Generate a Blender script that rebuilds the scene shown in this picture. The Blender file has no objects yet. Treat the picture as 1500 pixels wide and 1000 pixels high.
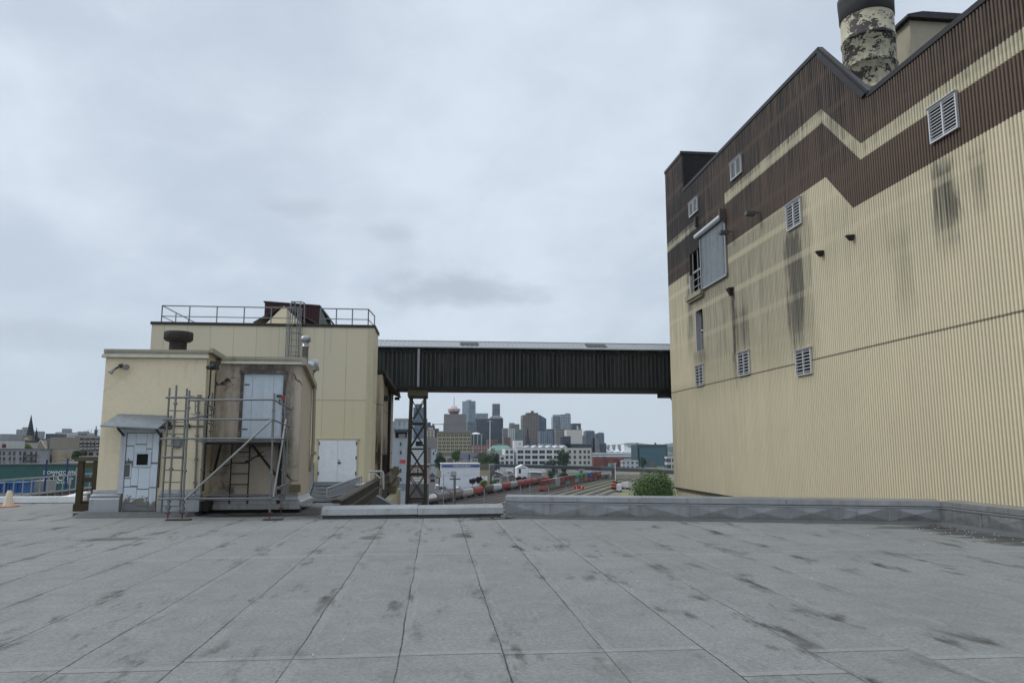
import bpy, math, random
from mathutils import Vector, Matrix, noise as mnoise
R = random.Random(7)
S = bpy.context.scene
COL = S.collection
rad = math.radians
GZ = -21.3                                   # rail yard level below the roof we stand on
# ------------------------------------------------------------------ camera model
H = 1.7; F = 1100.0
PT = math.atan(156 / F); PS = math.atan(112 / F * math.cos(PT))
def ray(px, py):
    u = (px - 750) / F; v = (500 - py) / F
    fw = math.cos(PT) - v * math.sin(PT); up = math.sin(PT) + v * math.cos(PT)
    return (u * math.cos(PS) + fw * math.sin(PS), -u * math.sin(PS) + fw * math.cos(PS), up)
def P(px, py, Y):
    r = ray(px, py); t = Y / r[1]; return Vector((r[0] * t, Y, H + r[2] * t))
def PX(px, py, X):
    r = ray(px, py); t = X / r[0]; return Vector((X, r[1] * t, H + r[2] * t))
def PZ(px, py, Z):
    r = ray(px, py); t = (Z - H) / r[2]; return Vector((r[0] * t, r[1] * t, Z))
cd = bpy.data.cameras.new('camera'); cam = bpy.data.objects.new('camera', cd); COL.objects.link(cam)
cam.location = (0, 0, H); cam.rotation_euler = (rad(90) + PT, 0, -PS)
cd.sensor_width = 36; cd.lens = 36 * F / 1500; cd.clip_start = .1; cd.clip_end = 30000
S.camera = cam

# ------------------------------------------------------------------ material DSL
class NT:
    def __init__(s, tree): s.t = tree; s.n = tree.nodes; s.l = tree.links
    def put(s, sock, v):
        if v is None: return
        if isinstance(v, bpy.types.NodeSocket): s.l.new(v, sock)
        else:
            if sock.type == 'RGBA' and not isinstance(v, (int, float)) and len(v) == 3: v = (*v, 1)
            sock.default_value = v
    def m(s, op, a, b=None, c=None, clamp=False):
        n = s.n.new('ShaderNodeMath'); n.operation = op; n.use_clamp = clamp
        s.put(n.inputs[0], a); s.put(n.inputs[1], b); s.put(n.inputs[2], c); return n.outputs[0]
    def mul(s, *a):
        r = a[0]
        for b in a[1:]: r = s.m('MULTIPLY', r, b)
        return r
    def add(s, a, b): return s.m('ADD', a, b)
    def sub(s, a, b): return s.m('SUBTRACT', a, b)
    def mix(s, f, a, b, mode='MIX'):
        n = s.n.new('ShaderNodeMix'); n.data_type = 'RGBA'; n.blend_type = mode
        s.put(n.inputs[0], f); s.put(n.inputs[6], a); s.put(n.inputs[7], b); return n.outputs[2]
    def sep(s, v):
        n = s.n.new('ShaderNodeSeparateXYZ'); s.put(n.inputs[0], v); return n.outputs
    def comb(s, x, y, z):
        n = s.n.new('ShaderNodeCombineXYZ'); s.put(n.inputs[0], x); s.put(n.inputs[1], y); s.put(n.inputs[2], z); return n.outputs[0]
    def vm(s, op, a, b):
        n = s.n.new('ShaderNodeVectorMath'); n.operation = op; s.put(n.inputs[0], a); s.put(n.inputs[1], b); return n.outputs[0]
    def noise(s, v, scale=1, det=4, rough=.55, dist=0):
        n = s.n.new('ShaderNodeTexNoise'); s.put(n.inputs['Vector'], v); n.inputs['Scale'].default_value = scale
        n.inputs['Detail'].default_value = det; n.inputs['Roughness'].default_value = rough; n.inputs['Distortion'].default_value = dist
        return n.outputs['Fac']
    def wn(s, v, dim='3D'):
        n = s.n.new('ShaderNodeTexWhiteNoise'); n.noise_dimensions = dim
        s.put(n.inputs['W' if dim == '1D' else 'Vector'], v); return n.outputs['Value']
    def rng(s, v, a, b, c=0., d=1., smooth=True):
        n = s.n.new('ShaderNodeMapRange'); n.interpolation_type = 'SMOOTHSTEP' if smooth else 'LINEAR'
        s.put(n.inputs[0], v)
        for i, q in enumerate((a, b, c, d)): n.inputs[i + 1].default_value = q
        return n.outputs[0]
    def vor(s, v, scale, feat='DISTANCE_TO_EDGE'):
        n = s.n.new('ShaderNodeTexVoronoi'); n.feature = feat; s.put(n.inputs['Vector'], v); n.inputs['Scale'].default_value = scale
        return n.outputs['Distance']
    def pos(s): return s.n.new('ShaderNodeNewGeometry').outputs['Position']
    def obj(s, rnd=True):
        o = s.n.new('ShaderNodeTexCoord').outputs['Object']
        if rnd:
            r = s.n.new('ShaderNodeObjectInfo').outputs['Random']
            o = s.vm('ADD', o, s.comb(s.mul(r, 31.7), s.mul(r, 17.3), s.mul(r, 5.1)))
        return o
    def bump(s, h, st=.3, d=.01):
        n = s.n.new('ShaderNodeBump'); n.inputs['Strength'].default_value = st; n.inputs['Distance'].default_value = d
        s.put(n.inputs['Height'], h); return n.outputs[0]
def _mixv(s, p):
    n = s.n.new('ShaderNodeTexNoise'); s.put(n.inputs['Vector'], p); n.inputs['Scale'].default_value = 2.2; n.inputs['Detail'].default_value = 4
    return s.vm('MULTIPLY', n.outputs['Color'], (.5, .5, .5))
NT.mixv = _mixv
def newmat(name):
    m = bpy.data.materials.new(name); m.use_nodes = True; t = NT(m.node_tree); b = m.node_tree.nodes['Principled BSDF']
    return m, t, b
def setb(t, b, col=None, rough=.7, metal=0., nor=None, spec=None):
    t.put(b.inputs['Base Color'], col); t.put(b.inputs['Roughness'], rough); t.put(b.inputs['Metallic'], metal)
    if nor is not None: t.put(b.inputs['Normal'], nor)
    if spec is not None: b.inputs['Specular IOR Level'].default_value = spec
def sc(c, k): return tuple(min(1, x * k) for x in c)
MC = {}
def weather(name, col, rough=.75, var=.15, streak=.3, scale=1., bump=.15, metal=0., dirt=(.06, .055, .045), blotch=0., spec=.4):
    if name in MC: return MC[name]
    m, t, b = newmat(name); o = t.obj(); x, y, z = t.sep(o)
    big = t.noise(o, .7 * scale, 5); fine = t.noise(o, 9 * scale, 6, .7)
    c = t.mix(big, sc(col, 1 - var), sc(col, 1 + var))
    c = t.mix(t.mul(t.rng(fine, .35, .75), .35), c, sc(col, .72))
    if streak:
        sv = t.comb(t.mul(x, 5 * scale), t.mul(y, 5 * scale), t.mul(z, .35 * scale))
        st = t.rng(t.mul(t.noise(sv, 1, 5, .6), t.add(.5, big)), .5, .78)
        c = t.mix(t.mul(st, streak), c, dirt)
    if blotch:
        bl = t.rng(t.noise(o, 1.7 * scale, 8, .7, .6), .56, .66)
        c = t.mix(t.mul(bl, blotch), c, dirt)
    setb(t, b, c, t.rng(fine, .2, .8, max(.05, rough - .12), min(1, rough + .12)), metal,
         t.bump(t.noise(o, 14 * scale, 6, .7), bump, .02 / scale) if bump else None, spec)
    MC[name] = m; return m
def facade(name, wall, glass, bay=3., fl=3.6, wx=(.15, .85), wz=(.25, .85), roof=(.2, .2, .2), gvar=.6, grough=.15, lit=.0):
    if name in MC: return MC[name]
    m, t, b = newmat(name)
    tc = t.n.new('ShaderNodeTexCoord'); x, y, z = t.sep(tc.outputs['Object']); nx, ny, nz = t.sep(tc.outputs['Normal'])
    ax = t.m('GREATER_THAN', t.m('ABSOLUTE', nx), .6)
    u = t.add(t.mul(x, t.sub(1, ax)), t.mul(y, ax))
    us = t.m('DIVIDE', u, bay); zs = t.m('DIVIDE', z, fl)
    fu = t.m('FRACT', t.add(us, 100)); fz = t.m('FRACT', t.add(zs, 100))
    win = t.mul(t.m('GREATER_THAN', fu, wx[0]), t.m('LESS_THAN', fu, wx[1]), t.m('GREATER_THAN', fz, wz[0]), t.m('LESS_THAN', fz, wz[1]))
    top = t.m('GREATER_THAN', nz, .5); win = t.mul(win, t.sub(1, top))
    cell = t.wn(t.comb(t.m('FLOOR', us), t.m('FLOOR', zs), ax))
    g = t.mix(cell, sc(glass, 1 - gvar), sc(glass, 1 + gvar))
    big = t.noise(tc.outputs['Object'], .06, 4)
    w = t.mix(big, sc(wall, .8), sc(wall, 1.15))
    c = t.mix(win, t.mix(top, w, roof), g)
    setb(t, b, c, t.add(t.mul(win, grough - .8), .8), 0., None, .5)
    MC[name] = m; return m

# ------------------------------------------------------------------ mesh building
WL = {}
class MB:
    def __init__(s): s.v = []; s.f = []; s.mi = []; s.sm = []
    def add(s, vs, fs, mi=0, sm=False):
        k = len(s.v); s.v += [tuple(v) for v in vs]
        for f in fs: s.f.append(tuple(i + k for i in f)); s.mi.append(mi); s.sm.append(sm)
        return s
    def box(s, x0, x1, y0, y1, z0, z1, mi=0):
        vs = [(x, y, z) for z in (z0, z1) for y in (y0, y1) for x in (x0, x1)]
        return s.add(vs, [(0, 2, 3, 1), (4, 5, 7, 6), (0, 1, 5, 4), (2, 6, 7, 3), (0, 4, 6, 2), (1, 3, 7, 5)], mi)
    def obox(s, c, size, rz=0., mi=0, M=None):
        M = M or Matrix.Rotation(rz, 3, 'Z'); c = Vector(c)
        vs = [c + M @ Vector((a * size[0] / 2, b * size[1] / 2, d * size[2] / 2)) for d in (-1, 1) for b in (-1, 1) for a in (-1, 1)]
        return s.add(vs, [(0, 2, 3, 1), (4, 5, 7, 6), (0, 1, 5, 4), (2, 6, 7, 3), (0, 4, 6, 2), (1, 3, 7, 5)], mi)
    def bar(s, p0, p1, w, h=None, mi=0):
        p0 = Vector(p0); p1 = Vector(p1); d = p1 - p0; L = d.length; d.normalize()
        up = Vector((0, 0, 1)) if abs(d.z) < .95 else Vector((0, 1, 0))
        a = d.cross(up).normalized(); b = a.cross(d).normalized(); h = h or w
        vs = [q + a * i * w / 2 + b * j * h / 2 for q in (p0, p1) for j in (-1, 1) for i in (-1, 1)]
        return s.add(vs, [(0, 1, 3, 2), (4, 6, 7, 5), (0, 4, 5, 1), (2, 3, 7, 6), (0, 2, 6, 4), (1, 5, 7, 3)], mi)
    def tube(s, p0, p1, r, n=8, mi=0, r2=None, cap=True):
        p0 = Vector(p0); p1 = Vector(p1); d = (p1 - p0).normalized(); r2 = r if r2 is None else r2
        up = Vector((0, 0, 1)) if abs(d.z) < .9 else Vector((0, 1, 0))
        a = d.cross(up).normalized(); b = a.cross(d)
        vs = []
        for q, rr in ((p0, r), (p1, r2)):
            for i in range(n):
                t = 2 * math.pi * i / n; vs.append(q + a * math.cos(t) * rr + b * math.sin(t) * rr)
        s.add(vs, [(i, (i + 1) % n, n + (i + 1) % n, n + i) for i in range(n)], mi, True)
        if cap: s.add(vs, [tuple(range(n))[::-1], tuple(range(n, 2 * n))], mi)
        return s
    def path(s, pts, r, n=8, mi=0):
        for a, b in zip(pts, pts[1:]): s.tube(a, b, r, n, mi)
        return s
    def lathe(s, c, prof, n=24, mi=0, sm=True):
        c = Vector(c); vs = [c + Vector((r * math.cos(2 * math.pi * i / n), r * math.sin(2 * math.pi * i / n), z)) for r, z in prof for i in range(n)]
        fs = [(j * n + i, j * n + (i + 1) % n, (j + 1) * n + (i + 1) % n, (j + 1) * n + i) for j in range(len(prof) - 1) for i in range(n)]
        s.add(vs, fs, mi, sm)
        s.add(vs[:n], [tuple(range(n))[::-1]], mi); s.add(vs[-n:], [tuple(range(n))], mi); return s
    def prism(s, pts, z0, z1, mi=0, top=None):          # polygon in XY extruded in Z
        n = len(pts); vs = [(x, y, z0) for x, y in pts] + [(x, y, z1) for x, y in pts]
        s.add(vs, [(i, (i + 1) % n, n + (i + 1) % n, n + i) for i in range(n)] + [tuple(range(n))[::-1]], mi)
        return s.add(vs[n:], [tuple(range(n))], mi if top is None else top)
    def ext(s, pts, axis, a, b, mi=0):                  # polygon in the plane across `axis`, extruded along it
        f = {'x': lambda p, q: (q, p[0], p[1]), 'y': lambda p, q: (p[0], q, p[1])}[axis]
        n = len(pts); vs = [f(p, a) for p in pts] + [f(p, b) for p in pts]
        return s.add(vs, [(i, (i + 1) % n, n + (i + 1) % n, n + i) for i in range(n)] + [tuple(range(n))[::-1], tuple(range(n, 2 * n))], mi)
    def build(s, name, mats, parent=None, local=False):
        me = bpy.data.meshes.new(name); o = Vector((0, 0, 0)) if (parent is None or local) else WL.get(parent.name, Vector((0, 0, 0)))
        me.from_pydata([(v[0] - o.x, v[1] - o.y, v[2] - o.z) for v in s.v], [], s.f)
        if not isinstance(mats, (list, tuple)): mats = [mats]
        for m in mats: me.materials.append(m)
        me.polygons.foreach_set('material_index', s.mi); me.polygons.foreach_set('use_smooth', s.sm)
        me.update()
        ob = bpy.data.objects.new(name, me); COL.objects.link(ob); ob.parent = parent
        WL[ob.name] = o.copy() if not local else Vector((0, 0, 0))
        return ob
def thing(name, label, cat, loc, rz=0., group=None):
    o = bpy.data.objects.new(name, None); COL.objects.link(o); o.location = loc; o.rotation_euler.z = rz
    o.empty_display_size = .3; WL[o.name] = Vector(loc); return tag(o, label, cat, group)
def tag(o, label, cat, group=None):
    o['label'] = label; o['category'] = cat
    if group: o['group'] = group
    return o
def struct(o, kind='structure'): o['kind'] = kind; return o
def copyobj(ob, parent=None):
    c = ob.copy(); COL.objects.link(c); c.parent = parent; WL[c.name] = WL.get(ob.name, Vector()); return c
def copytree(o, parent=None):
    c = copyobj(o, parent)
    for ch in list(o.children): copytree(ch, c)
    return c
def text(name, body, mat, parent, origin, size, sx=1., Rm=None, ext=.01):
    cu = bpy.data.curves.new(name, 'FONT'); cu.body = body; cu.size = size; cu.extrude = ext; cu.align_x = 'CENTER'; cu.offset = size * .018
    tmp = bpy.data.objects.new('tmp', cu); COL.objects.link(tmp)
    me = bpy.data.meshes.new_from_object(tmp.evaluated_get(bpy.context.evaluated_depsgraph_get()))
    bpy.data.objects.remove(tmp)
    Rm = Rm or Matrix.Rotation(rad(90), 4, 'X')
    me.transform(Matrix.Translation(Vector(origin) - (WL.get(parent.name, Vector()) if parent else Vector())) @ Rm @ Matrix.Scale(sx, 4, (1, 0, 0)))
    me.materials.clear(); me.materials.append(mat); me.name = name
    o = bpy.data.objects.new(name, me); COL.objects.link(o); o.parent = parent; return o

# ------------------------------------------------------------------ world, sun
W = bpy.data.worlds.new('World'); S.world = W; W.use_nodes = True
t = NT(W.node_tree); bg = W.node_tree.nodes['Background']
SE, SA = rad(44), rad(280)          # sun height, compass bearing (from +Y clockwise): glow through the overcast from the left
sky = t.n.new('ShaderNodeTexSky'); sky.sky_type = 'NISHITA'; sky.sun_disc = False; sky.sun_elevation = SE; sky.sun_rotation = SA
d = t.n.new('ShaderNodeTexCoord').outputs['Generated']; x, y, z = t.sep(d)
zz = t.add(t.m('MAXIMUM', z, 0.), .42)
cv = t.comb(t.m('DIVIDE', x, zz), t.m('DIVIDE', y, zz), 0.)
n1 = t.noise(t.vm('ADD', cv, (3.1, 1.7, 0)), 1.15, 4, .5, .3)
n2 = t.noise(t.vm('MULTIPLY', t.vm('ADD', cv, t.mixv(cv)), (1.5, 1.1, 1.)), 1.7, 6, .55, .3)
n4 = t.noise(t.vm('MULTIPLY', cv, (1.4, 1.7, 1.)), 4.5, 6, .6, .4); nn = t.add(t.add(t.mul(n1, .5), t.mul(n2, .34)), t.mul(n4, .16))
f = t.rng(nn, .39, .60)
cloud = t.mix(f, (5.45, 6.2, 7.15), (7.15, 7.95, 8.9))
# a few darker ragged clouds low over the bridge
def puff(px, py, w, h):
    r = Vector(ray(px, py)).normalized(); az = math.atan2(r.x, r.y); el = math.asin(r.z)
    a = t.m('ARCTAN2', x, y); e = t.m('ARCSINE', z)
    dx = t.m('DIVIDE', t.sub(a, az), w); dz = t.m('DIVIDE', t.sub(e, el), h)
    return t.sub(1, t.rng(t.add(t.m('SQRT', t.add(t.mul(dx, dx), t.mul(dz, dz))), t.mul(t.sub(n3, .5), 2.2)), .25, 1.2))
n3 = t.noise(t.vm('MULTIPLY', d, (1, 1, 2.2)), 11, 6, .6)
pf = t.m('MAXIMUM', t.m('MAXIMUM', puff(660, 425, .11, .03), t.mul(puff(430, 305, .05, .014), .5)), t.m('MAXIMUM', t.mul(puff(40, 490, .10, .022), .6), t.mul(puff(575, 342, .035, .016), .5)))
cloud = t.mix(t.mul(pf, .6), cloud, (3.9, 4.35, 5.0))
band = t.mul(t.rng(t.noise(t.vm('MULTIPLY', d, (1.6, 1.6, 13.)), 1.6, 4, .5), .42, .7), t.sub(1, t.rng(z, .05, .3)))
cloud = t.mix(t.mul(band, .3), cloud, (5.0, 5.7, 6.5))
cloud = t.mix(t.sub(1, t.rng(z, .0, .16)), cloud, (6.3, 7.25, 8.0))
zen = t.rng(z, .5, 1., 1., 1.9)
cloud = t.mix(1., cloud, t.comb(zen, zen, zen), 'MULTIPLY')
t.put(bg.inputs['Color'], t.mix(.93, sky.outputs[0], cloud)); bg.inputs['Strength'].default_value = .1
sl = bpy.data.lights.new('sun', 'SUN'); sl.energy = 1.5; sl.angle = rad(16); sl.color = (1, .97, .92)
so = bpy.data.objects.new('sun', sl); COL.objects.link(so); so.location = (-20, -30, 60)
sd = Vector((math.sin(SA) * math.cos(SE), math.cos(SA) * math.cos(SE), math.sin(SE)))
so.rotation_euler = sd.to_track_quat('Z', 'Y').to_euler()
vs = S.view_settings; vs.view_transform = 'Standard'; vs.look = 'None'; vs.exposure = .08; vs.gamma = 1

# ------------------------------------------------------------------ shared materials
galv = weather('galvanised_steel', (.33, .34, .35), .42, .2, .15, 2., .05, .75, (.12, .11, .1))
darksteel = weather('dark_steel', (.045, .045, .045), .6, .3, .2, 2, .1, .2)
rust = weather('rusty_steel', (.12, .045, .025), .85, .3, .4, 3, .3)
scafm = weather('scaffold_tube', (.21, .215, .215), .45, .25, .25, 3, .1, .6, (.10, .08, .06), .2)
blackm = weather('black_void', (.008, .008, .009), .9, .2, 0, 1, 0)
white = weather('white_paint', (.75, .76, .77), .6, .06, .12, 1, .05)
offw = weather('off_white_render', (.62, .62, .6), .75, .1, .2, .2, .05)
glassd = weather('dark_glass', (.02, .025, .03), .12, .4, 0, .3, 0, spec=.6)
concrete = weather('concrete', (.27, .26, .24), .85, .15, .4, .6, .25)

def clad(name, col, dirt, amt):
    m, t, b = newmat(name); p = t.pos(); x, y, z = t.sep(p)
    s1 = t.noise(t.comb(0., t.mul(y, 4.6), t.mul(z, .17)), 1, 7, .72)
    s2 = t.noise(t.comb(3., t.mul(y, 13.), t.mul(z, .13)), 1, 5, .7)
    big = t.noise(t.comb(0., t.mul(y, .16), t.mul(z, .13)), 1, 4, .55)
    far = t.rng(y, 22, 46); hi = t.rng(z, 4.5, 13)
    bz = t.m('ABSOLUTE', t.sub(t.m('FRACT', t.m('DIVIDE', t.sub(z, .46), 1.815)), .5))
    bandm = t.mul(t.sub(1, t.rng(bz, .05, .12)), hi)
    q = t.mul(t.rng(s1, .36, .8), t.add(.25, t.mul(s2, .8)))
    q = t.mul(q, t.add(.28, t.mul(far, .75)), t.add(.3, t.mul(hi, .8)), t.rng(big, .3, .7, .45, 1.25))
    q = t.add(q, t.mul(t.rng(z, 13.3, 18.5, .35, 1.), t.rng(z, 13.1, 13.3), 1.1, t.rng(t.add(t.mul(s1, .6), t.mul(s2, .4)), .42, .60), t.rng(big, .3, .6, .35, 1.)))
    q = t.add(q, t.mul(far, hi, .14))
    # stains that run down below vents and openings: (y0, y1, z0, z1, strength)
    yw = t.add(y, t.mul(t.sub(t.noise(t.comb(1., t.mul(y, 2.2), t.mul(z, .5)), 1, 4, .6), .5), 1.5)); zw = t.add(z, t.mul(t.sub(s2, .5), 3.2))
    for y0, y1, z0, z1, k in [(31.9, 33.3, 6.2, 11.7, .62), (21.6, 22.7, 8.4, 11.0, .8), (20.3, 20.9, 8.8, 10.8, .45), (39.75, 40.05, 5.4, 10.3, .5), (24.0, 25.2, 6.3, 9.4, .22), (44.2, 47.2, 14.0, 16.8, .8), (46.6, 47.6, 8., 13.4, .45), (44.5, 46.8, 6.7, 7.8, .4), (38.0, 39.8, 6.9, 9.2, .3), (45, 46.8, 16., 19., .55), (47.2, 51.5, 13.6, 18.9, .35)]:
        w = (y1 - y0) * .22
        my = t.mul(t.rng(yw, y0 - w, y0 + w), t.sub(1, t.rng(yw, y1 - w, y1 + w)))
        mz = t.mul(t.rng(zw, z0 - .9, z0 + 1.2), t.sub(1, t.rng(zw, z1 - .3, z1 + .3)))
        q = t.add(q, t.mul(my, mz, k, t.rng(t.add(t.mul(s2, .6), t.mul(s1, .4)), .34, .66, .5, 1.15)))
    film = t.mul(t.rng(yw, 30.6, 31.4), t.sub(1, t.rng(yw, 45, 48)), t.rng(zw, 3.8, 7.5), t.sub(1, t.rng(z, 13.0, 13.3)))
    q = t.add(q, t.mul(film, t.rng(t.add(t.mul(s1, .6), t.mul(s2, .4)), .3, .75, .24, .46)))
    q = t.add(q, t.mul(t.rng(y, 19, 22), t.sub(1, t.rng(y, 29, 31)), t.rng(zw, 7., 10.), t.sub(1, t.rng(z, 11., 13.)), .14, t.rng(s2, .3, .7, .4, 1.2)))
    q = t.add(q, t.mul(t.rng(y, 36, 50), t.sub(1, t.rng(z, 5.5, 6.2)), .22, t.rng(s1, .3, .7, .4, 1.)))
    q = t.mul(q, t.sub(1, t.mul(bandm, .55)))
    q = t.m('MINIMUM', t.mul(q, amt), .92)
    c = t.mix(t.noise(p, .5, 3), sc(col, .93), sc(col, 1.07))
    sheet = t.wn(t.m('FLOOR', t.m('DIVIDE', y, .96)), '1D')
    c = t.mix(t.mul(sheet, .12), c, sc(col, .72))
    c = t.mix(q, c, dirt)
    # the lap joint of the sheets
    sm = t.sub(1, t.rng(t.m('ABSOLUTE', t.sub(z, t.add(5.52, t.mul(s2, .04)))), .02, .05))
    c = t.mix(t.mul(sm, .75), c, (.03, .025, .02))
    setb(t, b, c, .55, 0., None, .35); return m
cream = clad('cream_cladding', (.655, .585, .41), (.085, .078, .064), 1.)
brown = clad('brown_cladding', (.112, .074, .050), (.011, .010, .010), 1.05)
stripe = clad('stripe_cladding', (.55, .50, .35), (.05, .045, .04), .9)

def membrane():
    m, t, b = newmat('bitumen_membrane'); p = t.pos(); x, y, z = t.sep(p)
    wob = t.mul(t.sub(t.noise(t.comb(t.mul(x, .4), t.mul(y, .8), 0.), 1, 6, .6), .5), .06)
    xs = t.m('DIVIDE', t.add(t.add(x, .275), wob), .862)
    i = t.m('FLOOR', xs); fx = t.m('FRACT', xs)
    ex = t.mul(t.sub(.5, t.m('ABSOLUTE', t.sub(fx, .5))), .862)        # metres to the seam
    fade = t.rng(t.noise(p, .5, 3), .35, .55, .45, 1.)
    right = t.sub(1, t.mul(t.rng(x, 2., 5.), .75))
    seam = t.mul(t.sub(1, t.rng(t.add(ex, t.mul(t.sub(t.noise(p, 16, 3), .5), .014)), .0015, .0095)), fade, right)
    rnd = t.wn(t.add(i, .37), '1D')
    ys = t.m('DIVIDE', t.sub(y, t.add(5.7, t.mul(rnd, .9))), 6.05)
    ey = t.mul(t.sub(.5, t.m('ABSOLUTE', t.sub(t.m('FRACT', t.add(ys, 10)), .5))), 6.05)
    cross = t.mul(t.sub(1, t.rng(t.add(ey, t.mul(t.sub(t.noise(p, 9, 3), .5), .02)), .004, .012)), .8, t.sub(1, t.rng(y, 8, 11, 0., .8)))
    lap = t.mul(t.m('LESS_THAN', t.m('FRACT', t.add(ys, 10)), .018), .5)
    strip = t.wn(t.add(i, t.mul(t.m('FLOOR', ys), 7.3)), '1D')
    gr = t.add(t.mul(t.noise(p, 70, 3, .8), .5), t.mul(t.noise(p, 24, 3, .7), .5)); md = t.noise(p, 3.2, 8, .72); big = t.noise(p, .45, 4, .6)
    base = (.236, .242, .233)
    c = t.mix(strip, sc(base, .88), sc(base, 1.06)); c = t.mix(t.rng(big, .3, .7), sc(base, .78), c); xb = t.noise(t.comb(t.mul(x, .5), t.mul(y, 3.), 7.), 1., 5, .6); c = t.mix(t.rng(xb, .45, .75, 0., .35), c, sc(base, .62))
    c = t.mix(t.rng(md, .35, .7, 0., .5), c, sc(base, 1.25))
    lapl = t.mul(t.m('LESS_THAN', fx, .11), .28, t.rng(t.noise(p, 1.3, 4), .3, .6)); c = t.mix(lapl, c, sc(base, 1.35))
    c = t.mix(t.rng(gr, .36, .66, 0., .8), c, sc(base, .5))
    c = t.mix(t.mul(t.m('GREATER_THAN', t.noise(p, 55, 2, .5), .735), .5), c, (.05, .05, .05))
    nearseam = t.sub(1, t.rng(ex, .0, .32))
    sv = t.comb(t.mul(x, 3.6), t.mul(y, .95), 0.)
    n = t.noise(sv, 1., 6, .68, .25)
    st = t.mul(t.rng(t.add(t.add(n, t.mul(t.sub(md, .5), .3)), t.mul(nearseam, .085)), .54, .74), t.rng(t.noise(p, .42, 4, .6), .42, .60, .12, 1.))
    c = t.mix(t.mul(st, .95), c, (.045, .042, .038))
    n2 = t.noise(t.comb(t.mul(x, .55), t.mul(y, 2.2), 4.), 1., 6, .65, .5)
    c = t.mix(t.mul(t.rng(n2, .60, .78), .35), c, (.07, .07, .068))
    def ell(cx, cy, rx, ry, k):
        dx = t.m('DIVIDE', t.sub(x, cx), rx); dy = t.m('DIVIDE', t.sub(y, cy), ry)
        r = t.add(t.m('SQRT', t.add(t.mul(dx, dx), t.mul(dy, dy))), t.mul(t.sub(t.noise(t.comb(t.mul(x, 1.2), t.mul(y, 3.5), 1.), 1, 6, .65), .5), 2.4))
        return t.mul(t.sub(1, t.rng(r, .35, 1.05)), k)
    for e in [(10.7, 14.2, .75, 2.6, .85), (10.3, 15.7, 1.3, .45, .6), (-6.0, 15.2, .9, .35, .6), (-4.4, 20.2, 2.6, .7, 1.), (-3.2, 21.3, 1., 2.4, .9), (-1.2, 15., .25, .5, .6), (.55, 15.2, .25, .5, .6), (1.3, 18.5, .8, .25, .9)]:
        c = t.mix(ell(*e), c, (.033, .031, .028))
    line = t.m('MAXIMUM', seam, cross)
    c = t.mix(t.mul(lap, .5), c, sc(base, 1.25))
    c = t.mix(t.mul(line, .88), c, (.018, .018, .018))
    h = t.sub(t.add(t.mul(gr, .25), t.add(t.mul(md, .4), t.mul(t.noise(p, 1.1, 3), .8))), t.mul(line, .5))
    setb(t, b, c, t.rng(gr, .2, .8, .75, .95), 0., t.bump(h, .55, .03), .3); return m
MEM = membrane()
upst = weather('membrane_upstand', (.085, .092, .094), .85, .2, .3, 1.2, .3, 0, (.04, .04, .04), .25)

# ------------------------------------------------------------------ the roof we stand on
A1, B1, C1 = (-2.7, 18.95), (1.73, 18.86), (11.34, 16.2)
mb = MB()
mb.prism([(-45, -12), (11.5, -12), (11.5, 16.3), (1.8, 19.05), (-2.7, 19.05), (-2.95, 19.4), (-2.95, 24.6), (-8.7, 24.6), (-8.9, 25.3), (-45, 25.3)], GZ, 0, 1, 0)
struct(mb.build('roof_surface', [MEM, concrete]))

# galvanised parapet flashing with cross-broken panels
def crosspanel(mb, a, b, z0, z1, out, k=.022, mi=0):
    a = Vector((*a, 0)); b = Vector((*b, 0)); c = (a + b) / 2 + Vector((*out, 0)) * k
    vs = [a + Vector((0, 0, z0)), b + Vector((0, 0, z0)), b + Vector((0, 0, z1)), a + Vector((0, 0, z1)), c + Vector((0, 0, (z0 + z1) / 2))]
    mb.add(vs, [(0, 1, 4), (1, 2, 4), (2, 3, 4), (3, 0, 4)], mi)
def mk_flash():
    m, t, b = newmat('parapet_flashing'); p = t.pos()
    n = t.noise(p, 1.3, 5, .6); f = t.noise(p, 11, 5, .7)
    x, y, z = t.sep(p)
    st = t.rng(t.noise(t.comb(t.mul(x, 6), t.mul(y, 6), t.mul(z, .9)), 1, 5, .6), .5, .75)
    c = t.mix(n, (.17, .172, .175), (.40, .405, .41)); c = t.mix(t.mul(st, .4), c, (.10, .095, .09)); c = t.mix(t.rng(f, .5, .8, 0., .3), c, (.42, .42, .42))
    setb(t, b, c, t.rng(f, .3, .7, .3, .5), .7, t.bump(t.noise(p, 2.6, 5, .6), .25, .05)); return m
flash = mk_flash()
par = thing('parapet', 'metal parapet with creased cross-broken panels along the right half of the roof edge', 'parapet', (B1[0], B1[1], 0))
dv = Vector((C1[0] - B1[0], C1[1] - B1[1])); L = dv.length; dv.normalize(); nv = Vector((dv.y, -dv.x))
core = MB(); pan = MB(); cop = MB(); drip = MB(); cant = MB()
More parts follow.
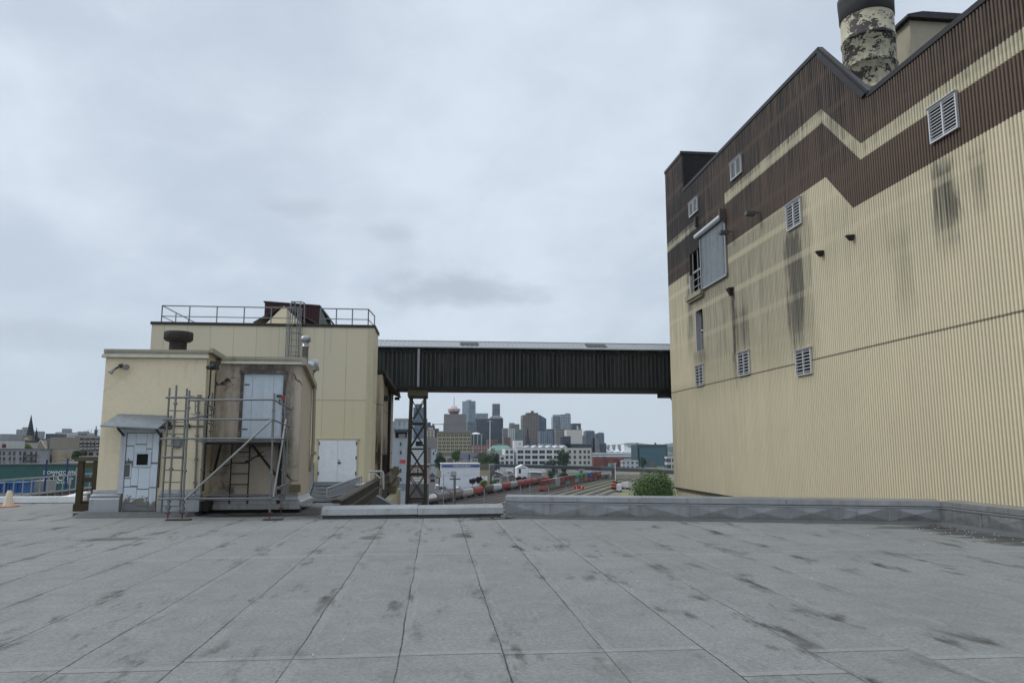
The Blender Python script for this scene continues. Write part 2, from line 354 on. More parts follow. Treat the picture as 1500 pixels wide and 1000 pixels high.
def seg(p0, p1, nrm, npan, first=0):
    d = (p1 - p0); L = d.length; d = d / L; back = -nrm * .32
    def Q(s, o, z): q = p0 + d * s + nrm * o; return (q.x, q.y, z)
    core.add([Q(0, 0, 0), Q(L, 0, 0), Q(L, -.3, 0), Q(0, -.3, 0), Q(0, 0, .5), Q(L, 0, .5), Q(L, -.3, .5), Q(0, -.3, .5)], [(0, 1, 5, 4), (1, 2, 6, 5), (2, 3, 7, 6), (3, 0, 4, 7), (4, 5, 6, 7)])
    for i in range(npan):
        s0 = L * i / npan + .006; s1 = L * (i + 1) / npan - .006
        a = p0 + d * s0 + nrm * .012; b = p0 + d * s1 + nrm * .012
        crosspanel(pan, a, b, .07, .36, nrm, R.uniform(.012, .026)); pan.v[-5:] = [(v[0], v[1], v[2]) for v in [Vector(q) + Vector((nrm.x, nrm.y, 0)) * R.uniform(-.004, .012) for q in pan.v[-5:]]]
        pan.add([Q(s1 - .004, .012, .07), Q(s1 + .016, .022, .07), Q(s1 + .016, .022, .36), Q(s1 - .004, .012, .36)], [(0, 1, 2, 3)])
    drip.add([Q(-.02, .012, .365), Q(L, .012, .365), Q(L, .045, .355), Q(-.02, .045, .355), Q(-.02, .012, .395), Q(L, .012, .395), Q(L, .045, .378), Q(-.02, .045, .378)], [(3, 2, 1, 0), (3, 7, 6, 2), (7, 4, 5, 6), (0, 4, 7, 3)])
    k = max(2, int(L / 2.6))
    for i in range(k):
        s0 = L * i / k + .004; s1 = L * (i + 1) / k - .004; z = .515 + (i % 2) * .006
        cop.add([Q(s0, .03, .405), Q(s1, .03, .405), Q(s1, .02, z), Q(s0, .02, z), Q(s0, -.33, z + .03), Q(s1, -.33, z + .03), Q(s0, -.33, .3), Q(s1, -.33, .3)], [(0, 1, 3 - 1, 3), (3, 2, 5, 4), (4, 5, 7, 6), (0, 3, 4, 6), (1, 7, 5, 2)])
    cant.add([Q(-.1, .16, .003), Q(L, .16, .003), Q(L, .02, .075), Q(-.1, .02, .075)], [(0, 1, 2, 3)])
seg(Vector(B1), Vector(C1), nv, 9)
seg(Vector(C1), Vector((11.26, -3.)), Vector((-1, 0)), 15)
core.build('parapet_core', concrete, par); pan.build('flashing_panel', flash, par); drip.build('drip_edge', galv, par); cop.build('coping', flash, par); cant.build('cant_strip', upst, par)

par = thing('parapet', 'low plain parapet with bright folded metal coping in front of the trestle', 'parapet', (A1[0], A1[1], 0))
mb = MB(); mb.box(A1[0], B1[0] - .03, 18.97, 19.3, 0, .2); mb.build('upstand', upst, par)
mb = MB()
for a, b in ((A1[0] - .03, -.42), (-.41, B1[0] - .035)):
    mb.add([(a, 18.93, .075), (b, 18.93, .085), (b, 18.91, .1), (a, 18.91, .09), (b, 18.95, .24), (a, 18.95, .23), (b, 19.33, .31), (a, 19.33, .29), (b, 19.33, .1), (a, 19.33, .1)], [(0, 1, 2, 3), (3, 2, 4, 5), (5, 4, 6, 7), (7, 6, 8, 9), (0, 3, 5, 7, 9), (1, 8, 6, 4, 2)])
mb.build('coping', flash, par)
mb = MB()
for i in range(260):                       # dead leaves and grit
    if i < 150: x = 1.35 + R.gauss(0, .28); y = 18.72 - abs(R.gauss(0, .07))
    elif i < 210: x = 11.0 - abs(R.gauss(0, .2)); y = 15.9 - abs(R.gauss(0, .5))
    else: x = -3.1 + R.gauss(0, .5); y = 20.4 + R.gauss(0, .8)
    a = R.uniform(0, 6.3); r = R.uniform(.012, .045); u = Vector((math.cos(a), math.sin(a), R.uniform(-.3, .3))) * r; w = Vector((-math.sin(a), math.cos(a), R.uniform(-.2, .4))) * r * .6
    c = Vector((x, y, .012 + R.uniform(0, .035))); mb.add([c - u, c - w, c + u, c + w], [(0, 1, 2, 3)])
struct(mb.build('leaf_litter', weather('dead_leaves', (.06, .045, .03), .9, .4, 0, 3, 0)), 'stuff')
mb = MB()
for i in range(46):                        # pale crumbs lying about
    x = R.uniform(-9, 10.5); y = R.uniform(5, 18.5) if i > 25 else R.uniform(13, 16); 
    if i <= 25: x = 10.6 + R.gauss(0, .35)
    mb.obox((x, y, .012), (R.uniform(.006, .018), R.uniform(.006, .018), .012), R.uniform(0, 3))
struct(mb.build('gravel_crumbs', offw), 'stuff')

# ------------------------------------------------------------------ corrugated building on the right
WX = 16.5
cb = thing('corrugated_building', 'tall cream and brown corrugated industrial building with a zigzag roofline', 'building', (WX, 30, GZ))
def ztop(y):
    if y > 47.7: return 21.64
    if y > 29.33: return 18.95
    if y > 25.94: return 15.2 + (y - 25.94) / 3.39 * 3.75
    return 15.2
def lin(y, y0, y1, a, b): return b if y > y1 else a if y < y0 else a + (b - a) * (y - y0) / (y1 - y0)
def zs1(y): return lin(y, 26.65, 29.45, 13.55, 16.3)      # stripe top
def zs0(y): return lin(y, 26.75, 29.42, 12.93, 15.66)     # stripe bottom
def zl(y): return lin(y, 27.48, 29.4, 11.2, 13.2)
pitch = .1525; amp = .02; dep = .08
HOLES = [(44.4, 46.95, 11.5, 14.3), (44.8, 46.15, 7.8, 10.35)]
STRIPE_GAP = (40.55, 45.25)
mb = MB(); y = 4.; cols = []
PROF = [(0., 0.), (.14, -.004), (.30, -.004), (.44, 0.), (.50, .012), (.57, .068), (.62, .08), (.82, .08), (.87, .068), (.94, .012)]
ys = []; xo = {}
for i in range(int((51.5 - 4) / pitch)):
    for f, dx in PROF: yq = 4 + pitch * (i + f); ys.append(yq); xo[yq] = dx
ys.append(51.5)
def xw(y): return WX - amp + xo.get(y, 0.)
zb = -.95
for a, b in zip(ys, ys[1:]):
    ym = (a + b) / 2; gap = STRIPE_GAP[0] < ym < STRIPE_GAP[1]
    hs = [h for h in HOLES if h[0] < ym < h[1]]
    brk = [(zb, zl)]
    lv = [(lambda q: zb, zl, 0), (zl, zs0, 1), (zs0, zs1, 1 if gap else 2), (zs1, ztop, 1)]
    for f0, f1, mi in lv:
        m0 = f0(ym) if f0 is not ztop else ztop(ym)
        z0a, z0b, z1a, z1b = f0(a), f0(b), f1(a), f1(b)
        if f1 is ztop and abs(ztop(a) - ztop(b)) > 1: z1a = z1b = ztop(ym)
        segs = [(z0a, z0b, z1a, z1b)]
        for h in hs:
            new = []
            for s0a, s0b, s1a, s1b in segs:
                if h[3] <= s0a or h[2] >= s1a: new.append((s0a, s0b, s1a, s1b)); continue
                if h[2] > s0a: new.append((s0a, s0b, h[2], h[2]))
                if h[3] < s1a: new.append((h[3], h[3], s1a, s1b))
            segs = new
        for s0a, s0b, s1a, s1b in segs:
            mb.add([(xw(a), a, s0a), (xw(b), b, s0b), (xw(b), b, s1b), (xw(a), a, s1a)], [(3, 2, 1, 0)], mi, True)
wall = mb.build('corrugated_wall', [cream, brown, stripe], cb)
me = wall.data                                    # weld the strips so the corrugation shades smoothly
import bmesh
bm = bmesh.new(); bm.from_mesh(me); bmesh.ops.remove_doubles(bm, verts=bm.verts, dist=.0008); bm.to_mesh(me); bm.free()
mb = MB()                                          # the body behind the sheeting
mb.box(18., 44, 4, 25.9, GZ, 15.1); mb.box(18., 44, 25.9, 29.3, GZ, 15.1); mb.box(18., 44, 29.3, 36.3, GZ, 15.1); mb.box(18., 44, 36.3, 51.4, GZ, 18.85); mb.box(18., 30, 47.8, 51.4, 18.85, 21.55)
mb.box(16.55, 18., 47.0, 51.4, zb, 18.8); mb.box(16.55, 18., 4, 44.3, zb, 11.1); mb.box(16.55, 18, 4, 25.9, 11.1, 15.1); mb.box(16.55, 18, 29.4, 44.3, 11.1, 15.1); mb.box(16.55, 16.9, 29.4, 36.3, 15.1, 18.85); mb.box(16.55, 18, 36.3, 44.3, 15.1, 18.85)
mb.box(16.55, 18, 44.3, 47.0, 14.35, 18.85); mb.box(16.55, 18, 44.3, 47.0, zb, 7.75); mb.box(16.55, 18, 44.3, 47.0, 10.4, 11.45)
mb.box(16.55, 18, 47.8, 51.4, 18.85, 21.55)
mb.ext([(25.9, 15.1), (29.4, 15.1), (29.4, 18.85)], 'x', 16.56, 16.9)
mb.build('inner_wall', weather('inner_concrete', (.018, .017, .016), .9, .2, .3, .3, .1), cb)
mb = MB(); mb.box(16.62, 43.9, 4.1, 51.3, GZ, zb); mb.build('foundation_wall', weather('stained_foundation', (.42, .38, .28), .85, .15, .7, .8, .2), cb)
mb = MB(); mb.box(16.44, 16.6, 4., 51.52, zb - .1, zb); mb.build('base_flashing', weather('black_flashing', (.03, .027, .025), .8, .3, .4, 1, .1), cb)
mb = MB(); mb.box(19.2, 40, 51.6, 57, GZ, 17.5); mb.build('rear_wing_wall', cream, cb)
# roof edge trim
trim = weather('roof_trim', (.022, .02, .021), .5, .3, .3, .8, .1, .2)
mb = MB()
def trimseg(y0, z0, y1, z1): mb.bar((WX + .06, y0, z0 + .06), (WX + .06, y1, z1 + .06), .24, .2)
trimseg(4, 15.2, 25.94, 15.2); trimseg(25.9, 15.2, 29.36, 18.95); trimseg(29.3, 18.95, 47.7, 18.95); trimseg(47.66, 21.64, 51.56, 21.64)
mb.bar((16.35, 47.62, 21.68), (20.9, 47.62, 21.68), .12, .2)
mb.ext([(26.0, 15.32), (29.33, 19.0), (29.33, 18.62), (26.3, 15.25)], 'x', 16.38, 16.47)
mb.build('roof_trim', trim, cb)
dkc = weather('blackened_cladding', (.016, .015, .015), .7, .3, .2, 1, .2)
mb = MB()
k = 0
for i in range(60):
    x0 = 16.52 + i * .072; mb.box(x0, x0 + .036, 47.6, 47.66, 18.9, 21.6)
mb.box(16.52, 20.85, 47.62, 47.78, 18.9, 21.62)
mb.build('penthouse_end_wall', dkc, cb)
# chimney with peeling paint
def peel():
    m, t, b = newmat('peeling_paint'); p = t.pos(); x, y, z = t.sep(p)
    big = t.noise(t.vm('MULTIPLY', p, (.75, .75, .9)), 1., 3, .5)
    n = t.add(t.mul(t.noise(t.vm('MULTIPLY', p, (2.2, 2.2, 3.)), 1., 7, .68, .7), .55), t.mul(t.noise(t.vm('MULTIPLY', p, (8., 8., 10.)), 1., 6, .7, .9), .45))
    low = t.rng(z, 15.5, 21.5, .04, -.015); rim = t.m('FRACT', t.m('DIVIDE', t.sub(z, 15.), 1.3)); rimd = t.rng(t.m('ABSOLUTE', t.sub(rim, .92)), .0, .1, .05, 0.)
    n = t.add(t.add(n, t.mul(t.sub(big, .5), .62)), rimd); pl = t.rng(t.add(n, low), .508, .522)
    c = t.mix(t.noise(p, 2.5, 5), (.30, .27, .19), (.58, .53, .37)); c = t.mix(t.rng(t.noise(t.comb(t.mul(x, 4), t.mul(y, 4), t.mul(z, .5)), 1, 5), .5, .75, 0., .6), c, (.14, .125, .1))
    edge = t.mul(t.rng(t.add(n, low), .484, .508), t.sub(1, pl)); c = t.mix(t.mul(edge, .6), c, (.70, .66, .52)); c = t.mix(t.rng(t.noise(p, 6, 6, .7), .56, .7, 0., .55), c, (.10, .075, .05))
    c = t.mix(pl, c, t.mix(t.noise(p, 9, 4), (.010, .010, .010), (.045, .036, .03)))
    setb(t, b, c, .7, 0., t.bump(t.sub(1, pl), .7, .03)); return m
cx, cy = 19.5, 30.4
zc = PX(1277, 17, 19.3).z
ch = MB(); pr = [(1.13, 13.)]
z = 15.0
while z + 1.3 < zc + .2:
    pr += [(1.13, z), (1.13, z + 1.12), (1.165, z + 1.14), (1.165, z + 1.24), (1.13, z + 1.26)]; z += 1.3
pr += [(1.13, zc + .05)]
ch.lathe((cx, cy, 0), pr, 40)
k = 15.0
while k + 1.3 < zc + .2:
    for a in (3.6, 4.7): ch.obox((cx + 1.18 * math.cos(a), cy + 1.18 * math.sin(a), k + 1.19), (.08, .22, .14), a)
    k += 1.3
o = ch.build('chimney', peel(), cb)
m2 = MB(); m2.lathe((cx, cy, 0), [(1.14, zc), (1.17, zc + .03), (1.18, zc + .5), (1.20, zc + .85), (1.20, zc + 1.1), (1.14, zc + 1.1), (1.1, zc + .3)], 40)
m2.build('chimney_cap', weather('sooty_cap', (.03, .03, .032), .75, .4, .4, 1.5, .3), o)
stucco = weather('stained_stucco', (.40, .36, .27), .85, .18, .65, .55, .25, 0, (.09, .08, .065))
mb = MB(); qk = PX(1332, 30, 22.); zk = qk.z; mb.box(22, 29, qk.y, qk.y + 4, 15, zk); o = mb.build('rooftop_block', stucco, cb)
mb = MB(); mb.ext([(21.75, zk), (29.3, zk), (29.3, zk + .14), (28.6, zk + .32), (22.5, zk + .32), (21.75, zk + .14)], 'y', qk.y - .3, qk.y + 4.2); mb.build('roof_slab', trim, o)
mb = MB(); mb.box(20.05, 24, 34.2, 41.5, 15, 20.75); mb.box(19.95, 24.1, 34.1, 41.6, 20.75, 20.9); mb.build('rooftop_vent', stucco, cb)

# louvres: frame > slats
frm = weather('louvre_frame', (.62, .63, .64), .5, .12, .15, 2, .05, .4)
def louvre(y0, y1, z0, z1, ns, lab=None, fade=1.):
    X = WX - amp - .012; w = .055
    fr = MB(); fr.box(X - .09, X, y0, y0 + w, z0, z1); fr.box(X - .09, X, y1 - w, y1, z0, z1)
    fr.box(X - .09, X, y0 + w, y1 - w, z0, z0 + w); fr.box(X - .09, X, y0 + w, y1 - w, z1 - w, z1)
    ym = (y0 + y1) / 2; fr.box(X - .085, X, ym - .03, ym + .03, z0 + w, z1 - w)
    fr.ext([(X - .15, z1 + .01), (X - .15, z1 + .03), (X, z1 + .07), (X, z1 + .002)], 'y', y0 - .04, y1 + .04)
    f = fr.build('louvre', frm, cb)
    if lab: f['label'] = lab
    s = MB(); h = (z1 - z0 - 2 * w) / ns
    for i in range(ns):
        zc = z0 + w + h * (i + .5)
        for a, b in ((y0 + w, ym - .03), (ym + .03, y1 - w)):
            s.ext([(X - .08, zc - h * .1), (X - .078, zc + h * .12), (X - .066, zc + h * .15), (X - .066, zc - h * .06)], 'y', a, b)
    s.build('louvre_slats', frm, f)
    q = MB(); q.box(X - .012, X - .004, y0 + w, y1 - w, z0 + w, z1 - w); q.build('louvre_backing', blackm, f)
for l in [(21.15, 22.52, 11.79, 13.0, 10, 'large white louvre below the cream stripe'), (31.59, 32.98, 11.82, 13.05, 8), (37.87, 39.34, 16.61, 17.61, 7), (44.84, 46.39, 16.68, 17.61, 6), (37.96, 39.41, 5.56, 6.83, 7), (31.39, 32.8, 4.95, 6.1, 7), (44.88, 46.24, 5.55, 6.83, 6)]: louvre(*l)
# roll-up shutter
mb = MB(); X = WX - .06
for i in range(42):
    z0 = 11.62 + i * .076; mb.add([(X, 40.55, z0), (X, 44.5, z0), (X - .025, 44.5, z0 + .038), (X - .025, 40.55, z0 + .038), (X, 40.55, z0 + .076), (X, 44.5, z0 + .076)], [(3, 2, 1, 0), (5, 4, 3, 2)][:1] + [(4, 5, 2, 3)])
shm = weather('shutter_curtain', (.30, .34, .36), .55, .15, .75, .3, .05, .2, (.05, .05, .05), .35)
sh = mb.build('roller_shutter', shm, cb)
mb = MB(); mb.tube((X - .12, 40.5, 15.0), (X - .12, 45.05, 15.0), .16, 16); mb.build('shutter_drum', weather('shutter_box', (.55, .58, .60), .5, .1, .2, 1, .05, .2), sh)
mb = MB(); mb.box(X - .36, X + .02, 40.36, 40.5, 14.75, 15.35); mb.box(X - .2, X, 40.36, 40.46, 14.55, 14.75); mb.build('end_bracket', weather('bracket_brown', (.10, .085, .075), .6), sh)
mb = MB(); mb.box(X - .07, X + .02, 40.42, 40.55, 11.5, 14.72); mb.box(X - .07, X + .02, 44.5, 44.62, 11.5, 14.72); mb.box(X - .1, X + .02, 40.42, 44.62, 11.42, 11.56); mb.build('guide_rail', galv, sh)
# open doorway with frame, half-height bars and ledge
mb = MB()
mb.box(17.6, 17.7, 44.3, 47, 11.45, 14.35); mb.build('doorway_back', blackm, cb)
mb = MB(); mb.box(16.47, 16.72, 46.82, 46.95, 11.5, 12.9); jl = mb.build('door_jamb', weather('pale_jamb', (.42, .42, .42), .7, .15, .3, 1, .1), cb); jl['label'] = 'pale lower jamb of the open doorway'
mb = MB(); mb.box(16.47, 16.72, 46.82, 46.95, 12.9, 14.3); jl = mb.build('door_jamb', weather('maroon_jamb', (.06, .035, .032), .7, .15, .3, 1, .1), cb); jl['label'] = 'dark brown upper jamb of the open doorway'
mb = MB()
for y in (46.4, 45.5, 44.75): mb.bar((16.56, y, 11.5), (16.56, y, 14.3), .06)
for z in (12.0, 12.45, 12.95): mb.bar((16.56, 44.4, z), (16.56, 46.4, z), .05 if z < 12.9 else .12)
mb.build('doorway_guard', weather('guard_grey', (.28, .28, .28), .6), cb)
mb = MB(); mb.box(16.2, 17.4, 44.3, 47.15, 11.2, 11.5); mb.box(16.3, 17.4, 44.4, 47.05, 11.05, 11.2); mb.build('doorway_ledge', weather('mossy_ledge', (.30, .28, .2), .9, .3, .7, 1.5, .4, 0, (.03, .03, .02), .6), cb)
mb = MB(); mb.box(17.2, 17.3, 44.6, 46.3, 7.7, 10.4); mb.build('window_glass', glassd, cb)
mb = MB(); mb.box(16.47, 16.85, 46.02, 46.15, 7.8, 10.35); mb.box(16.75, 16.85, 45.95, 46.02, 7.8, 10.35); mb.box(16.75, 16.85, 44.8, 46.02, 9.05, 9.15); mb.box(16.75, 16.85, 44.8, 44.9, 7.8, 10.35)
for i in range(8): mb.box(16.78, 16.82, 44.9, 45.95, 7.95 + i * .13, 7.99 + i * .13)
mb.build('window_frame', weather('pale_jamb', (.42, .42, .42)), cb)
mb = MB(); mb.box(16.3, 16.5, 44.98, 45.22, 15.7, 16.35); mb.build('junction_box', darksteel, cb)
for (y, z) in ((35.9, 13.68), (39.5, 13.72)):
    mb = MB(); mb.bar((16.46, y, z + .02), (16.1, y, z - .02), .08, .05); mb.obox((15.95, y + .02, z - .04), (.5, .34, .17), 0); mb.obox((15.94, y + .02, z - .14), (.4, .28, .05), 0); mb.bar((16.3, y + .3, z + .2), (15.8, y + .1, z), .03)
    mb.build('floodlight', weather('floodlight_grey', (.10, .10, .10), .6, .2, .3, 2), cb)
for (y, z, s) in ((39.9, 10.4, 1.05), (29.95, 9.98, .55), (27.55, 10.0, .5)):
    mb = MB(); mb.add([(16.47, y - .22 * s, z + .2 * s), (16.47, y + .22 * s, z + .2 * s), (16.15, y + .2 * s, z + .16 * s), (16.15, y - .2 * s, z + .16 * s), (16.42, y - .06, z - .25 * s), (16.42, y + .06, z - .25 * s), (16.3, y + .06, z - .25 * s), (16.3, y - .06, z - .25 * s)],
        [(0, 1, 2, 3), (3, 2, 6, 7), (0, 3, 7, 4), (1, 5, 6, 2), (4, 7, 6, 5)])
    if s > 1: mb.tube((16.42, y + .04, z - .3), (16.42, y + .04, 6.8), .018); mb.tube((16.42, y - .12, z - .3), (16.42, y - .12, 6.9), .014)
    mb.build('spout', weather('rusty_spout', (.03, .022, .02), .8), cb)

# ------------------------------------------------------------------ rooftop stair house on the left (cream half and stuccoed recess)
def painted(name, col, dirt, crack=.6, low=.3):
    m, t, b = newmat(name); p = t.pos(); x, y, z = t.sep(p)
    big = t.noise(p, .9, 5, .6); fine = t.noise(p, 10, 6, .7)
    c = t.mix(big, sc(col, .86), sc(col, 1.1)); c = t.mix(t.rng(fine, .4, .7, 0, .25), c, sc(col, .7))
    st = t.rng(t.noise(t.comb(t.mul(x, 3.5), t.mul(y, 3.5), t.mul(z, .5)), 1, 6, .65), .52, .78)
    c = t.mix(t.mul(st, t.add(.12, t.mul(t.rng(z, 2.2, 4.3), low))), c, dirt)
    warp = t.vm('ADD', p, t.vm('SCALE', t.comb(t.noise(p, 2.2, 4), t.noise(t.vm('ADD', p, (9, 3, 1)), 2.2, 4), t.noise(t.vm('ADD', p, (2, 7, 5)), 2.2, 4)), None)) if False else t.vm('ADD', p, t.mixv(p))
    cr = t.mul(t.sub(1, t.rng(t.vor(warp, .55), .004, .016)), t.rng(t.noise(t.vm('ADD', p, (5, 5, 5)), .8, 3), .48, .6))
    pt = t.rng(t.noise(t.vm('ADD', p, (1, 2, 8)), 1.15, 7, .68, .6), .60, .68)
    c = t.mix(t.mul(pt, crack * .55), c, dirt); c = t.mix(t.mul(cr, crack), c, sc(dirt, .45))
    setb(t, b, c, .85, 0., t.bump(t.sub(t.mul(fine, .4), cr), .35, .02), .25); return m, t, b, c
crm = painted('cream_painted_wall', (.76, .65, .46), (.20, .17, .13), .1, .35)[0]
m, t, b, c = painted('blotchy_stucco', (.49, .415, .335), (.06, .05, .042), 1.15, 1.1)
p = t.pos(); x, y, z = t.sep(p)                                   # flaking patches round the upper door
ed = t.m('MAXIMUM', t.sub(t.m('ABSOLUTE', t.add(x, 4.76)), .43), t.sub(t.m('ABSOLUTE', t.sub(z, 2.85)), .95))
fl = t.mul(t.sub(1, t.rng(t.add(ed, t.mul(t.sub(t.noise(p, 5, 6, .7), .5), .5)), .02, .34)), .9)
c2 = t.mix(fl, c, (.07, .06, .05))
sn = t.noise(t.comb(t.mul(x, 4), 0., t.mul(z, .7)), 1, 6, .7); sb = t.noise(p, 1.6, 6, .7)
stain_shade = t.m('MAXIMUM', t.mul(t.sub(1, t.rng(x, -6., -5.1)), .6), t.m('MAXIMUM', t.mul(t.rng(x, -4.35, -4.2), t.sub(1, t.rng(x, -4.0, -3.8)), .8), t.mul(t.rng(z, 3.4, 4.1), .7)))  # left-corner term puts the recess shade into the colour; the others are stains
c2 = t.mix(t.mul(stain_shade, t.rng(t.add(t.mul(sn, .6), t.mul(sb, .4)), .36, .62)), c2, (.085, .07, .058)); t.put(b.inputs['Base Color'], c2); stuc = m
cope = weather('coping_metal', (.36, .335, .25), .6, .12, .3, 1, .05, .2, (.08, .075, .06))
plin = weather('plinth_flashing', (.40, .41, .43), .4, .15, .25, .8, .05, .45)
doorm = weather('worn_blue_paint', (.54, .60, .66), .7, .1, .25, 1.2, .1, 0, (.14, .14, .14), .12)
YB = 20.5; YR = 21.3
sh = thing('stair_house', 'small cream and stained brown rooftop shed with two pale blue doors behind the scaffold', 'shed', (-6, YB, 0))
mb = MB(); mb.box(-8.62, -6.06, YB, 25.2, .1, 4.2); mb.build('cream_wall', crm, sh)
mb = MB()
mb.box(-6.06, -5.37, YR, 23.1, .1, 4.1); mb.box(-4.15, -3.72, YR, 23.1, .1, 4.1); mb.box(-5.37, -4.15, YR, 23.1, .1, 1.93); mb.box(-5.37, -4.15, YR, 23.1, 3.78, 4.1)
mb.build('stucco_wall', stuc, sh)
mb = MB(); mb.add([(-3.715, YR, .1), (-3.715, 23.1, .1), (-3.715, 23.1, 3.62), (-3.715, YR, 4.12)], [(0, 1, 2, 3)]); mb.build('side_wall', weather('pale_stained_stucco', (.50, .43, .34), .85, .15, .5, 1, .2, 0, (.15, .13, .11), .25), sh)
mb = MB(); mb.box(-8.7, -5.98, YB - .08, YB, 4.04, 4.1); mb.box(-8.66, -6.0, YB - .07, 25.3, 4.2, 4.265); mb.box(-8.66, -6.02, YB - .05, YB - .001, 4.1, 4.2)
mb.ext([(YB - .1, 4.2), (YB - .1, 4.32), (25.3, 4.1), (25.3, 3.9)], 'x', -5.98, -5.9)
mb.ext([(YR - .1, 3.98), (YR - .1, 4.12), (23.200000000000003, 3.62), (23.200000000000003, 3.45)], 'x', -3.72, -3.6)
mb.box(-5.9, -3.64, YR - .08, YR + .3, 4.12, 4.2); mb.box(-5.9, -3.72, YR - .06, YR - .001, 4.02, 4.12)
mb.build('roof_coping', cope, sh)
mb = MB(); mb.box(-5.9, -3.66, YR - .075, YR - .06, 4.0, 4.06); mb.box(-8.68, -6.0, YB - .1, YB - .085, 4.05, 4.13); mb.build('gutter_strip', weather('pale_strip', (.6, .56, .46), .6, .1, .2), sh)
# base flashing
mb = MB()
for a, b in ((-8.68, -7.96), (-7.02, -6.0)):
    mb.ext([(YB - .2, .1), (YB - .2, .42), (YB - .15, .46), (YB - .17, .5), (YB - .04, .55), (YB - .04, .62), (YB, .64), (YB, .1)], 'x', a, b); mb.build('base_flashing', plin, sh); mb = MB()
mb.ext([(YR - .12, .12), (YR - .12, .3), (YR - .2, .32), (YR - .2, .36), (YR - .03, .46), (YR, .46), (YR, .12)], 'x', -6.0, -3.7)
mb.build('base_flashing', plin, sh); mb = MB(); mb.ext([(-3.7, .12), (-3.58, .12), (-3.58, .26), (-3.66, .3), (-3.7, .4)], 'y', YR - .1, 23.1)
mb.build('base_flashing', plin, sh)
mb = MB(); mb.prism([(-8.95, YB - .42), (-6.03, YB - .42), (-6.03, YB + .3), (-8.95, YB + .3)], 0.004, .10)
mb.ext([(YB - .75, .004), (YB - .42, .004), (YB - .42, .12)], 'x', -8.75, -6.15)
mb.add([(-8.75, YB - .75, .004), (-8.75, YB - .42, .12), (-9.0, YB - .42, .004)], [(0, 2, 1)])
mb.add([(-6.15, YB - .75, .004), (-6.15, YB - .42, .12), (-5.95, YB - .42, .004)], [(0, 1, 2)])
mb.build('membrane_curb', upst, sh)
mb = MB(); mb.box(-6.02, -3.55, YR - .5, YR - .46, .1, .24); mb.box(-6.02, -3.55, YR - .46, YR, .18, .22); mb.build('curb_board', weather('grey_board', (.30, .30, .28), .8, .2, .5, 2, .2), sh)
mb = MB(); mb.box(-5.98, -3.6, YR - .3, YR, .004, .18); mb.box(-5.99, -5.8, YB - .1, YB + .35, .1, .34); mb.build('curb_shade', weather('shade_black', (.02, .02, .02), .9, .3, 0, 2, .2), sh)  # solid black blocks standing in for the deep shade under the curb
# lower door with a black pane
dl = MB(); x0, x1 = -7.92, -7.12; z0, z1 = .12, 2.08
dc = MB(); dc.box(x0, x1, YB - .06, YB - .001, z0, z1)
rr = random.Random(3)
panels = [(0, .28, .84, 1), (.28, .62, .86, 1), (.62, .8, .80, 1), (.0, .24, .64, .83), (.24, .62, .60, .85), (.8, 1, .62, 1), (.62, .8, .62, .79), (0, .2, .42, .6), (.2, .42, .32, .56), (.42, .78, .28, .56), (.78, 1, .3, .6), (0, .4, .1, .3), (.4, .78, .06, .27), (.78, 1, 0.04, .29), (.0, .2, .31, .41)]
for a, b, c, d in panels:
    k = .0045; yy = YB - .06 - rr.uniform(.006, .016)
    dl.box(x0 + a * .8 + k, x0 + b * .8 - k, yy, YB - .06, z0 + c * 1.96 + k, z0 + d * 1.96 - k)
md, t, b = newmat('patched_door'); o = t.obj(False); p = t.pos(); x, y, z = t.sep(p)
n = t.noise(p, 4, 6, .7, .5); c = t.mix(t.noise(p, 2, 4), (.54, .60, .66), (.66, .71, .75))
c = t.mix(t.rng(t.add(n, t.rng(z, .15, .75, .22, -.25)), .52, .56), c, (.20, .19, .165)); c = t.mix(t.rng(t.noise(t.comb(t.mul(x, 8), 0., t.mul(z, 1)), 1, 5), .55, .75, 0, .35), c, (.15, .15, .15))
setb(t, b, c, .7, 0., t.bump(n, .2, .01), .3)
dr = dl.build('lower_door', md, sh); dc.build('door_core', weather('door_core', (.2, .21, .215), .9), dr); dr['label'] = 'pale blue door patched with boards, with a black pane'
mb = MB(); wx0, wx1, wz0, wz1 = -7.64, -7.36, 1.27, 1.55
mb.box(wx0 - .07, wx1 + .07, YB - .10, YB - .07, wz0 - .05, wz0); mb.box(wx0 - .07, wx1 + .07, YB - .10, YB - .07, wz1, wz1 + .05); mb.box(wx0 - .07, wx0, YB - .10, YB - .07, wz0, wz1); mb.box(wx1, wx1 + .07, YB - .10, YB - .07, wz0, wz1)
mb.build('window_frame', doorm, dr)
mb = MB(); mb.box(wx0, wx1, YB - .088, YB - .078, wz0, wz1); mb.build('window_pane', blackm, dr)
mb = MB(); mb.box(-7.92, -7.8, YB - .09, YB - .078, .98, 1.28); mb.tube((-7.83, YB - .08, 1.36), (-7.83, YB - .13, 1.36), .02); mb.bar((-7.83, YB - .13, 1.32), (-7.83, YB - .13, 1.44), .02); mb.build('lock_plate', weather('worn_plate', (.12, .11, .10), .7, .2, .2, 3), dr)
mb = MB(); mb.box(-7.1, -7.06, YB - .12, YB - .06, 1.78, 1.9); mb.bar((-7.08, YB - .05, .7), (-7.08, YB - .05, 2.1), .025); mb.build('hinge', darksteel, dr)
mb = MB(); mb.box(-8.06, -7.93, YB - .1, YB - .001, .55, 2.14); mb.box(-8.1, -7.02, YB - .12, YB - .001, 2.1, 2.2); mb.build('door_frame', weather('frame_paint', (.50, .52, .55), .7, .1, .3, 1), sh)
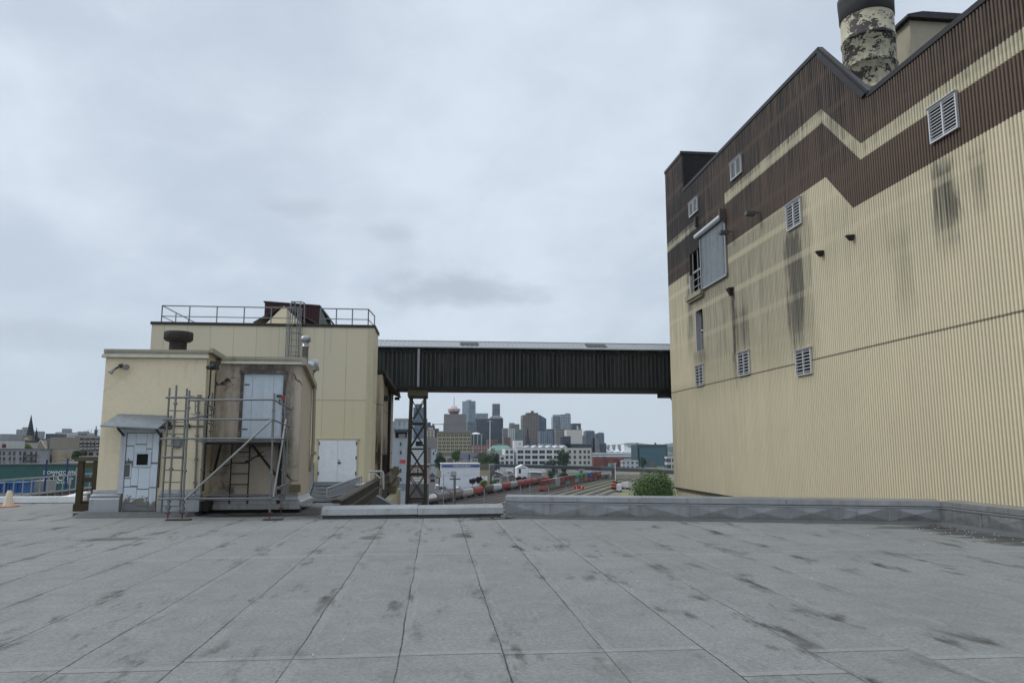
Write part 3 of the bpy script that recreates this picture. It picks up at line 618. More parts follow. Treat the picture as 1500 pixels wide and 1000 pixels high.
mb = MB(); mb.add([(-8.38, YB - .62, 2.26), (-6.98, YB - .62, 2.2), (-6.86, YB - .002, 2.54), (-8.2, YB - .002, 2.58), (-8.38, YB - .62, 2.23), (-6.98, YB - .62, 2.17), (-6.86, YB - .002, 2.5), (-8.2, YB - .002, 2.54)], [(0, 1, 2, 3), (7, 6, 5, 4), (0, 4, 5, 1), (1, 5, 6, 2), (3, 2, 6, 7), (0, 3, 7, 4)])
aw = mb.build('awning', weather('awning_metal', (.22, .24, .26), .55, .2, .45, 1.5, .15, .3, (.07, .07, .07), .3), sh)
mb = MB(); mb.box(-8.02, -7.04, YB - .35, YB - .001, 2.2, 2.24)
for x in (-8.0, -7.08): mb.bar((x, YB - .5, 2.2), (x, YB - .002, 1.98), .04)
mb.build('awning_bracket', darksteel, aw)
# upper door
mb = MB(); x0, x1 = -5.30, -4.22
mb.box(x0, x1, YR + .06, YR + .12, 1.98, 3.74)
for a, b in ((x0, x0 + .24), (x0 + .25, x0 + .80), (x0 + .81, x1)): mb.box(a + .004, b - .004, YR + .045, YR + .06, 1.99, 3.73)
du = mb.build('upper_door', doorm, sh); du['label'] = 'plain pale blue door above the scaffold platform'
mb = MB(); mb.box(x0 - .07, x0, YR - .01, YR + .14, 1.94, 3.78); mb.box(x1, x1 + .07, YR - .01, YR + .14, 1.94, 3.78); mb.box(x0 - .1, x1 + .1, YR - .03, YR + .14, 3.74, 3.82); mb.build('upper_door_frame', weather('rotten_frame', (.09, .075, .065), .9, .4, .5, 3, .4, 0, (.4, .4, .4), .3), sh)
mb = MB(); mb.box(x0 + .02, x0 + .16, YR + .035, YR + .045, 3.42, 3.45); mb.build('hinge', darksteel, du); mb = MB(); mb.box(x0 + .02, x0 + .16, YR + .035, YR + .045, 2.2, 2.23); mb.build('hinge', darksteel, du); mb = MB(); mb.bar((x1 - .09, YR + .03, 2.9), (x1 - .09, YR + .03, 3.02), .03); mb.build('handle', darksteel, du)
mb = MB(); mb.obox((x1 + .03, YR - .06, 3.06), (.10, .08, .13)); mb.build('alarm_bell', weather('red_paint', (.30, .045, .03), .6), sh)
mb = MB(); mb.obox((x1 - .1, YR - .03, 3.12), (.12, .06, .07)); mb.build('alarm_bracket', darksteel, sh)
# twin lamp, junction, duct stub, pipes
mb = MB(); y = YB - .04
mb.lathe((-8.2, y, 3.83), [(.03, -.05), (.075, -.02), (.075, .03), (.03, .05)], 12); mb.tube((-8.2, y - .02, 3.84), (-8.32, y - .14, 3.72), .025); mb.tube((-8.2, y - .02, 3.84), (-8.08, y - .12, 3.8), .025)
fl = mb.build('twin_floodlight', darksteel, sh)
mb = MB(); mb.tube((-8.32, y - .12, 3.74), (-8.40, y - .18, 3.62), .035, 12, 0, .07); mb.build('lamp_head', weather('lamp_glass', (.26, .255, .23), .25, .1, 0, 2), fl)
mb = MB(); mb.tube((-8.09, y - .1, 3.82), (-8.0, y - .2, 3.77), .04, 12, 0, .085); mb.build('lamp_head', weather('lamp_glass', (.26, .255, .23)), fl)
mb = MB(); mb.obox((-5.86, YB - .02, 3.86), (.2, .16, .22)); mb.tube((-5.86, YB - .1, 3.84), (-5.98, YB - .24, 3.78), .07, 10, 0, .05); mb.build('wall_lamp', darksteel, sh)
mb = MB(); mb.path([(-5.98, YB + .1, 4.0), (-5.98, YB + .1, 3.1), (-6.0, YB + .1, 3.05), (-6.0, YB + .1, .6)], .022); mb.path([(-5.9, YB + .3, 3.7), (-5.9, YB + .3, 2.6)], .015); mb.build('conduit', darksteel, sh)
mb = MB(); mb.path([(-6.95, YB - .03, 2.28), (-6.2, YB - .03, 2.26), (-6.03, YB - .03, 2.26)], .016); mb.path([(-7.0, YB - .06, 2.22), (-6.86, YB - .06, 2.2), (-6.80, YB - .05, 2.3), (-6.78, YB - .04, 2.42)], .022); mb.obox((-6.9, YB - .05, 2.32), (.07, .07, .07)); mb.obox((-6.42, YB - .05, 2.27), (.07, .06, .1)); mb.build('cable', darksteel, sh)
mb = MB(); mb.tube((-6.68, YB - .1, 1.84), (-6.68, YB - .002, 1.84), .145, 20); mb.tube((-6.68, YB - .14, 1.84), (-6.68, YB - .1, 1.84), .12, 20); mb.build('wall_cap', weather('cap_grey', (.2, .2, .2), .7, .3, .3, 2), sh)
mb = MB(); mb.path([(-3.64, 23.0, 3.5), (-3.62, 23.0, 1.8), (-3.66, 23.0, 1.0)], .05); mb.obox((-3.6, 23.0, 1.55), (.14, .14, .1)); mb.build('downpipe', weather('old_downpipe', (.32, .29, .23), .7, .2, .5, 2), sh)
mb = MB(); mb.obox((-3.78, YR - .06, .62), (.28, .1, .2)); mb.build('wall_box', weather('mossy_box', (.14, .12, .07), .9, .3, .3, 2), sh)
# iron rungs and struts of the old landing under the upper door
iron = weather('black_iron', (.018, .016, .015), .7, .3, .2, 2)
mb = MB(); xa, xb = -5.47, -5.0
for x in (xa, xb): mb.bar((x, YR - .16, .2), (x, YR - .16, 1.9), .03)
for i in range(6): mb.bar((xa, YR - .16, .45 + i * .285), (xb, YR - .16, .45 + i * .285), .025)
mb.build('iron_ladder', iron, sh)
mb = MB(); mb.box(-6.0, -4.0, YR - .75, YR - .02, 1.86, 1.9)
for x in (-5.95, -5.5, -5., -4.5, -4.05): mb.bar((x, YR - .75, 1.83), (x, YR - .02, 1.83), .04, .08)
mb.bar((-6.0, YR - .74, 1.84), (-4., YR - .74, 1.84), .04, .1)
mb.bar((-5.62, YR - .68, 1.82), (-5.95, YR - .04, 1.0), .05); mb.bar((-4.85, YR - .68, 1.82), (-4.25, YR - .04, .9), .05); mb.bar((-4.2, YR - .1, .1), (-4.2, YR - .1, 1.86), .09)
mb.build('landing', iron, sh)
# exhaust cap on the roof
mv = thing('exhaust_vent', 'black mushroom shaped exhaust vent on the cream shed roof', 'vent', (-7.1, 22.5, 4.2))
sooty = weather('sooty_metal', (.028, .024, .022), .75, .5, .3, 3, .3, 0, (.10, .07, .05), .4)
vx = P(261.5, 495, 22.5).x; v0 = P(261, 499.5, 22.5).z; v1 = P(261, 485.5, 22.5).z
mb = MB(); mb.lathe((vx, 22.5, 0), [(.24, 4.1), (.24, v0 + .05)], 24); mb.build('stack', sooty, mv)
mb = MB(); mb.lathe((vx, 22.5, 0), [(.25, v0 - .03), (.34, v0 - .01), (.40, v0 + .05), (.40, v1 - .05), (.385, v1 - .02), (.2, v1)], 28); mb.build('hood', sooty, mv)
fv = thing('flue_pipe', 'galvanised flue pipe with round rain cap at the shed corner', 'flue', (-3.98, 23.6, 3.6))
mb = MB(); q = P(447, 520, 23.6); fx = q.x; zt = P(447, 492, 23.6).z
mb.lathe((fx, 23.6, 0), [(.095, 3.4), (.095, zt - .36), (.115, zt - .35), (.115, zt - .32), (.095, zt - .31), (.095, zt - .15)], 16); mb.build('pipe', galv, fv)
mb = MB(); mb.lathe((fx, 23.6, 0), [(.12, zt - .19), (.155, zt - .17), (.155, zt - .04), (.09, zt), (.02, zt + .015)], 18); mb.build('rain_cap', galv, fv)
q = P(456, 537, 24.6)
du = thing('duct_elbow', 'round galvanised duct elbow behind the shed roof edge', 'duct', (q.x, 24.6, q.z - .3))
mb = MB()
pts = [Vector((q.x - .15, 24.6, q.z - .5)), Vector((q.x - .13, 24.6, q.z - .1)), Vector((q.x - .02, 24.62, q.z + .05)), Vector((q.x + .1, 24.7, q.z + .02))]
for a, b in zip(pts, pts[1:]): mb.tube(a, b, .24, 20)
mb.lathe((q.x, 24.65, q.z - .06), [(.245, -.05), (.25, .02), (.21, .16), (.12, .23), (.02, .25)], 20)
mb.build('elbow', galv, du)

# ------------------------------------------------------------------ scaffold and ladder
scf = thing('scaffold', 'grey tube scaffold platform in front of the two blue doors', 'scaffold', (-5, 19.2, 0))
def std(name, top, bot, r=.026, jack=True):
    mb = MB(); mb.tube((bot[0], bot[1], .14 if jack else bot[2]), top, r, 8)
    k = (Vector(top) - Vector(bot))
    for f in (.13, .37, .62, .86): c = Vector(bot) + k * f; mb.obox(c, (.075, .085, .05))
    o = mb.build('standard', scafm, scf)
    if jack:
        m = MB(); m.tube((bot[0], bot[1], .008), (bot[0], bot[1], .15), .015, 8); m.obox((bot[0], bot[1], .155), (.1, .1, .025)); m.build('jack', rust, o)
def T(px, py, Y): q = P(px, py, Y); return (q.x, q.y, q.z)
YF, YK = 19.15, 20.45
std('a', T(258.7, 564, YF), T(245.6, 760.4, YF)); std('b', T(277.6, 571.5, YF), T(266.6, 760.4, YF)); std('c', T(402, 576, YF), T(394.6, 761, YF))
std('d', T(419, 580, YK), T(411.5, 752, YK)); std('e', T(424, 582, YK), T(416.5, 733, YK), .022, False); std('f', T(301, 588, YK), T(293.6, 747, YK), .026, False); std('g', T(291, 585, YK), T(285, 725, YK), .024, False); std('h', T(311.5, 575, YK + .3), T(308.5, 640, YK + .3), .02, False)
mb = MB()
for a, b in (((276, 586), (402, 585)), ((238, 614), (400, 614)), ((235, 642.5), (416, 642)), ((232, 730.5), (398, 729.3))): mb.tube(T(*a, YF - .045), T(*b, YF - .045), .024)
mb.tube(T(300, 725, YK), T(420, 724.5, YK), .022); mb.tube(T(243, 582, YF), T(290, 582, YF), .03, 6); mb.tube(T(238, 669, YF), T(268, 669, YF), .022)
mb.build('ledger', scafm, scf)
mb = MB()
for a, b in (((401, 585), (427, 600)), ((400, 614.5), (427, 626)), ((398, 729), (414, 724.5)), ((396, 642), (420, 643)), ((278, 580), (313, 586)), ((268, 614), (312, 607)), ((300, 590), (315, 599)), ((300, 617), (314, 623)), ((405, 714), (420, 709))): mb.tube(T(*a, YF), T(*b, YK + .1), .02)
for a in ((427, 598), (427, 625), (313, 598), (313, 623), (292, 580), (409, 714), (421, 709), (243, 614), (246, 744), (267, 744), (425, 570)): mb.obox(T(*a, YK if a[0] > 280 else YF), (.09, .1, .07))
mb.build('transom', scafm, scf)
mb = MB(); mb.tube(T(398, 615, YF - .08), T(271, 731, YF - .08), .026); mb.build('diagonal_brace', weather('pale_tube', (.32, .32, .31), .5, .15, .2, 2, .05, .3), scf)
mb = MB(); mb.tube(T(419, 614, YK), T(400, 728, YF), .026); mb.build('diagonal_brace', weather('pale_tube', (.32, .32, .31)), scf)
q0 = P(282, 644, YF); q1 = P(399, 644, YF)
for i in range(5):
    mb = MB(); y0 = YF + .02 + i * .25; mb.box(q0.x - (0 if i else -.05), q1.x + .02, y0, y0 + .24, q0.z - .045, q0.z - .01); mb.build('deck_plank', weather('deck_board', (.20, .2, .19), .7, .2, .3, 2, .2), scf)
mb = MB()
for a, b in (((286, 586), (286, 606)), ((289.5, 584), (289.5, 606)), ((286, 595), (290, 594)), ((279, 606), (292, 608))): mb.tube(T(*a, YK - .3), T(*b, YK - .3), .014, 6)
mb.build('gate_bar', scafm, scf)
for x0, x1, y in ((242, 276, 761.5), (385, 412, 761)):
    q = PZ(x0, y + 1, 0); q2 = PZ(x1, y + 1, 0)
    mb = MB(); mb.box(q.x, q2.x, q.y - .02, q.y + .22, .005, .03); mb.build('sole_board', weather('sole_wood', (.07, .05, .04), .9, .3, .4, 3, .3), scf)
q = PZ(225, 762, 0); mb = MB(); mb.box(q.x, q.x + .9, q.y, q.y + .2, .004, .025) if False else None
ld = thing('ladder', 'grey metal ladder tied upright to the left end of the scaffold', 'ladder', T(250, 750, YF + .1))
mb = MB(); a0, a1, b0, b1 = (Vector(T(248.7, 568, YF + .1)), Vector(T(236, 751, YF + .1)), Vector(T(274, 569, YF + .1)), Vector(T(263, 751, YF + .1)))
mb.bar(a0, a1, .03, .06); mb.build('rail', scafm, ld); mb = MB(); mb.bar(b0, b1, .03, .06); mb.build('rail', scafm, ld)
for py in (601.5, 618.5, 636, 653.5, 671, 689, 706.5, 724, 741):
    f = (py - 568) / 183; mb = MB(); mb.tube(a0.lerp(a1, f), b0.lerp(b1, f), .014, 8); mb.build('rung', scafm, ld)

# ------------------------------------------------------------------ tall cream block with doors, railing, caged ladder
def panelled():
    m, t, b = newmat('cream_panels'); p = t.pos(); x, y, z = t.sep(p)
    nx, ny, nz = t.sep(t.n.new('ShaderNodeNewGeometry').outputs['Normal'])
    col = (.62, .55, .405)
    u = t.m('DIVIDE', t.add(x, 13.9 - .55), 1.105); fu = t.m('ABSOLUTE', t.sub(t.m('FRACT', t.add(u, 20)), .5))
    j = t.mul(t.m('GREATER_THAN', fu, .4915), t.m('LESS_THAN', ny, -.5))
    j2 = t.m('LESS_THAN', t.m('ABSOLUTE', t.sub(z, 4.05)), .03)
    rv = t.wn(t.m('FLOOR', u), '1D')
    c = t.mix(rv, sc(col, .94), sc(col, 1.05)); c = t.mix(t.noise(p, .35, 4), sc(c, 1) if False else c, sc(col, 1.06))
    lo = t.mix(1., c, (1.0, .985, .91), 'MULTIPLY'); c = t.mix(t.m('LESS_THAN', z, 4.05), c, lo)
    st = t.rng(t.noise(t.comb(t.mul(x, 2.5), t.mul(y, 2.5), t.mul(z, .2)), 1, 5, .6), .55, .8)
    c = t.mix(t.mul(st, .28), c, (.18, .165, .13))
    c = t.mix(t.mul(t.m('MAXIMUM', j, t.mul(j2, .7)), .5), c, (.10, .095, .08))
    setb(t, b, c, .55, 0., None, .35); return m
crp = panelled()
TY = 38.; TX0, TX1, TZ = -13.95, -3.16, 7.75
tb = thing('cream_block', 'taller plain cream panelled block with white double doors and a rooftop railing', 'building', (-8, TY, -.8))
mb = MB(); mb.box(TX0, TX1, TY, TY + 2.6, -.85, TZ); mb.box(TX0, -6.2, TY + 2.6, TY + 12, -.85, TZ - .02); mb.build('panel_wall', crp, tb)
mb = MB(); mb.box(TX0 - .06, TX1 + .05, TY - .05, TY + .12, TZ - .04, TZ + .1); mb.box(TX1 - .1, TX1 + .06, TY + .12, TY + 2.66, TZ - .04, TZ + .1); mb.box(TX0 - .06, TX0 + .1, TY + .12, TY + 12, TZ - .04, TZ + .1); mb.build('roof_edge', weather('dark_edge', (.035, .03, .03), .6), tb)
mb = MB(); mb.box(TX1 - .32, TX1 + .005, TY - .012, TY - .001, -.8, 7.7); mb.box(TX1 + .001, TX1 + .012, TY - .01, TY + .3, -.8, 7.7); mb.box(-6.55, -6.46, TY - .03, TY - .001, -.8, 2.); mb.build('corner_trim', weather('cream_trim', (.55, .49, .33), .5, .05, .15, .5, 0), tb)
dx0, dx1, dz0, dz1 = -5.70, -3.86, .07, 2.1
wd = weather('white_door', (.80, .82, .85), .5, .04, .08, .5, .03)
dm = (dx0 + dx1) / 2
dd = None
for a, b in ((dx0, dm - .004), (dm + .004, dx1)):
    mb = MB(); mb.box(a, b, TY - .05, TY - .001, dz0, dz1); o = mb.build('door_leaf', wd, tb)
    hx = a + .02 if a == dx0 else b - .02
    for z in (.4, 1.15, 1.85): mb = MB(); mb.box(hx - .025, hx + .025, TY - .075, TY - .051, z, z + .16); mb.build('hinge', darksteel, o)
    if a != dx0:
        mb = MB(); mb.obox((a + .1, TY - .09, 1.0), (.16, .06, .05)); mb.obox((a + .06, TY - .07, .99), (.07, .03, .08)); mb.obox((a + .07, TY - .07, 1.12), (.05, .03, .05)); mb.build('handle', darksteel, o)
mb = MB(); mb.box(dx0 - .07, dx0 - .01, TY - .04, TY - .001, dz0, dz1 + .01); mb.box(dx1 + .01, dx1 + .07, TY - .04, TY - .001, dz0, dz1 + .01); mb.box(dx0 - .14, dx1 + .14, TY - .07, TY - .001, dz1 + .02, dz1 + .07); mb.build('door_frame', weather('cream_trim', (.5, .46, .32)), tb)
mb = MB(); mb.box(dx0 - .1, dx1 + .1, TY - .055, TY - .001, dz1 + .012, dz1 + .03); mb.build('door_head', darksteel, tb)
# rooftop railing
pipe = weather('railing_pipe', (.20, .21, .22), .5, .15, .2, 2, .05, .4)
rl = thing('railing', 'grey two-rail pipe railing along the roof of the tall cream block', 'railing', (-8, TY + .1, TZ))
RZ = TZ + .98
def railrun(p0, p1, n, ends=True):
    p0 = Vector(p0); p1 = Vector(p1)
    mb = MB(); mb.tube(p0 + Vector((0, 0, .95)), p1 + Vector((0, 0, .95)), .03); mb.build('top_rail', pipe, rl)
    mb = MB(); mb.tube(p0 + Vector((0, 0, .42)), p1 + Vector((0, 0, .42)), .024); mb.build('mid_rail', pipe, rl)
    for i in range(n + 1):
        q = p0.lerp(p1, i / n); mb = MB(); mb.tube(q, q + Vector((0, 0, .95)), .03); mb.build('post', pipe, rl)
yy = TY + .25
railrun((-13.6, yy, TZ), (-7.0, yy, TZ), 5); railrun((-5.9, yy, TZ), (-3.5, yy, TZ), 3); railrun((-13.6, yy, TZ), (-13.6, yy + 6, TZ), 3); railrun((-3.5, yy, TZ), (-3.35, yy + 2, TZ), 1)
lc = thing('caged_ladder', 'fixed grey ladder with safety hoops on the tall cream block', 'ladder', (-7, TY, 3.8))
def rx(px): return P(px, 500, TY - .1).x
xa, xb = rx(424.), rx(438.)
mb = MB()
for x in (xa, xb): mb.bar((x, TY - .18, 3.6), (x, TY - .18, 8.8), .05, .06)
mb.build('rail', pipe, lc)
for i in range(17): mb = MB(); mb.tube((xa, TY - .18, 3.7 + i * .3), (xb, TY - .18, 3.7 + i * .3), .014, 6); mb.build('rung', pipe, lc)
def hoop(z, nm='hoop'):
    mb = MB(); cx = (xa + xb) / 2; pts = [Vector((cx + .36 * math.cos(a), TY - .2 - .6 * max(0, math.sin(a)) , z)) for a in [math.pi * i / 10 for i in range(11)]]
    for a, b in zip(pts, pts[1:]): mb.bar(a, b, .012, .05)
    mb.build(nm, pipe, lc)
for z in (5.0, 6.15, 7.3, 8.55): hoop(z)
mb = MB(); cx = (xa + xb) / 2
for i in range(1, 10, 2):
    a = math.pi * i / 10; x = cx + .36 * math.cos(a); y = TY - .2 - .6 * math.sin(a); mb.bar((x, y, 4.9), (x, y, 8.6), .04, .012)
mb.build('cage_bar', pipe, lc)
mb = MB(); mb.path([(xa - .02, TY - .18, 8.75), (xa + .02, TY + .05, 9.0), (xa + .1, TY + .5, 9.0), (xa + .1, TY + .6, 7.9)], .03); mb.path([(xb + .02, TY - .18, 8.75), (xb - .02, TY + .05, 9.0), (xb + .1, TY + .5, 9.0), (xb + .1, TY + .6, 7.9)], .03); mb.tube((xa, TY - .1, 8.95), (xb, TY - .1, 8.95), .03); mb.build('grab_rail', pipe, lc)
mb = MB(); mb.obox((xa - .02, TY - .14, 6.0), (.22, .24, .22)); mb.tube((xa - .02, TY - .14, 5.6), (xa - .02, TY - .14, 7.7), .02); mb.build('junction_box', pipe, lc)
# roof structures behind: cream gable, maroon hood
gb = thing('roof_gable', 'cream gabled roof hatch behind the rooftop railing', 'roof hatch', (-6.5, TY + 3, TZ))
g0 = P(372, 473, TY + 3); g1 = P(462, 473, TY + 3); ga = P(416, 448, TY + 3)
mb = MB(); mb.ext([(g0.x, TZ - .1), (g1.x, TZ - .1), (ga.x, ga.z)], 'y', TY + 3, TY + 5.2); mb.build('gable_wall', crp, gb)
mb = MB()
for a, b in ((g0, ga), (ga, g1)):
    d = Vector((b.x - a.x, b.z - a.z)).normalized(); n = Vector((-d.y, d.x)) * .06; e = d * .02
    pts = [(a.x - e.x, a.z - e.y), (b.x + e.x, b.z + e.y), (b.x + e.x + n.x, b.z + e.y + n.y), (a.x - e.x + n.x, a.z - e.y + n.y)]
    mb.ext(pts, 'y', TY + 2.95, TY + 5.3)
mb.build('gable_roof', weather('dark_edge', (.035, .03, .03)), gb)
maroon = weather('maroon_sheeting', (.05, .012, .013), .6, .3, .3, .8, .1)
mh = thing('roof_hood', 'dark maroon ribbed metal hood rising behind the cream gable', 'roof hood', (-6, TY + 6, TZ))
yh = TY + 6
h0 = P(388, 443, yh); h1 = P(469, 449, yh); h2 = P(480, 467, yh)
mb = MB(); mb.ext([(h0.x, TZ - .1), (h1.x, TZ - .1), (h1.x, h1.z), (h0.x, h0.z)], 'y', yh, yh + 3)
for i in range(18):
    x = h0.x + .1 + i * (h1.x - h0.x - .2) / 17; mb.box(x, x + .06, yh - .05, yh - .001, TZ, h1.z)
mb.build('ribbed_wall', maroon, mh)
mb = MB(); mb.ext([(h1.x, TZ), (h2.x - .1, TZ), (h2.x - .1, h2.z), (h1.x, h1.z)], 'y', yh - .02, yh + 3); mb.build('grey_end', weather('hood_grey', (.14, .15, .15), .6), mh)
mb = MB(); mb.ext([(h0.x - .06, h0.z), (h1.x + .01, h1.z), (h2.x + .06, h2.z - .05), (h2.x + .1, h2.z + .03), (h1.x, h1.z + .08), (h0.x - .06, h0.z + .08)], 'y', yh - .08, yh + 3.1); mb.build('hood_roof', weather('dark_edge', (.035, .03, .03)), mh)
# steel stairs to the double doors
stg = weather('stair_steel', (.27, .29, .31), .5, .15, .2, 1.5, .05, .5)
st = thing('steel_stairs', 'short grey steel stairs with railings up to the white double doors', 'stairs', (-5.1, 36.6, -.8))
X0, X1 = -6.2, -3.9
for i in range(5):
    mb = MB(); y = 36.2 + i * .32; z = -.8 + (i + 1) * .168; mb.box(dx0 - .1, dx1 + .15, y, y + .34, z - .04, z); mb.box(dx0 - .1, dx1 + .15, y, y + .02, z - .12, z - .04); mb.build('tread', stg, st)
mb = MB(); mb.box(dx0 - .12, dx1 + .16, 37.6, 37.98, -.05, .04); mb.build('landing', stg, st)
for x, nm in ((dx0 - .16, 'l'), (dx1 + .2, 'r')):
    mb = MB(); mb.bar((x, 36.1, -.75), (x, 37.9, .05), .05, .22); mb.build('stringer', stg, st)
# handrails
mb = MB(); xl = dx0 - .2; mb.path([(xl, 36.0, -.8), (xl, 36.0, .15), (xl, 37.9, 1.0), (xl, 37.9, 0)], .028)
for i in range(7): y = 36.2 + i * .26; mb.tube((xl, y, -.8 + i * .11), (xl, y, .22 + i * .115), .014, 6)
mb.build('handrail', stg, st)
h0, h1 = P(479.5, 715, 35.6), P(529.5, 697, 36.8)
b0, b1 = P(479.5, 729, 35.6), P(529.5, 716, 36.8)
mb = MB(); mb.tube(h0, h1, .035); mb.tube(b0, b1, .03); mb.tube(h1, b1, .03); mb.tube(h0, b0, .04); mb.tube(h0.lerp(b0, .4), h1.lerp(b1, .4), .016)
for i in range(1, 15): mb.bar(h0.lerp(h1, i / 15), b0.lerp(b1, i / 15), .09, .03)
mb.build('handrail', weather('handrail_steel', (.38, .40, .42), .45, .1, .15, 2, .05, .5), st)

# lower deck and its mossy ledge
deckm = weather('gravel_deck', (.10, .097, .088), .95, .35, 0, 3, .5, 0, (.04, .04, .03), .4)
mb = MB(); mb.box(-9.3, -3.3, 24.62, 38.2, GZ, -.8); struct(mb.build('lower_roof', deckm))
lg = thing('ledge_wall', 'dark mossy parapet ledge running back from the roof edge to the old annexe', 'ledge', (-3.1, 30, -.8))
moss = weather('mossy_concrete', (.055, .05, .04), .95, .35, .5, 1.2, .4, 0, (.02, .02, .016), .5)
mb = MB(); mb.box(-3.16, -2.98, 24.4, 49., GZ, .02); mb.build('ledge_body', moss, lg)
mb = MB(); mb.ext([(-3.2, .02), (-2.9, .02), (-2.9, .07), (-2.98, .11), (-3.2, .1)], 'y', 24.3, 49.); mb.build('ledge_cap', moss, lg)
mb = MB(); mb.box(-2.97, -2.9, 24.4, 48.9, -.35, -.27); mb.box(-2.97, -2.93, 24.4, 48.9, -.75, -.7); mb.build('ledge_moulding', weather('brown_moulding', (.10, .08, .05), .9, .3, .4, 1), lg)
# old concrete annexe with damp stains and pipes
def oldwall():
    m, t, b = newmat('old_damp_wall'); p = t.pos(); x, y, z = t.sep(p)
    n = t.noise(p, .8, 6, .65); st = t.noise(t.comb(t.mul(x, 2), t.mul(y, 1.2), t.mul(z, .22)), 1, 6, .65)
    c = t.mix(n, (.36, .31, .24), (.50, .44, .35)); c = t.mix(t.rng(st, .45, .7, 0, .7), c, (.12, .10, .08))
    damp = t.mul(t.rng(t.add(st, t.mul(t.sub(n, .5), .6)), .42, .58), t.mul(t.rng(z, -2., -.3), t.sub(1, t.rng(z, 1.6, 3.))), t.sub(1, t.rng(y, 52, 56)))
    c = t.mix(t.mul(damp, .92), c, (.022, .018, .016))
    j = t.m('MAXIMUM', t.m('LESS_THAN', t.m('ABSOLUTE', t.sub(z, 4.0)), .03), t.m('LESS_THAN', t.m('ABSOLUTE', t.sub(z, 1.35)), .03))
    c = t.mix(t.mul(j, .7), c, (.05, .045, .04)); setb(t, b, c, .85, 0., t.bump(n, .3, .03)); return m
ow = oldwall()
ax = thing('old_annexe', 'old damp stained concrete annexe with black pipes beside the conveyor bridge', 'building', (-5, 49, GZ))
mb = MB(); mb.box(-9, -3.25, 40.7, 58., GZ, 5.7); mb.box(-3.25, -2.9, 40.62, 42.2, GZ, 5.6); mb.build('wall', ow, ax)
mb = MB(); mb.box(-9, -2.75, 40.75, 58.2, 5.7, 5.85); mb.ext([(-3.2, 5.7), (-2.7, 5.5), (-2.7, 5.62), (-3.2, 5.86)], 'y', 40.9, 58.3); mb.build('eave', weather('black_flashing', (.03, .027, .025)), ax)
for y, r in ((43.2, .09), (50.2, .1)):
    mb = MB(); mb.tube((-3.05, y, 5.6), (-3.05, y, -2.5), r); mb.build('downpipe', weather('rusty_pipe', (.025, .018, .015), .8, .4, .3, 2), ax)
for y in (44.0, 45.8, 47.4, 48.6):
    mb = MB(); mb.tube((-3.1, y, 1.3), (-3.1, y, -1.6), .07); mb.tube((-3.1, y, -1.2), (-3.1, y + .5, -1.9), .07); mb.build('pipe', weather('rusty_pipe', (.025, .018, .015)), ax)
mb = MB(); mb.obox((-2.9, 56.6, 5.35), (.35, .5, .2)); mb.obox((-2.95, 45, 4.6), (.3, .5, .3)); mb.build('bracket', darksteel, ax)
wz = weather('weathered_trough', (.22, .19, .14), .9, .3, .5, 1.5, .3, 0, (.04, .035, .03), .4)
mb = MB()
q = P(577, 700, 50); mb.bar(P(567, 703, 49), P(581, 688, 52), .35, .5); mb.bar(P(578, 693, 50), P(583, 686, 50), .12, .5); mb.bar(P(574, 717, 50), P(580, 703, 52), .5, .5); mb.obox(P(577, 690, 51), (.5, .5, .35), .4)
mb.build('broken_trough', wz, ax)
lw = weather('lower_cream_wall', (.52, .46, .32), .8, .15, .4, .8, .15)
mb = MB(); mb.box(-2.9, -1.95 - .55, 42.5, 57.6, GZ, -1.25); mb.build('lower_wall', lw, ax)
# white bent pipe rail by the ledge
pr = thing('pipe_rail', 'short bent white pipe handrail at the end of the mossy ledge', 'handrail', (-3, 37, 0))
mb = MB(); a = P(540, 690, 37.5); b = P(560, 690, 37.5); c = P(561.5, 693, 37.5); e = P(561.5, 716, 37.5); mb.path([a, b, c, e], .05, 10); mb.build('rail', weather('pipe_white', (.45, .45, .44), .6, .1, .3, 2), pr)
mb = MB(); mb.tube(P(541, 690, 37.5), P(541, 704, 37.5), .03); mb.tube(P(548, 692, 37.5), P(557, 700, 37.5), .02); mb.build('support', white, pr)
mb = MB(); mb.box(-3.7, -3.2, 36.4, 37.9, -.05, .02); mb.build('landing', weather('white_slab', (.6, .58, .52), .8), pr)
# small grey pitched roof just beyond the plain parapet
sr = thing('shed_roof', 'small grey pitched roof poking up behind the plain parapet', 'roof', (-2.3, 30, GZ))
a, b, c = P(532, 737, 26), P(582, 737, 26), P(551, 726, 26)
mb = MB(); mb.ext([(a.x, a.z - .3), (b.x + .3, b.z - .3), (c.x, c.z)], 'y', 26, 26.7); mb.build('pitched_roof', weather('grey_felt', (.12, .125, .13), .85, .2, .3, 1, .2), sr)
mb = MB(); mb.box(a.x + .2, b.x, 26.1, 26.6, GZ, a.z - .3); mb.build('wall', concrete, sr)

# ------------------------------------------------------------------ conveyor bridge on its lattice tower
BY0, BY1 = 53., 56.; BX0, BX1 = -4.6, 19.3
br = thing('conveyor_bridge', 'long black timber-clad conveyor bridge spanning between the two buildings', 'bridge', (6, 54.5, 5.8))
def blackwood():
    m, t, b = newmat('black_boards'); p = t.pos(); x, y, z = t.sep(p)
    u = t.m('FLOOR', t.m('DIVIDE', x, .30)); rv = t.wn(u, '1D')
    st = t.noise(t.comb(t.mul(x, 7), 0., t.mul(z, .35)), 1, 6, .7); sp = t.noise(p, 5, 5, .75)
    c = t.mix(rv, (.016, .018, .017), (.045, .048, .045)); c = t.mix(t.rng(st, .45, .75, 0, .75), c, (.095, .10, .095))
    c = t.mix(t.mul(t.rng(t.add(sp, t.rng(z, 7.3, 8.5, -.06, .07)), .62, .72), .55), c, (.13, .135, .13)); setb(t, b, c, .85, 0., t.bump(st, .3, .02), .25); return m
mb = MB(); mb.box(BX0, BX1, BY0 + .06, BY1, 5.98, 8.74)
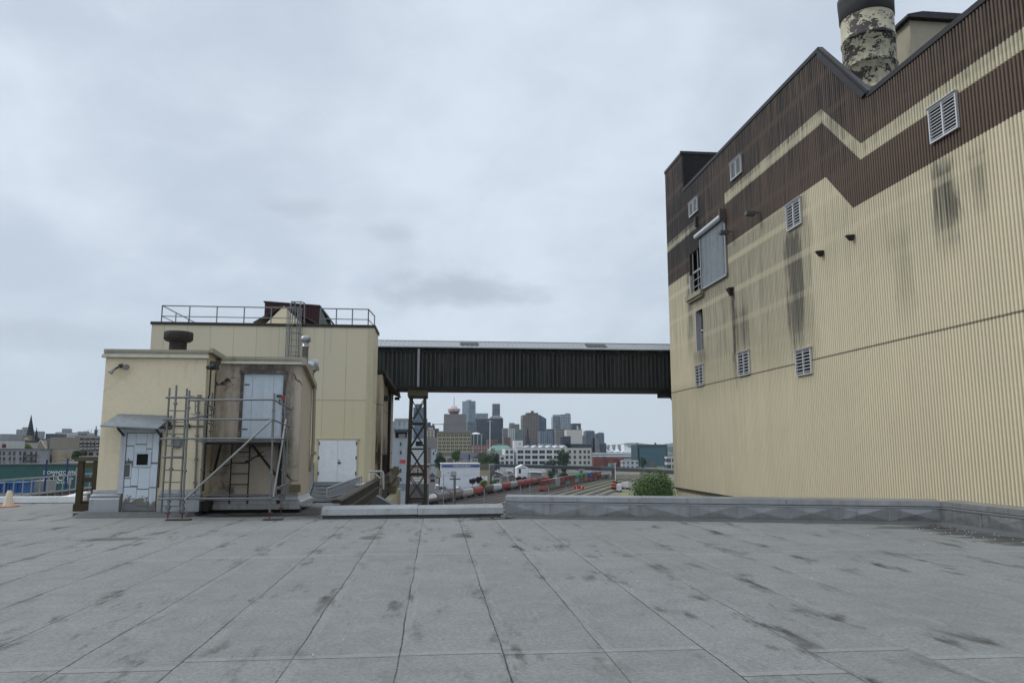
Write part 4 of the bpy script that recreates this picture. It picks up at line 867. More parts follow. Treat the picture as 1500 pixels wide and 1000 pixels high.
n = int((BX1 - BX0) / .3); bt_ = MB()
for i in range(n):
    x = BX0 + i * .3; k = R.uniform(0, .018)
    mb.box(x + .012, x + .288, BY0 + .02 + k, BY0 + .058, 6.02, 8.5 + R.uniform(-.06, .02)); bt_.box(x - .045, x + .045, BY0 - .05, BY0 + .018, 6.0, 8.42)
mb.build('board_cladding', blackwood(), br); bt_.build('batten', weather('grey_batten', (.065, .068, .064), .9, .35, .55, 1.5, .2, 0, (.012, .012, .012)), br)
mb = MB(); mb.box(BX0, BX1, BY0 - .05, BY1 + .05, 5.78, 5.98); mb.box(BX0, BX1, BY0 - .1, BY0 + .1, 5.8, 5.94); mb.build('floor_beam', iron, br)
ez, rz_ = P(750, 509.5, BY0 - .22).z, P(750, 501.5, (BY0 + BY1) / 2).z
roofm = weather('corrugated_roof', (.33, .34, .35), .5, .15, .35, .5, .05, .3, (.16, .16, .16))
mb = MB()
N = 150
yr = (BY0 + BY1) / 2
for i in range(N):
    xa = BX0 + (BX1 - BX0) * i / N; xb = BX0 + (BX1 - BX0) * (i + 1) / N; dz = .02 if i % 2 else 0
    mb.add([(xa, BY0 - .22, ez + dz), (xb, BY0 - .22, ez + dz), (xb, yr, rz_ + dz), (xa, yr, rz_ + dz)], [(0, 1, 2, 3)])
    mb.add([(xa, yr, rz_ + dz), (xb, yr, rz_ + dz), (xb, BY1 + .2, ez + dz), (xa, BY1 + .2, ez + dz)], [(0, 1, 2, 3)])
mb.tube((BX0, yr, rz_), (BX1, yr, rz_), .07)
mb.box(BX0, BX1, BY0 - .24, BY0 - .2, ez - .05, ez + .02)
mb.build('gable_roof', roofm, br)
for pa, pb in ((674, 701), (858, 887)):
    xa, xb = P(pa, 505, 53.8).x, P(pb, 505, 53.8).x
    f1, f2 = .25, .8; ya, yb_ = BY0 - .22 + f1 * (yr - BY0 + .22), BY0 - .22 + f2 * (yr - BY0 + .22); za, zb2 = ez + f1 * (rz_ - ez) + .05, ez + f2 * (rz_ - ez) + .05
    mb = MB(); mb.add([(xa, ya, za), (xb, ya, za), (xb, yb_, zb2), (xa, yb_, zb2), (xa, ya, za - .06), (xb, ya, za - .06), (xb, yb_, zb2 - .06), (xa, yb_, zb2 - .06)], [(0, 1, 2, 3), (0, 4, 5, 1), (1, 5, 6, 2), (3, 7, 4, 0)])
    mb.build('skylight', weather('dirty_skylight', (.045, .042, .04), .6, .3, .2, 2), br)
for i in range(28):                     # ragged eave blocks
    pass
mb = MB()
for i in range(70):
    x = BX0 + .15 + i * .3; z = 8.44 + R.uniform(-.05, .04); mb.obox((x + R.uniform(-.04, .04), BY0 - .06, z), (.2, .1, .12), 0, 0, Matrix.Rotation(R.uniform(-.3, .3), 3, 'Y'))
mb.build('eave_block', iron, br)
q = P(613, 540, BY0 - .12).x
mb = MB(); mb.tube((q, BY0 - .12, 5.95), (q, BY0 - .12, 8.6), .09, 10); mb.build('downpipe', weather('white_downpipe', (.36, .37, .38), .6, .2, .5, 1.5), br)
mb = MB(); mb.bar((16.75, BY0 + .1, 5.7), (17.7, BY0 + .1, 4.0), .14); mb.bar((17.7, BY0 + .1, 4.0), (19.2, BY0 + .1, 4.0), .14); mb.box(16.5, 19.1, BY0 - .05, BY0 + 2, 5.4, 5.77); mb.build('end_bracket', iron, br)
tw = thing('lattice_tower', 'dark riveted lattice steel tower carrying the left part of the bridge', 'tower', (-1.3, 54.5, GZ))
lat = weather('weathered_lattice', (.075, .07, .06), .8, .35, .4, 1.5, .2, .1, (.03, .02, .015), .3)
ztp, zbt = 5.5, GZ
def leg(sx, sy, z): f = (ztp - z) / (ztp + 2.); return Vector((-1.29 + sx * (.48 + .16 * f), 54.4 + sy * (1.1 + .2 * f), z))
for sx in (-1, 1):
    for sy in (-1, 1):
        mb = MB(); mb.bar(leg(sx, sy, ztp), leg(sx, sy, zbt), .19, .19); mb.build('leg', lat, tw)
zs = [5.2 - 1.78 * i for i in range(16)]
mb = MB(); hb = MB()
for i, (a, b) in enumerate(zip(zs, zs[1:])):
    for sy in (-1, 1):
        mb.bar(leg(-1, sy, a), leg(1, sy, b), .07, .07); mb.bar(leg(1, sy, a), leg(-1, sy, b), .07, .07)
    for sx in (-1, 1): mb.bar(leg(sx, -1, a), leg(sx, 1, b), .07, .07)
    for sy in (-1, 1): hb.bar(leg(-1, sy, b), leg(1, sy, b), .08, .13)
    for sx in (-1, 1): hb.bar(leg(sx, -1, b), leg(sx, 1, b), .08, .13)
mb.build('lattice_brace', lat, tw); hb.build('cross_member', lat, tw)
mb = MB(); mb.box(-2.0, -.6, 53.0, 55.9, 5.3, 5.78); mb.build('cap_beam', weather('mossy_beam', (.10, .095, .06), .9, .3, .4, 1.5, .3), tw)

# ------------------------------------------------------------------ left edge: coping, cone, timber frame, overpass
ec = thing('roof_edge_coping', 'white metal coping along the far left edge of the roof', 'coping', (-20, 25.3, 0))
mb = MB(); mb.box(-44, -10.95, 25.2, 25.45, .02, .2); mb.build('coping', white, ec)
for i, (px, py) in enumerate(((77, 731.6), (87.5, 729.6), (97, 727.2), (106, 725), (114, 722.6))):
    Y = 27 + i * .9; q = P(px, py, Y)
    s = thing('stepped_coping', ['lowest', 'second lowest', 'middle', 'second highest', 'highest'][i] + ' white coping slab of the stepped wall beyond the roof edge', 'coping slab', (q.x, Y, q.z), 0, 'white stepped coping slabs')
    mb = MB(); mb.box(q.x - .12, q.x + .16, Y, Y + .85, q.z - .05, q.z + .03); mb.build('slab', white, s)
    mb = MB(); mb.box(q.x - .1, q.x + .14, Y, Y + .85, GZ, q.z - .05); mb.build('wall', concrete, s)
cn = thing('traffic_cone', 'faded traffic cone with an orange base at the left roof edge', 'cone', PZ(12, 742, 0))
q = PZ(12, 742, 0)
mb = MB(); mb.lathe((q.x, q.y, 0), [(.155, .03), (.14, .06), (.06, .46), (.05, .47)], 20); mb.build('cone_body', weather('faded_cone', (.55, .47, .36), .7, .15, .2, 2), cn)
mb = MB(); mb.obox((q.x, q.y, .018), (.42, .42, .03)); mb.build('base', weather('cone_orange', (.62, .24, .11), .7), cn)
tf = thing('timber_frame', 'old brown timber frame standing at the left roof edge beside the shed', 'timber frame', (-9.4, 22.5, 0))
tim = weather('brown_timber', (.055, .04, .025), .9, .35, .4, 2, .4)
q0, q1 = P(115, 740, 22), P(143, 740, 22); zt = P(115, 675, 22).z
for x, y in ((q0.x, 22), (q1.x - .1, 22), (q0.x + .1, 23.4), (q1.x + .05, 23.4)):
    mb = MB(); mb.box(x - .07, x + .07, y - .07, y + .07, 0, zt); mb.build('post', tim, tf)
mb = MB(); mb.box(q0.x - .15, q1.x + .25, 21.9, 22.08, zt, zt + .1); mb.box(q0.x - .05, q1.x + .2, 23.3, 23.5, zt, zt + .1); mb.box(q0.x + .1, q1.x, 21.95, 22.05, zt - .2, zt - .05)
mb.build('top_beam', weather('mossy_timber', (.09, .085, .05), .9, .35, .3, 2, .4), tf)
mb = MB(); mb.box(q0.x, q1.x, 21.97, 22.03, .78, .9); mb.build('cross_rail', tim, tf); mb = MB(); mb.box(q0.x - .1, q1.x + .1, 21.9, 22.1, 0.004, .2); mb.box(q0.x - .05, q1.x + .1, 22.05, 22.9, .19, .26); mb.build('base_board', tim, tf)
ov = thing('overpass_wall', 'low concrete wall of the ramp carrying the steel railing at far left', 'wall', (-23, 50, -5))
mb = MB(); mb.box(-23.3, -23.05, 30, 66, GZ, -.9); mb.build('parapet_wall', weather('dark_concrete', (.15, .14, .125), .9, .25, .5, .6, .3), ov)
mb = MB(); mb.box(-60, -23.3, 30, 66, GZ, -1.9); struct(mb.build('ramp_road', weather('asphalt', (.05, .05, .052), .9, .2, 0, .5, .1)))
rr_ = thing('railing', 'long grey steel railing on the ramp wall at far left', 'railing', (-23, 50, -1))
rp = weather('pale_railing', (.33, .36, .38), .5, .15, .1, 1, .05, .3)
mb = MB(); mb.bar((-23, 31, 0), (-23, 66, 0), .06, .09); mb.build('top_rail', rp, rr_)
mb = MB(); mb.bar((-23, 31, -.92), (-23, 66, -.92), .08, .1); mb.build('bottom_rail', rp, rr_)
mb = MB(); mb.box(-23.04, -22.98, 31, 66, -1.75, -1.62); mb.build('wall_strip', rp, rr_) if False else None
pm = None
for i in range(38):
    y = 31.5 + i * .92
    if pm is None: mb = MB(); mb.bar((-22.97, y, -1.75), (-22.97, y, 0), .05); pm = mb.build('post', rp, rr_); py0 = y
    else: c = copyobj(pm, rr_); c.location.y = y - py0

# ------------------------------------------------------------------ the ground below and the yard
def groundmat():
    m, t, b = newmat('yard_ground'); p = t.pos(); x, y, z = t.sep(p)
    n = t.noise(p, .03, 6, .6); f = t.noise(p, .35, 6, .7)
    along = t.sub(x, t.mul(t.sub(y, 347.), .4)); along = t.sub(along, 13.2)
    c = t.mix(n, (.075, .073, .07), (.14, .135, .125))
    gravel = t.mix(f, (.11, .10, .085), (.20, .185, .16))
    yard = t.mul(t.rng(along, -4, 2), t.sub(1, t.rng(along, 105, 125)))
    c = t.mix(yard, c, gravel)
    gr = t.mul(t.rng(along, 22, 34), t.rng(f, .38, .55), yard, t.rng(y, 300, 350))
    st = t.noise(t.comb(t.mul(along, .16), t.mul(y, .012), 0.), 1, 5, .6)
    c = t.mix(t.mul(gr, t.rng(st, .35, .6)), c, t.mix(n, (.12, .15, .05), (.27, .25, .11)))
    setb(t, b, c, .95, 0., t.bump(f, .3, .2), .2); return m
mb = MB(); mb.add([(-6000, -300, GZ), (6000, -300, GZ), (6000, 9500, GZ), (-6000, 9500, GZ)], [(0, 1, 2, 3)]); struct(mb.build('ground', groundmat()))
asph = weather('road_asphalt', (.07, .07, .072), .9, .2, 0, .1, .1)
mb = MB(); mb.box(-3, 11, 330, 1400, GZ + .004, GZ + .05); struct(mb.build('road', asph))
mb = MB(); mb.box(-40, 120, 540, 555, GZ + .06, GZ + .07); mb.box(11.5, 46, 380, 445, GZ + .004, GZ + .045); struct(mb.build('parking_lot', weather('lot_asphalt', (.10, .10, .10), .9, .2, 0, .1, .1)))
mb = MB()
for y in range(340, 900, 12): mb.box(3.9, 4.15, y, y + 6, GZ + .054, GZ + .058)
struct(mb.build('lane_marking', white))
TD = Vector((.4, 1, 0)).normalized(); TN = Vector((TD.y, -TD.x, 0)); T0 = Vector((13.2, 347, GZ))
def tp(s, o, z=0): q = T0 + TD * s + TN * o; return Vector((q.x, q.y, GZ + z))
ball = weather('ballast', (.06, .053, .046), .95, .3, 0, .6, .4); railm = weather('rail_steel', (.16, .11, .08), .5, .3, 0, 1, .05, .3)
for o in (-5, 0, 5, 10, 15, 20, 25.5, 31, 37, 43, 49.5, 56):
    mb = MB(); s0, s1 = -120, 340
    A = [tp(s0, o - 1.7, .0), tp(s0, o + 1.7, 0), tp(s1, o + 1.7, 0), tp(s1, o - 1.7, 0), tp(s0, o - 1.2, .25), tp(s0, o + 1.2, .25), tp(s1, o + 1.2, .25), tp(s1, o - 1.2, .25)]
    mb.add(A, [(4, 5, 6, 7), (0, 4, 7, 3), (1, 2, 6, 5)], 0)
    for k in (-.72, .72): mb.bar(tp(s0, o + k, .36), tp(s1, o + k, .36), .14, .2, 1)
    struct(mb.build('rail_track', [ball, railm]))
# freight wagons
wheelm = weather('bogie', (.02, .018, .016), .8)
YAW = math.atan2(TD.y, TD.x)
def bogies(r, L):
    for s in (-1, 1):
        mb = MB()
        for k in (-1, 1): mb.tube((s * (L / 2 - 2) + k * .9, -.85, .5), (s * (L / 2 - 2) + k * .9, .85, .5), .45, 10)
        mb.box(s * (L / 2 - 2) - 1.4, s * (L / 2 - 2) + 1.4, -1.05, 1.05, .5, .8); mb.build('bogie', wheelm, r, True)
hop = {}
def hopper(s, o, col, label, L=14.6):
    key = col
    q = tp(s, o, .45)
    r = thing('hopper_wagon', label, 'freight wagon', q, YAW, 'hopper wagons in the grain train')
    if key in hop:
        for ch in hop[key].children: copyobj(ch, r)
        return
    mat = weather('hopper_' + col[0], col[1], .6, .22, .35, .25, .05, 0., (.05, .045, .04), .3)
    mb = MB(); h = L / 2 - .5
    sec = [(-1.2, 1.5), (-1.55, 2.2), (-1.6, 3.6), (-1.2, 4.3), (-.4, 4.45), (.4, 4.45), (1.2, 4.3), (1.6, 3.6), (1.55, 2.2), (1.2, 1.5)]
    n = len(sec)
    def ring(x, f): return [(x, y, z) for y, z in sec] if f == 1 else [(x, y * f, 2.9 + (z - 2.9) * f) for y, z in sec]
    rs = [ring(-h, 1), ring(h, 1)]
    mb.add(rs[0] + rs[1], [(i, (i + 1) % n, n + (i + 1) % n, n + i) for i in range(n)] + [tuple(range(n))[::-1], tuple(range(n, 2 * n))])
    for i in range(3): x = -h * .62 + i * h * .62; mb.add([(x - 1.9, -1.1, 1.55), (x + 1.9, -1.1, 1.55), (x + 1.9, 1.1, 1.55), (x - 1.9, 1.1, 1.55), (x - .5, -.5, .7), (x + .5, -.5, .7), (x + .5, .5, .7), (x - .5, .5, .7)], [(0, 1, 5, 4), (1, 2, 6, 5), (2, 3, 7, 6), (3, 0, 4, 7), (4, 5, 6, 7)])
    for i in range(9): x = -h + .3 + i * (2 * h - .6) / 8; mb.box(x - .06, x + .06, -1.66, -1.55, 1.6, 3.7)
    mb.build('hopper_body', mat, r, True)
    mb = MB(); mb.box(-h, h, -.5, .5, 4.45, 4.58); mb.box(-h - .5, h + .5, -.15, .15, 1., 1.3); mb.box(-h - .45, -h, -1.4, 1.4, 1.2, 1.35); mb.box(h, h + .45, -1.4, 1.4, 1.2, 1.35)
    for s_ in (-1, 1): mb.bar((s_ * (h + .4), -1.3, 1.3), (s_ * (h + .05), -1.3, 4.2), .08)
    mb.build('running_board', weather('wagon_underframe', (.10, .085, .075), .8), r, True)
    bogies(r, L)
    hop[key] = r
RED, BRN, GRY, WHT, LG = ('red', (.30, .06, .045)), ('brown', (.10, .07, .055)), ('grey', (.30, .30, .29)), ('white', (.46, .46, .46)), ('pale', (.40, .39, .35))
seq = [(('graffiti', (.20, .17, .15)), 'graffiti covered wagon right next to the silver tank wagon'), (('graffiti', (.20, .17, .15)), 'graffiti covered wagon in front of the first pale grey wagon'), (LG, 'pale grey wagon just ahead of the graffiti covered one'), (RED, 'red wagon between the pale grey and the brown wagon'), (BRN, 'dark brown wagon between a red and a whitish wagon'), (WHT, 'whitish wagon between the brown and a red one'),
       (RED, 'red wagon between the whitish and the mid grey wagon'), (GRY, 'mid grey wagon amid the red ones'), (RED, 'red wagon right behind the mid grey wagon'), (RED, 'red wagon second behind the mid grey wagon'), (RED, 'red wagon third behind the mid grey wagon'), (BRN, 'brown wagon at the far end of the line half hidden by containers'), (RED, 'red wagon last at the far end of the line')]
for i, (c, l) in enumerate(seq): hopper(-29 + i * 15.3, 0, c, l)
q = tp(-43.5, 0, .45)
tk = thing('tank_wagon', 'silver tank wagon behind the foot of the lattice tower', 'freight wagon', q, YAW)
mb = MB(); mb.tube((-6.6, 0, 2.7), (6.6, 0, 2.7), 1.6, 20); mb.tube((-6.9, 0, 2.7), (-6.6, 0, 2.7), 1.1, 20, 0, 1.6); mb.tube((6.6, 0, 2.7), (6.9, 0, 2.7), 1.6, 20, 0, 1.1); mb.build('tank', weather('silver_tank', (.5, .5, .5), .35, .15, .3, .3, .05, .7), tk, True)
mb = MB(); mb.tube((0, 0, 4.2), (0, 0, 4.7), .5, 12); mb.box(-1.5, 1.5, -.8, .8, 4.25, 4.32); mb.build('dome', galv, tk, True)
bogies(tk, 14); mb = MB(); mb.box(-7, 7, -1.2, 1.2, 1., 1.2); mb.build('underframe', wheelm, tk, True)

# containers on well wagons
CC = {'maroon': (.13, .03, .03), 'rust orange': (.33, .11, .06), 'teal': (.10, .22, .19), 'grey': (.26, .26, .25), 'red brown': (.20, .055, .04), 'green': (.02, .16, .07), 'blue': (.03, .08, .30), 'purple brown': (.16, .06, .06), 'pale teal': (.20, .28, .27)}
CMAT = {k: weather('container_' + k.replace(' ', '_'), v, .6, .15, .3, .4, .1) for k, v in CC.items()}
cbase = {}
def container(q, yaw, L, col, label, group):
    r = thing('shipping_container', label, 'container', q, yaw, group)
    key = (col, L)
    if key in cbase:
        for ch in cbase[key].children: copyobj(ch, r)
        return r
    mb = MB(); n = int(L / .55)
    mb.box(-L / 2 + .06, L / 2 - .06, -1.16, 1.16, .06, 2.52)
    for i in range(n): x = -L / 2 + .3 + i * (L - .6) / (n - 1); mb.box(x - .1, x + .1, -1.2, 1.2, .15, 2.45)
    mb.build('corrugated_body', CMAT[col], r, True)
    mb = MB()
    for x in (-L / 2, L / 2 - .12):
        for y in (-1.22, 1.1): mb.box(x, x + .12, y, y + .12, 0, 2.59)
    for y in (-1.22, 1.12): mb.box(-L / 2 + .12, L / 2 - .12, y, y + .1, 2.47, 2.59); mb.box(-L / 2 + .12, L / 2 - .12, y, y + .1, 0, .14)
    mb.build('container_frame', CMAT[col], r, True)
    mb = MB()
    for y in (-1.1, .03): mb.box(-L / 2 - .03, -L / 2 + .02, y, y + 1.07, .12, 2.45)
    for y in (-.8, -.3, .3, .8): mb.tube((-L / 2 - .06, y, .15), (-L / 2 - .06, y, 2.45), .03, 6)
    mb.build('container_door', CMAT[col], r, True)
    if col == 'green':
        mb = MB(); mb.box(-.9, .9, -1.235, -1.222, 1.5, 2.1); mb.build('marking', white, r, True)
    cbase[key] = r; return r
stacks = [('rust orange', 'maroon'), ('teal', 'red brown'), ('pale teal', 'grey'), ('maroon', 'red brown'), ('teal', 'maroon'), ('red brown', 'maroon'), ('pale teal', 'green'), ('red brown', 'green'), ('rust orange', 'green'), ('purple brown', 'blue'), ('red brown', 'purple brown'), ('maroon', 'rust orange'), ('grey', None), ('teal', None)]
ORD = ['nearest', 'second', 'third', 'fourth', 'fifth', 'sixth', 'seventh', 'eighth', 'ninth', 'tenth', 'eleventh', 'twelfth', 'thirteenth', 'fourteenth']
wb = None
sx = (Vector((56., 400, GZ)) - T0).dot(TD)
for i, (lo, hi) in enumerate(stacks):
    ox = 20 + .6 * max(0, i - 7) ** 1.15
    q = tp(sx + 6.5 + i * 14.2, ox, .45)
    w = thing('well_wagon', ORD[i] + ' low well wagon from the near end of the container train', 'freight wagon', q, YAW, 'well wagons of the container train')
    if wb is None:
        mb = MB(); mb.box(-6.6, 6.6, -1.35, -1.26, .25, 1.15); mb.box(-6.6, 6.6, 1.26, 1.35, .25, 1.15); mb.box(-6.9, 6.9, -.4, .4, .25, .4); mb.box(-7, -6.6, -1.3, 1.3, .5, 1.1); mb.box(6.6, 7, -1.3, 1.3, .5, 1.1); mb.build('well_frame', weather('well_wagon_paint', (.16, .07, .045), .8), w, True)
        bogies(w, 15.2); wb = w
    else:
        for ch in wb.children: copyobj(ch, w)
    container(q + Vector((0, 0, .42)), YAW, 12.2, lo, f'{lo} container in the lower tier of the {ORD[i]} container stack of the train', 'containers on the train')
    if hi: container(q + Vector((0, 0, 3.05)), YAW, 12.2, hi, f'{hi} container in the upper tier of the {ORD[i]} container stack of the train', 'containers on the train')
# red twin box sign by the tracks
q = P(840.5, 716, 330); q2 = P(855.5, 711.6, 330)
sg = thing('track_sign', 'red twin sign with white figures 1 and 7 standing in the rail yard', 'sign', (q.x, 330, GZ))
redm = weather('sign_red', (.42, .012, .015), .5, .08, .05, 1, 0)
mb = MB(); mb.box(q.x, (q.x + q2.x) / 2 - .08, 329.8, 330.2, q.z, q2.z); mb.box((q.x + q2.x) / 2 + .08, q2.x, 329.8, 330.2, q.z, q2.z); mb.build('sign_box', redm, sg)
for i, ch in enumerate('17'): text('figure', ch, white, sg, (q.x + (q2.x - q.x) * (.25 + .5 * i), 329.77, q.z + .15), 1.4)
mb = MB()
for f in (.2, .8): mb.tube((q.x + (q2.x - q.x) * f, 330.3, GZ), (q.x + (q2.x - q.x) * f, 330.3, q2.z + .6), .09, 6)
mb.build('sign_post', galv, sg)

# ------------------------------------------------------------------ masts and poles in the yard
wood = weather('pole_wood', (.07, .06, .05), .9, .2, .3, 1)
def pole(px, pyt, Y, label, mat, r=.13, arm=None, name='mast', cat='mast', group=None, lamp=False):
    q = P(px, pyt, Y); r0 = thing(name, label, cat, (q.x, Y, GZ), 0, group)
    mb = MB(); mb.tube((q.x, Y, GZ), (q.x, Y, q.z), r * 1.3, 8, 0, r); mb.build('pole', mat, r0)
    if arm:
        mb = MB(); mb.box(q.x - arm, q.x + arm, Y - .25, Y - .08, q.z - .7, q.z - .45)
        for k in (-.9, -.5, .5, .9): mb.tube((q.x + k * arm, Y - .16, q.z - .45), (q.x + k * arm, Y - .16, q.z - .2), .06, 6)
        mb.build('crossarm', mat, r0)
    if lamp:
        mb = MB(); mb.obox((q.x, Y - .2, q.z + .2), (1.6, .5, .45)); mb.build('lamp_head', white, r0)
    return r0
pole(666.5, 698, 190, 'dark wooden utility pole with a crossarm in front of the white building', wood, .2, 1.35, 'utility_pole', 'utility pole')
greyp = weather('mast_grey', (.22, .23, .25), .6, .15, .2, 1)
for px, py, Y, l in ((709.5, 716, 260, 'thin grey mast in front of the red wagon'), (762.5, 711, 260, 'thin grey mast in front of the mid grey wagon'), (776, 709, 280, 'thin pale mast in front of the farthest red wagons'), (803.5, 713, 250, 'thin dark mast before the near container stack'), (829, 712, 250, 'thin dark mast left of the red twin sign'), (870, 705, 250, 'thin grey mast right of the red twin sign'), (877.5, 713, 240, 'short grey mast near the orange locomotive'), (650, 694, 300, 'thin pole at the left edge of the white building'), (709, 690, 380, 'street pole between the beige and white sheds'), (741, 692, 420, 'street pole by the white awnings')):
    pole(px, py, Y, l, greyp, .13)
pole(901, 679, 520, 'tall white lamp mast rising above the dark viaduct', white, .16, None, 'light_mast', 'lamp mast', None, True)
pole(717.8, 616, 900, 'tall white floodlight mast against the dark glass towers', white, .4, 4, 'light_mast', 'lamp mast', None, True)
pole(628.5, 655, 500, 'dark street pole just right of the lattice tower', wood, .2, 1.2, 'utility_pole', 'utility pole')
bs = P(664.5, 696, 330); b2 = P(668.5, 690.5, 330); bb = thing('billboard', 'small pale roadside sign board on a post beside the white building', 'sign', (bs.x, 330, GZ))
mb = MB(); mb.box(P(660, 695, 330).x, b2.x, 329.8, 330.1, bs.z, b2.z + .2); mb.build('sign_panel', weather('pale_sign', (.40, .36, .36), .6), bb)
mb = MB(); mb.box(P(660, 695, 330).x, b2.x, 329.7, 330.1, bs.z - .45, bs.z); mb.build('sign_strip', weather('grey_strip', (.12, .12, .14), .6), bb)
mb = MB(); mb.tube((bs.x, 330.2, GZ), (bs.x, 330.2, bs.z), .15, 8); mb.build('post', galv, bb)

# ------------------------------------------------------------------ cars and lorries
def car_parts(col):
    m = weather('car_' + str(col), col, .3, .05, 0, 1, 0)
    b = MB(); b.ext([(-2.2, .35), (2.2, .35), (2.25, .75), (1.3, .95), (.7, 1.42), (-1.1, 1.45), (-1.8, .98), (-2.25, .9)], 'y', -.86, .86)
    g = MB(); g.ext([(1.15, .97), (.66, 1.38), (-1.08, 1.40), (-1.62, .98)], 'y', -.875, .875); g.add([(1.31, -.7, .97), (1.31, .7, .97), (.74, .65, 1.41), (.74, -.65, 1.41)], [(0, 1, 2, 3)])
    w = []
    for x in (-1.4, 1.35):
        for y in (-.86, .72): k = MB(); k.tube((x, y, .33), (x, y + .14, .33), .33, 12); w.append(k)
    return m, b, g, w
CARS = [(631, 716, 0, (.5, .5, .5), 'silver car nearest the lattice tower foot'), (640, 712.5, 1.57, (.75, .75, .75), 'white car side-on at the street junction'), (645.5, 716, 1.5, (.03, .03, .035), 'black car side-on right of the white one'), (651.5, 715.5, 1.4, (.16, .17, .18), 'dark grey car second right of the white one'), (636, 716.8, 1.6, (.35, .36, .38), 'grey car between the silver and the white car'),
        (642.5, 700, 0, (.1, .1, .12), 'dark car driving away up the street'), (639.5, 693, 0, (.5, .5, .5), 'pale car far up the street'), (655, 709.5, 1.2, (.6, .6, .6), 'light car parked at the left corner of the white building'), (660, 708.5, 1.2, (.3, .33, .38), 'blue grey car parked by the sign post'), (672, 709, 1.3, (.45, .42, .38), 'beige car parked before the white wall'), (679, 708, 1.3, (.08, .08, .08), 'black car parked before the white wall'), (686, 708.5, 1.2, (.62, .63, .64), 'white car parked left of the purple trees'), (698.5, 706.5, 1.3, (.66, .67, .68), 'white car between the purple trees'), (683, 714, 1.2, (.2, .2, .21), 'grey car nearest the grain wagons'), (671, 716, 1.2, (.55, .56, .58), 'silver car close to the utility pole')]
for px, py, rz, col, l in CARS:
    q = PZ(px, py, GZ + .05); r = thing('parked_car', l, 'car', q, rz, 'cars along the street and lot'); m, b, g, w = car_parts(col)
    b.build('car_body', m, r, True); g.build('window', glassd, r, True)
    for k in w: k.build('wheel', blackm, r, True)
def lorry(px, py, rz, cabc, boxc, label, name='lorry', L=7.):
    q = PZ(px, py, GZ); r = thing(name, label, 'lorry', q, rz)
    b = MB(); b.ext([(L / 2 + .3, .6), (L / 2 + 2.2, .6), (L / 2 + 2.2, 1.7), (L / 2 + 1.8, 2.8), (L / 2 + .3, 2.9)], 'y', -1.15, 1.15); b.build('cab', weather('cab_' + str(cabc), cabc, .4, .05, 0, 1, 0), r, True)
    g = MB(); g.add([(L / 2 + 2.21, -1, 1.8), (L / 2 + 2.21, 1, 1.8), (L / 2 + 1.86, .95, 2.7), (L / 2 + 1.86, -.95, 2.7)], [(0, 1, 2, 3)]); g.box(L / 2 + .9, L / 2 + 1.7, -1.17, 1.17, 1.8, 2.5); g.build('windscreen', glassd, r, True)
    b = MB(); b.box(-L / 2, L / 2, -1.25, 1.25, 1.0, 3.9); b.box(-L / 2, L / 2 + 2, -.6, .6, .65, .98); b.build('cargo_box', weather('box_' + str(boxc), boxc, .6, .1, .2, .5, .03), r, True)
    for x in (-L / 2 + 1, -L / 2 + 2.1, L / 2 + 1.2):
        k = MB(); k.tube((x, -1.2, .5), (x, 1.2, .5), .5, 12); k.build('wheel', blackm, r, True)
lorry(918, 716, 1.9, (.25, .03, .05), (.45, .45, .46), 'lorry with a maroon cab and a pale grey box near the green tree')
lorry(907, 720, 1.3, (.6, .6, .6), (.55, .56, .56), 'white box lorry left of the maroon cabbed one')
lorry(610, 735, .4, (.30, .06, .03), (.33, .09, .05), 'rust orange truck seen through the foot of the lattice tower', 'lorry', 9)
lo = thing('locomotive', 'orange red locomotive at the right side of the rail yard', 'locomotive', PZ(900, 716, GZ), YAW)
lc_ = weather('loco_orange', (.34, .06, .03), .5, .15, .2, .6, .03)
mb = MB(); mb.box(-6, 6, -1.4, 1.4, 1.1, 1.6); mb.box(-5, 2.5, -.9, .9, 1.6, 3.4); mb.box(4, 5.8, -.9, .9, 1.6, 2.9); mb.build('loco_body', lc_, lo, True)
mb = MB(); mb.box(2.5, 4, -1.35, 1.35, 1.6, 4.3); mb.build('cab', weather('loco_dark', (.06, .03, .025), .6), lo, True)
bogies(lo, 12)

# ------------------------------------------------------------------ buildings of the town
WINC = {}
def window_mesh(w, h, mat, frame, key):
    if key in WINC: return WINC[key].copy()
    mb = MB(); f = min(w, h) * .08
    mb.box(-w / 2 + f, w / 2 - f, -.02, .0, -h / 2 + f, h / 2 - f, 0)
    for a in ((-w / 2, -w / 2 + f, -h / 2, h / 2), (w / 2 - f, w / 2, -h / 2, h / 2), (-w / 2 + f, w / 2 - f, -h / 2, -h / 2 + f), (-w / 2 + f, w / 2 - f, h / 2 - f, h / 2), (-f / 6, f / 6, -h / 2 + f, h / 2 - f)): mb.box(a[0], a[1], -.08, .0, a[2], a[3], 1)
    return mb
def windows(parent, cells, w, h, Y, mat=glassd, frame=None, loc0=None):
    frame = frame or offw; first = None
    L0 = WL[parent.name]
    for cx_, cz_ in cells:
        if first is None:
            mb = window_mesh(w, h, mat, frame, None); first = mb.build('window', [mat, frame], parent, True); o = first
        else: o = copyobj(first, parent)
        o.location = (cx_ - L0.x, Y - L0.y - .01, cz_ - L0.z)
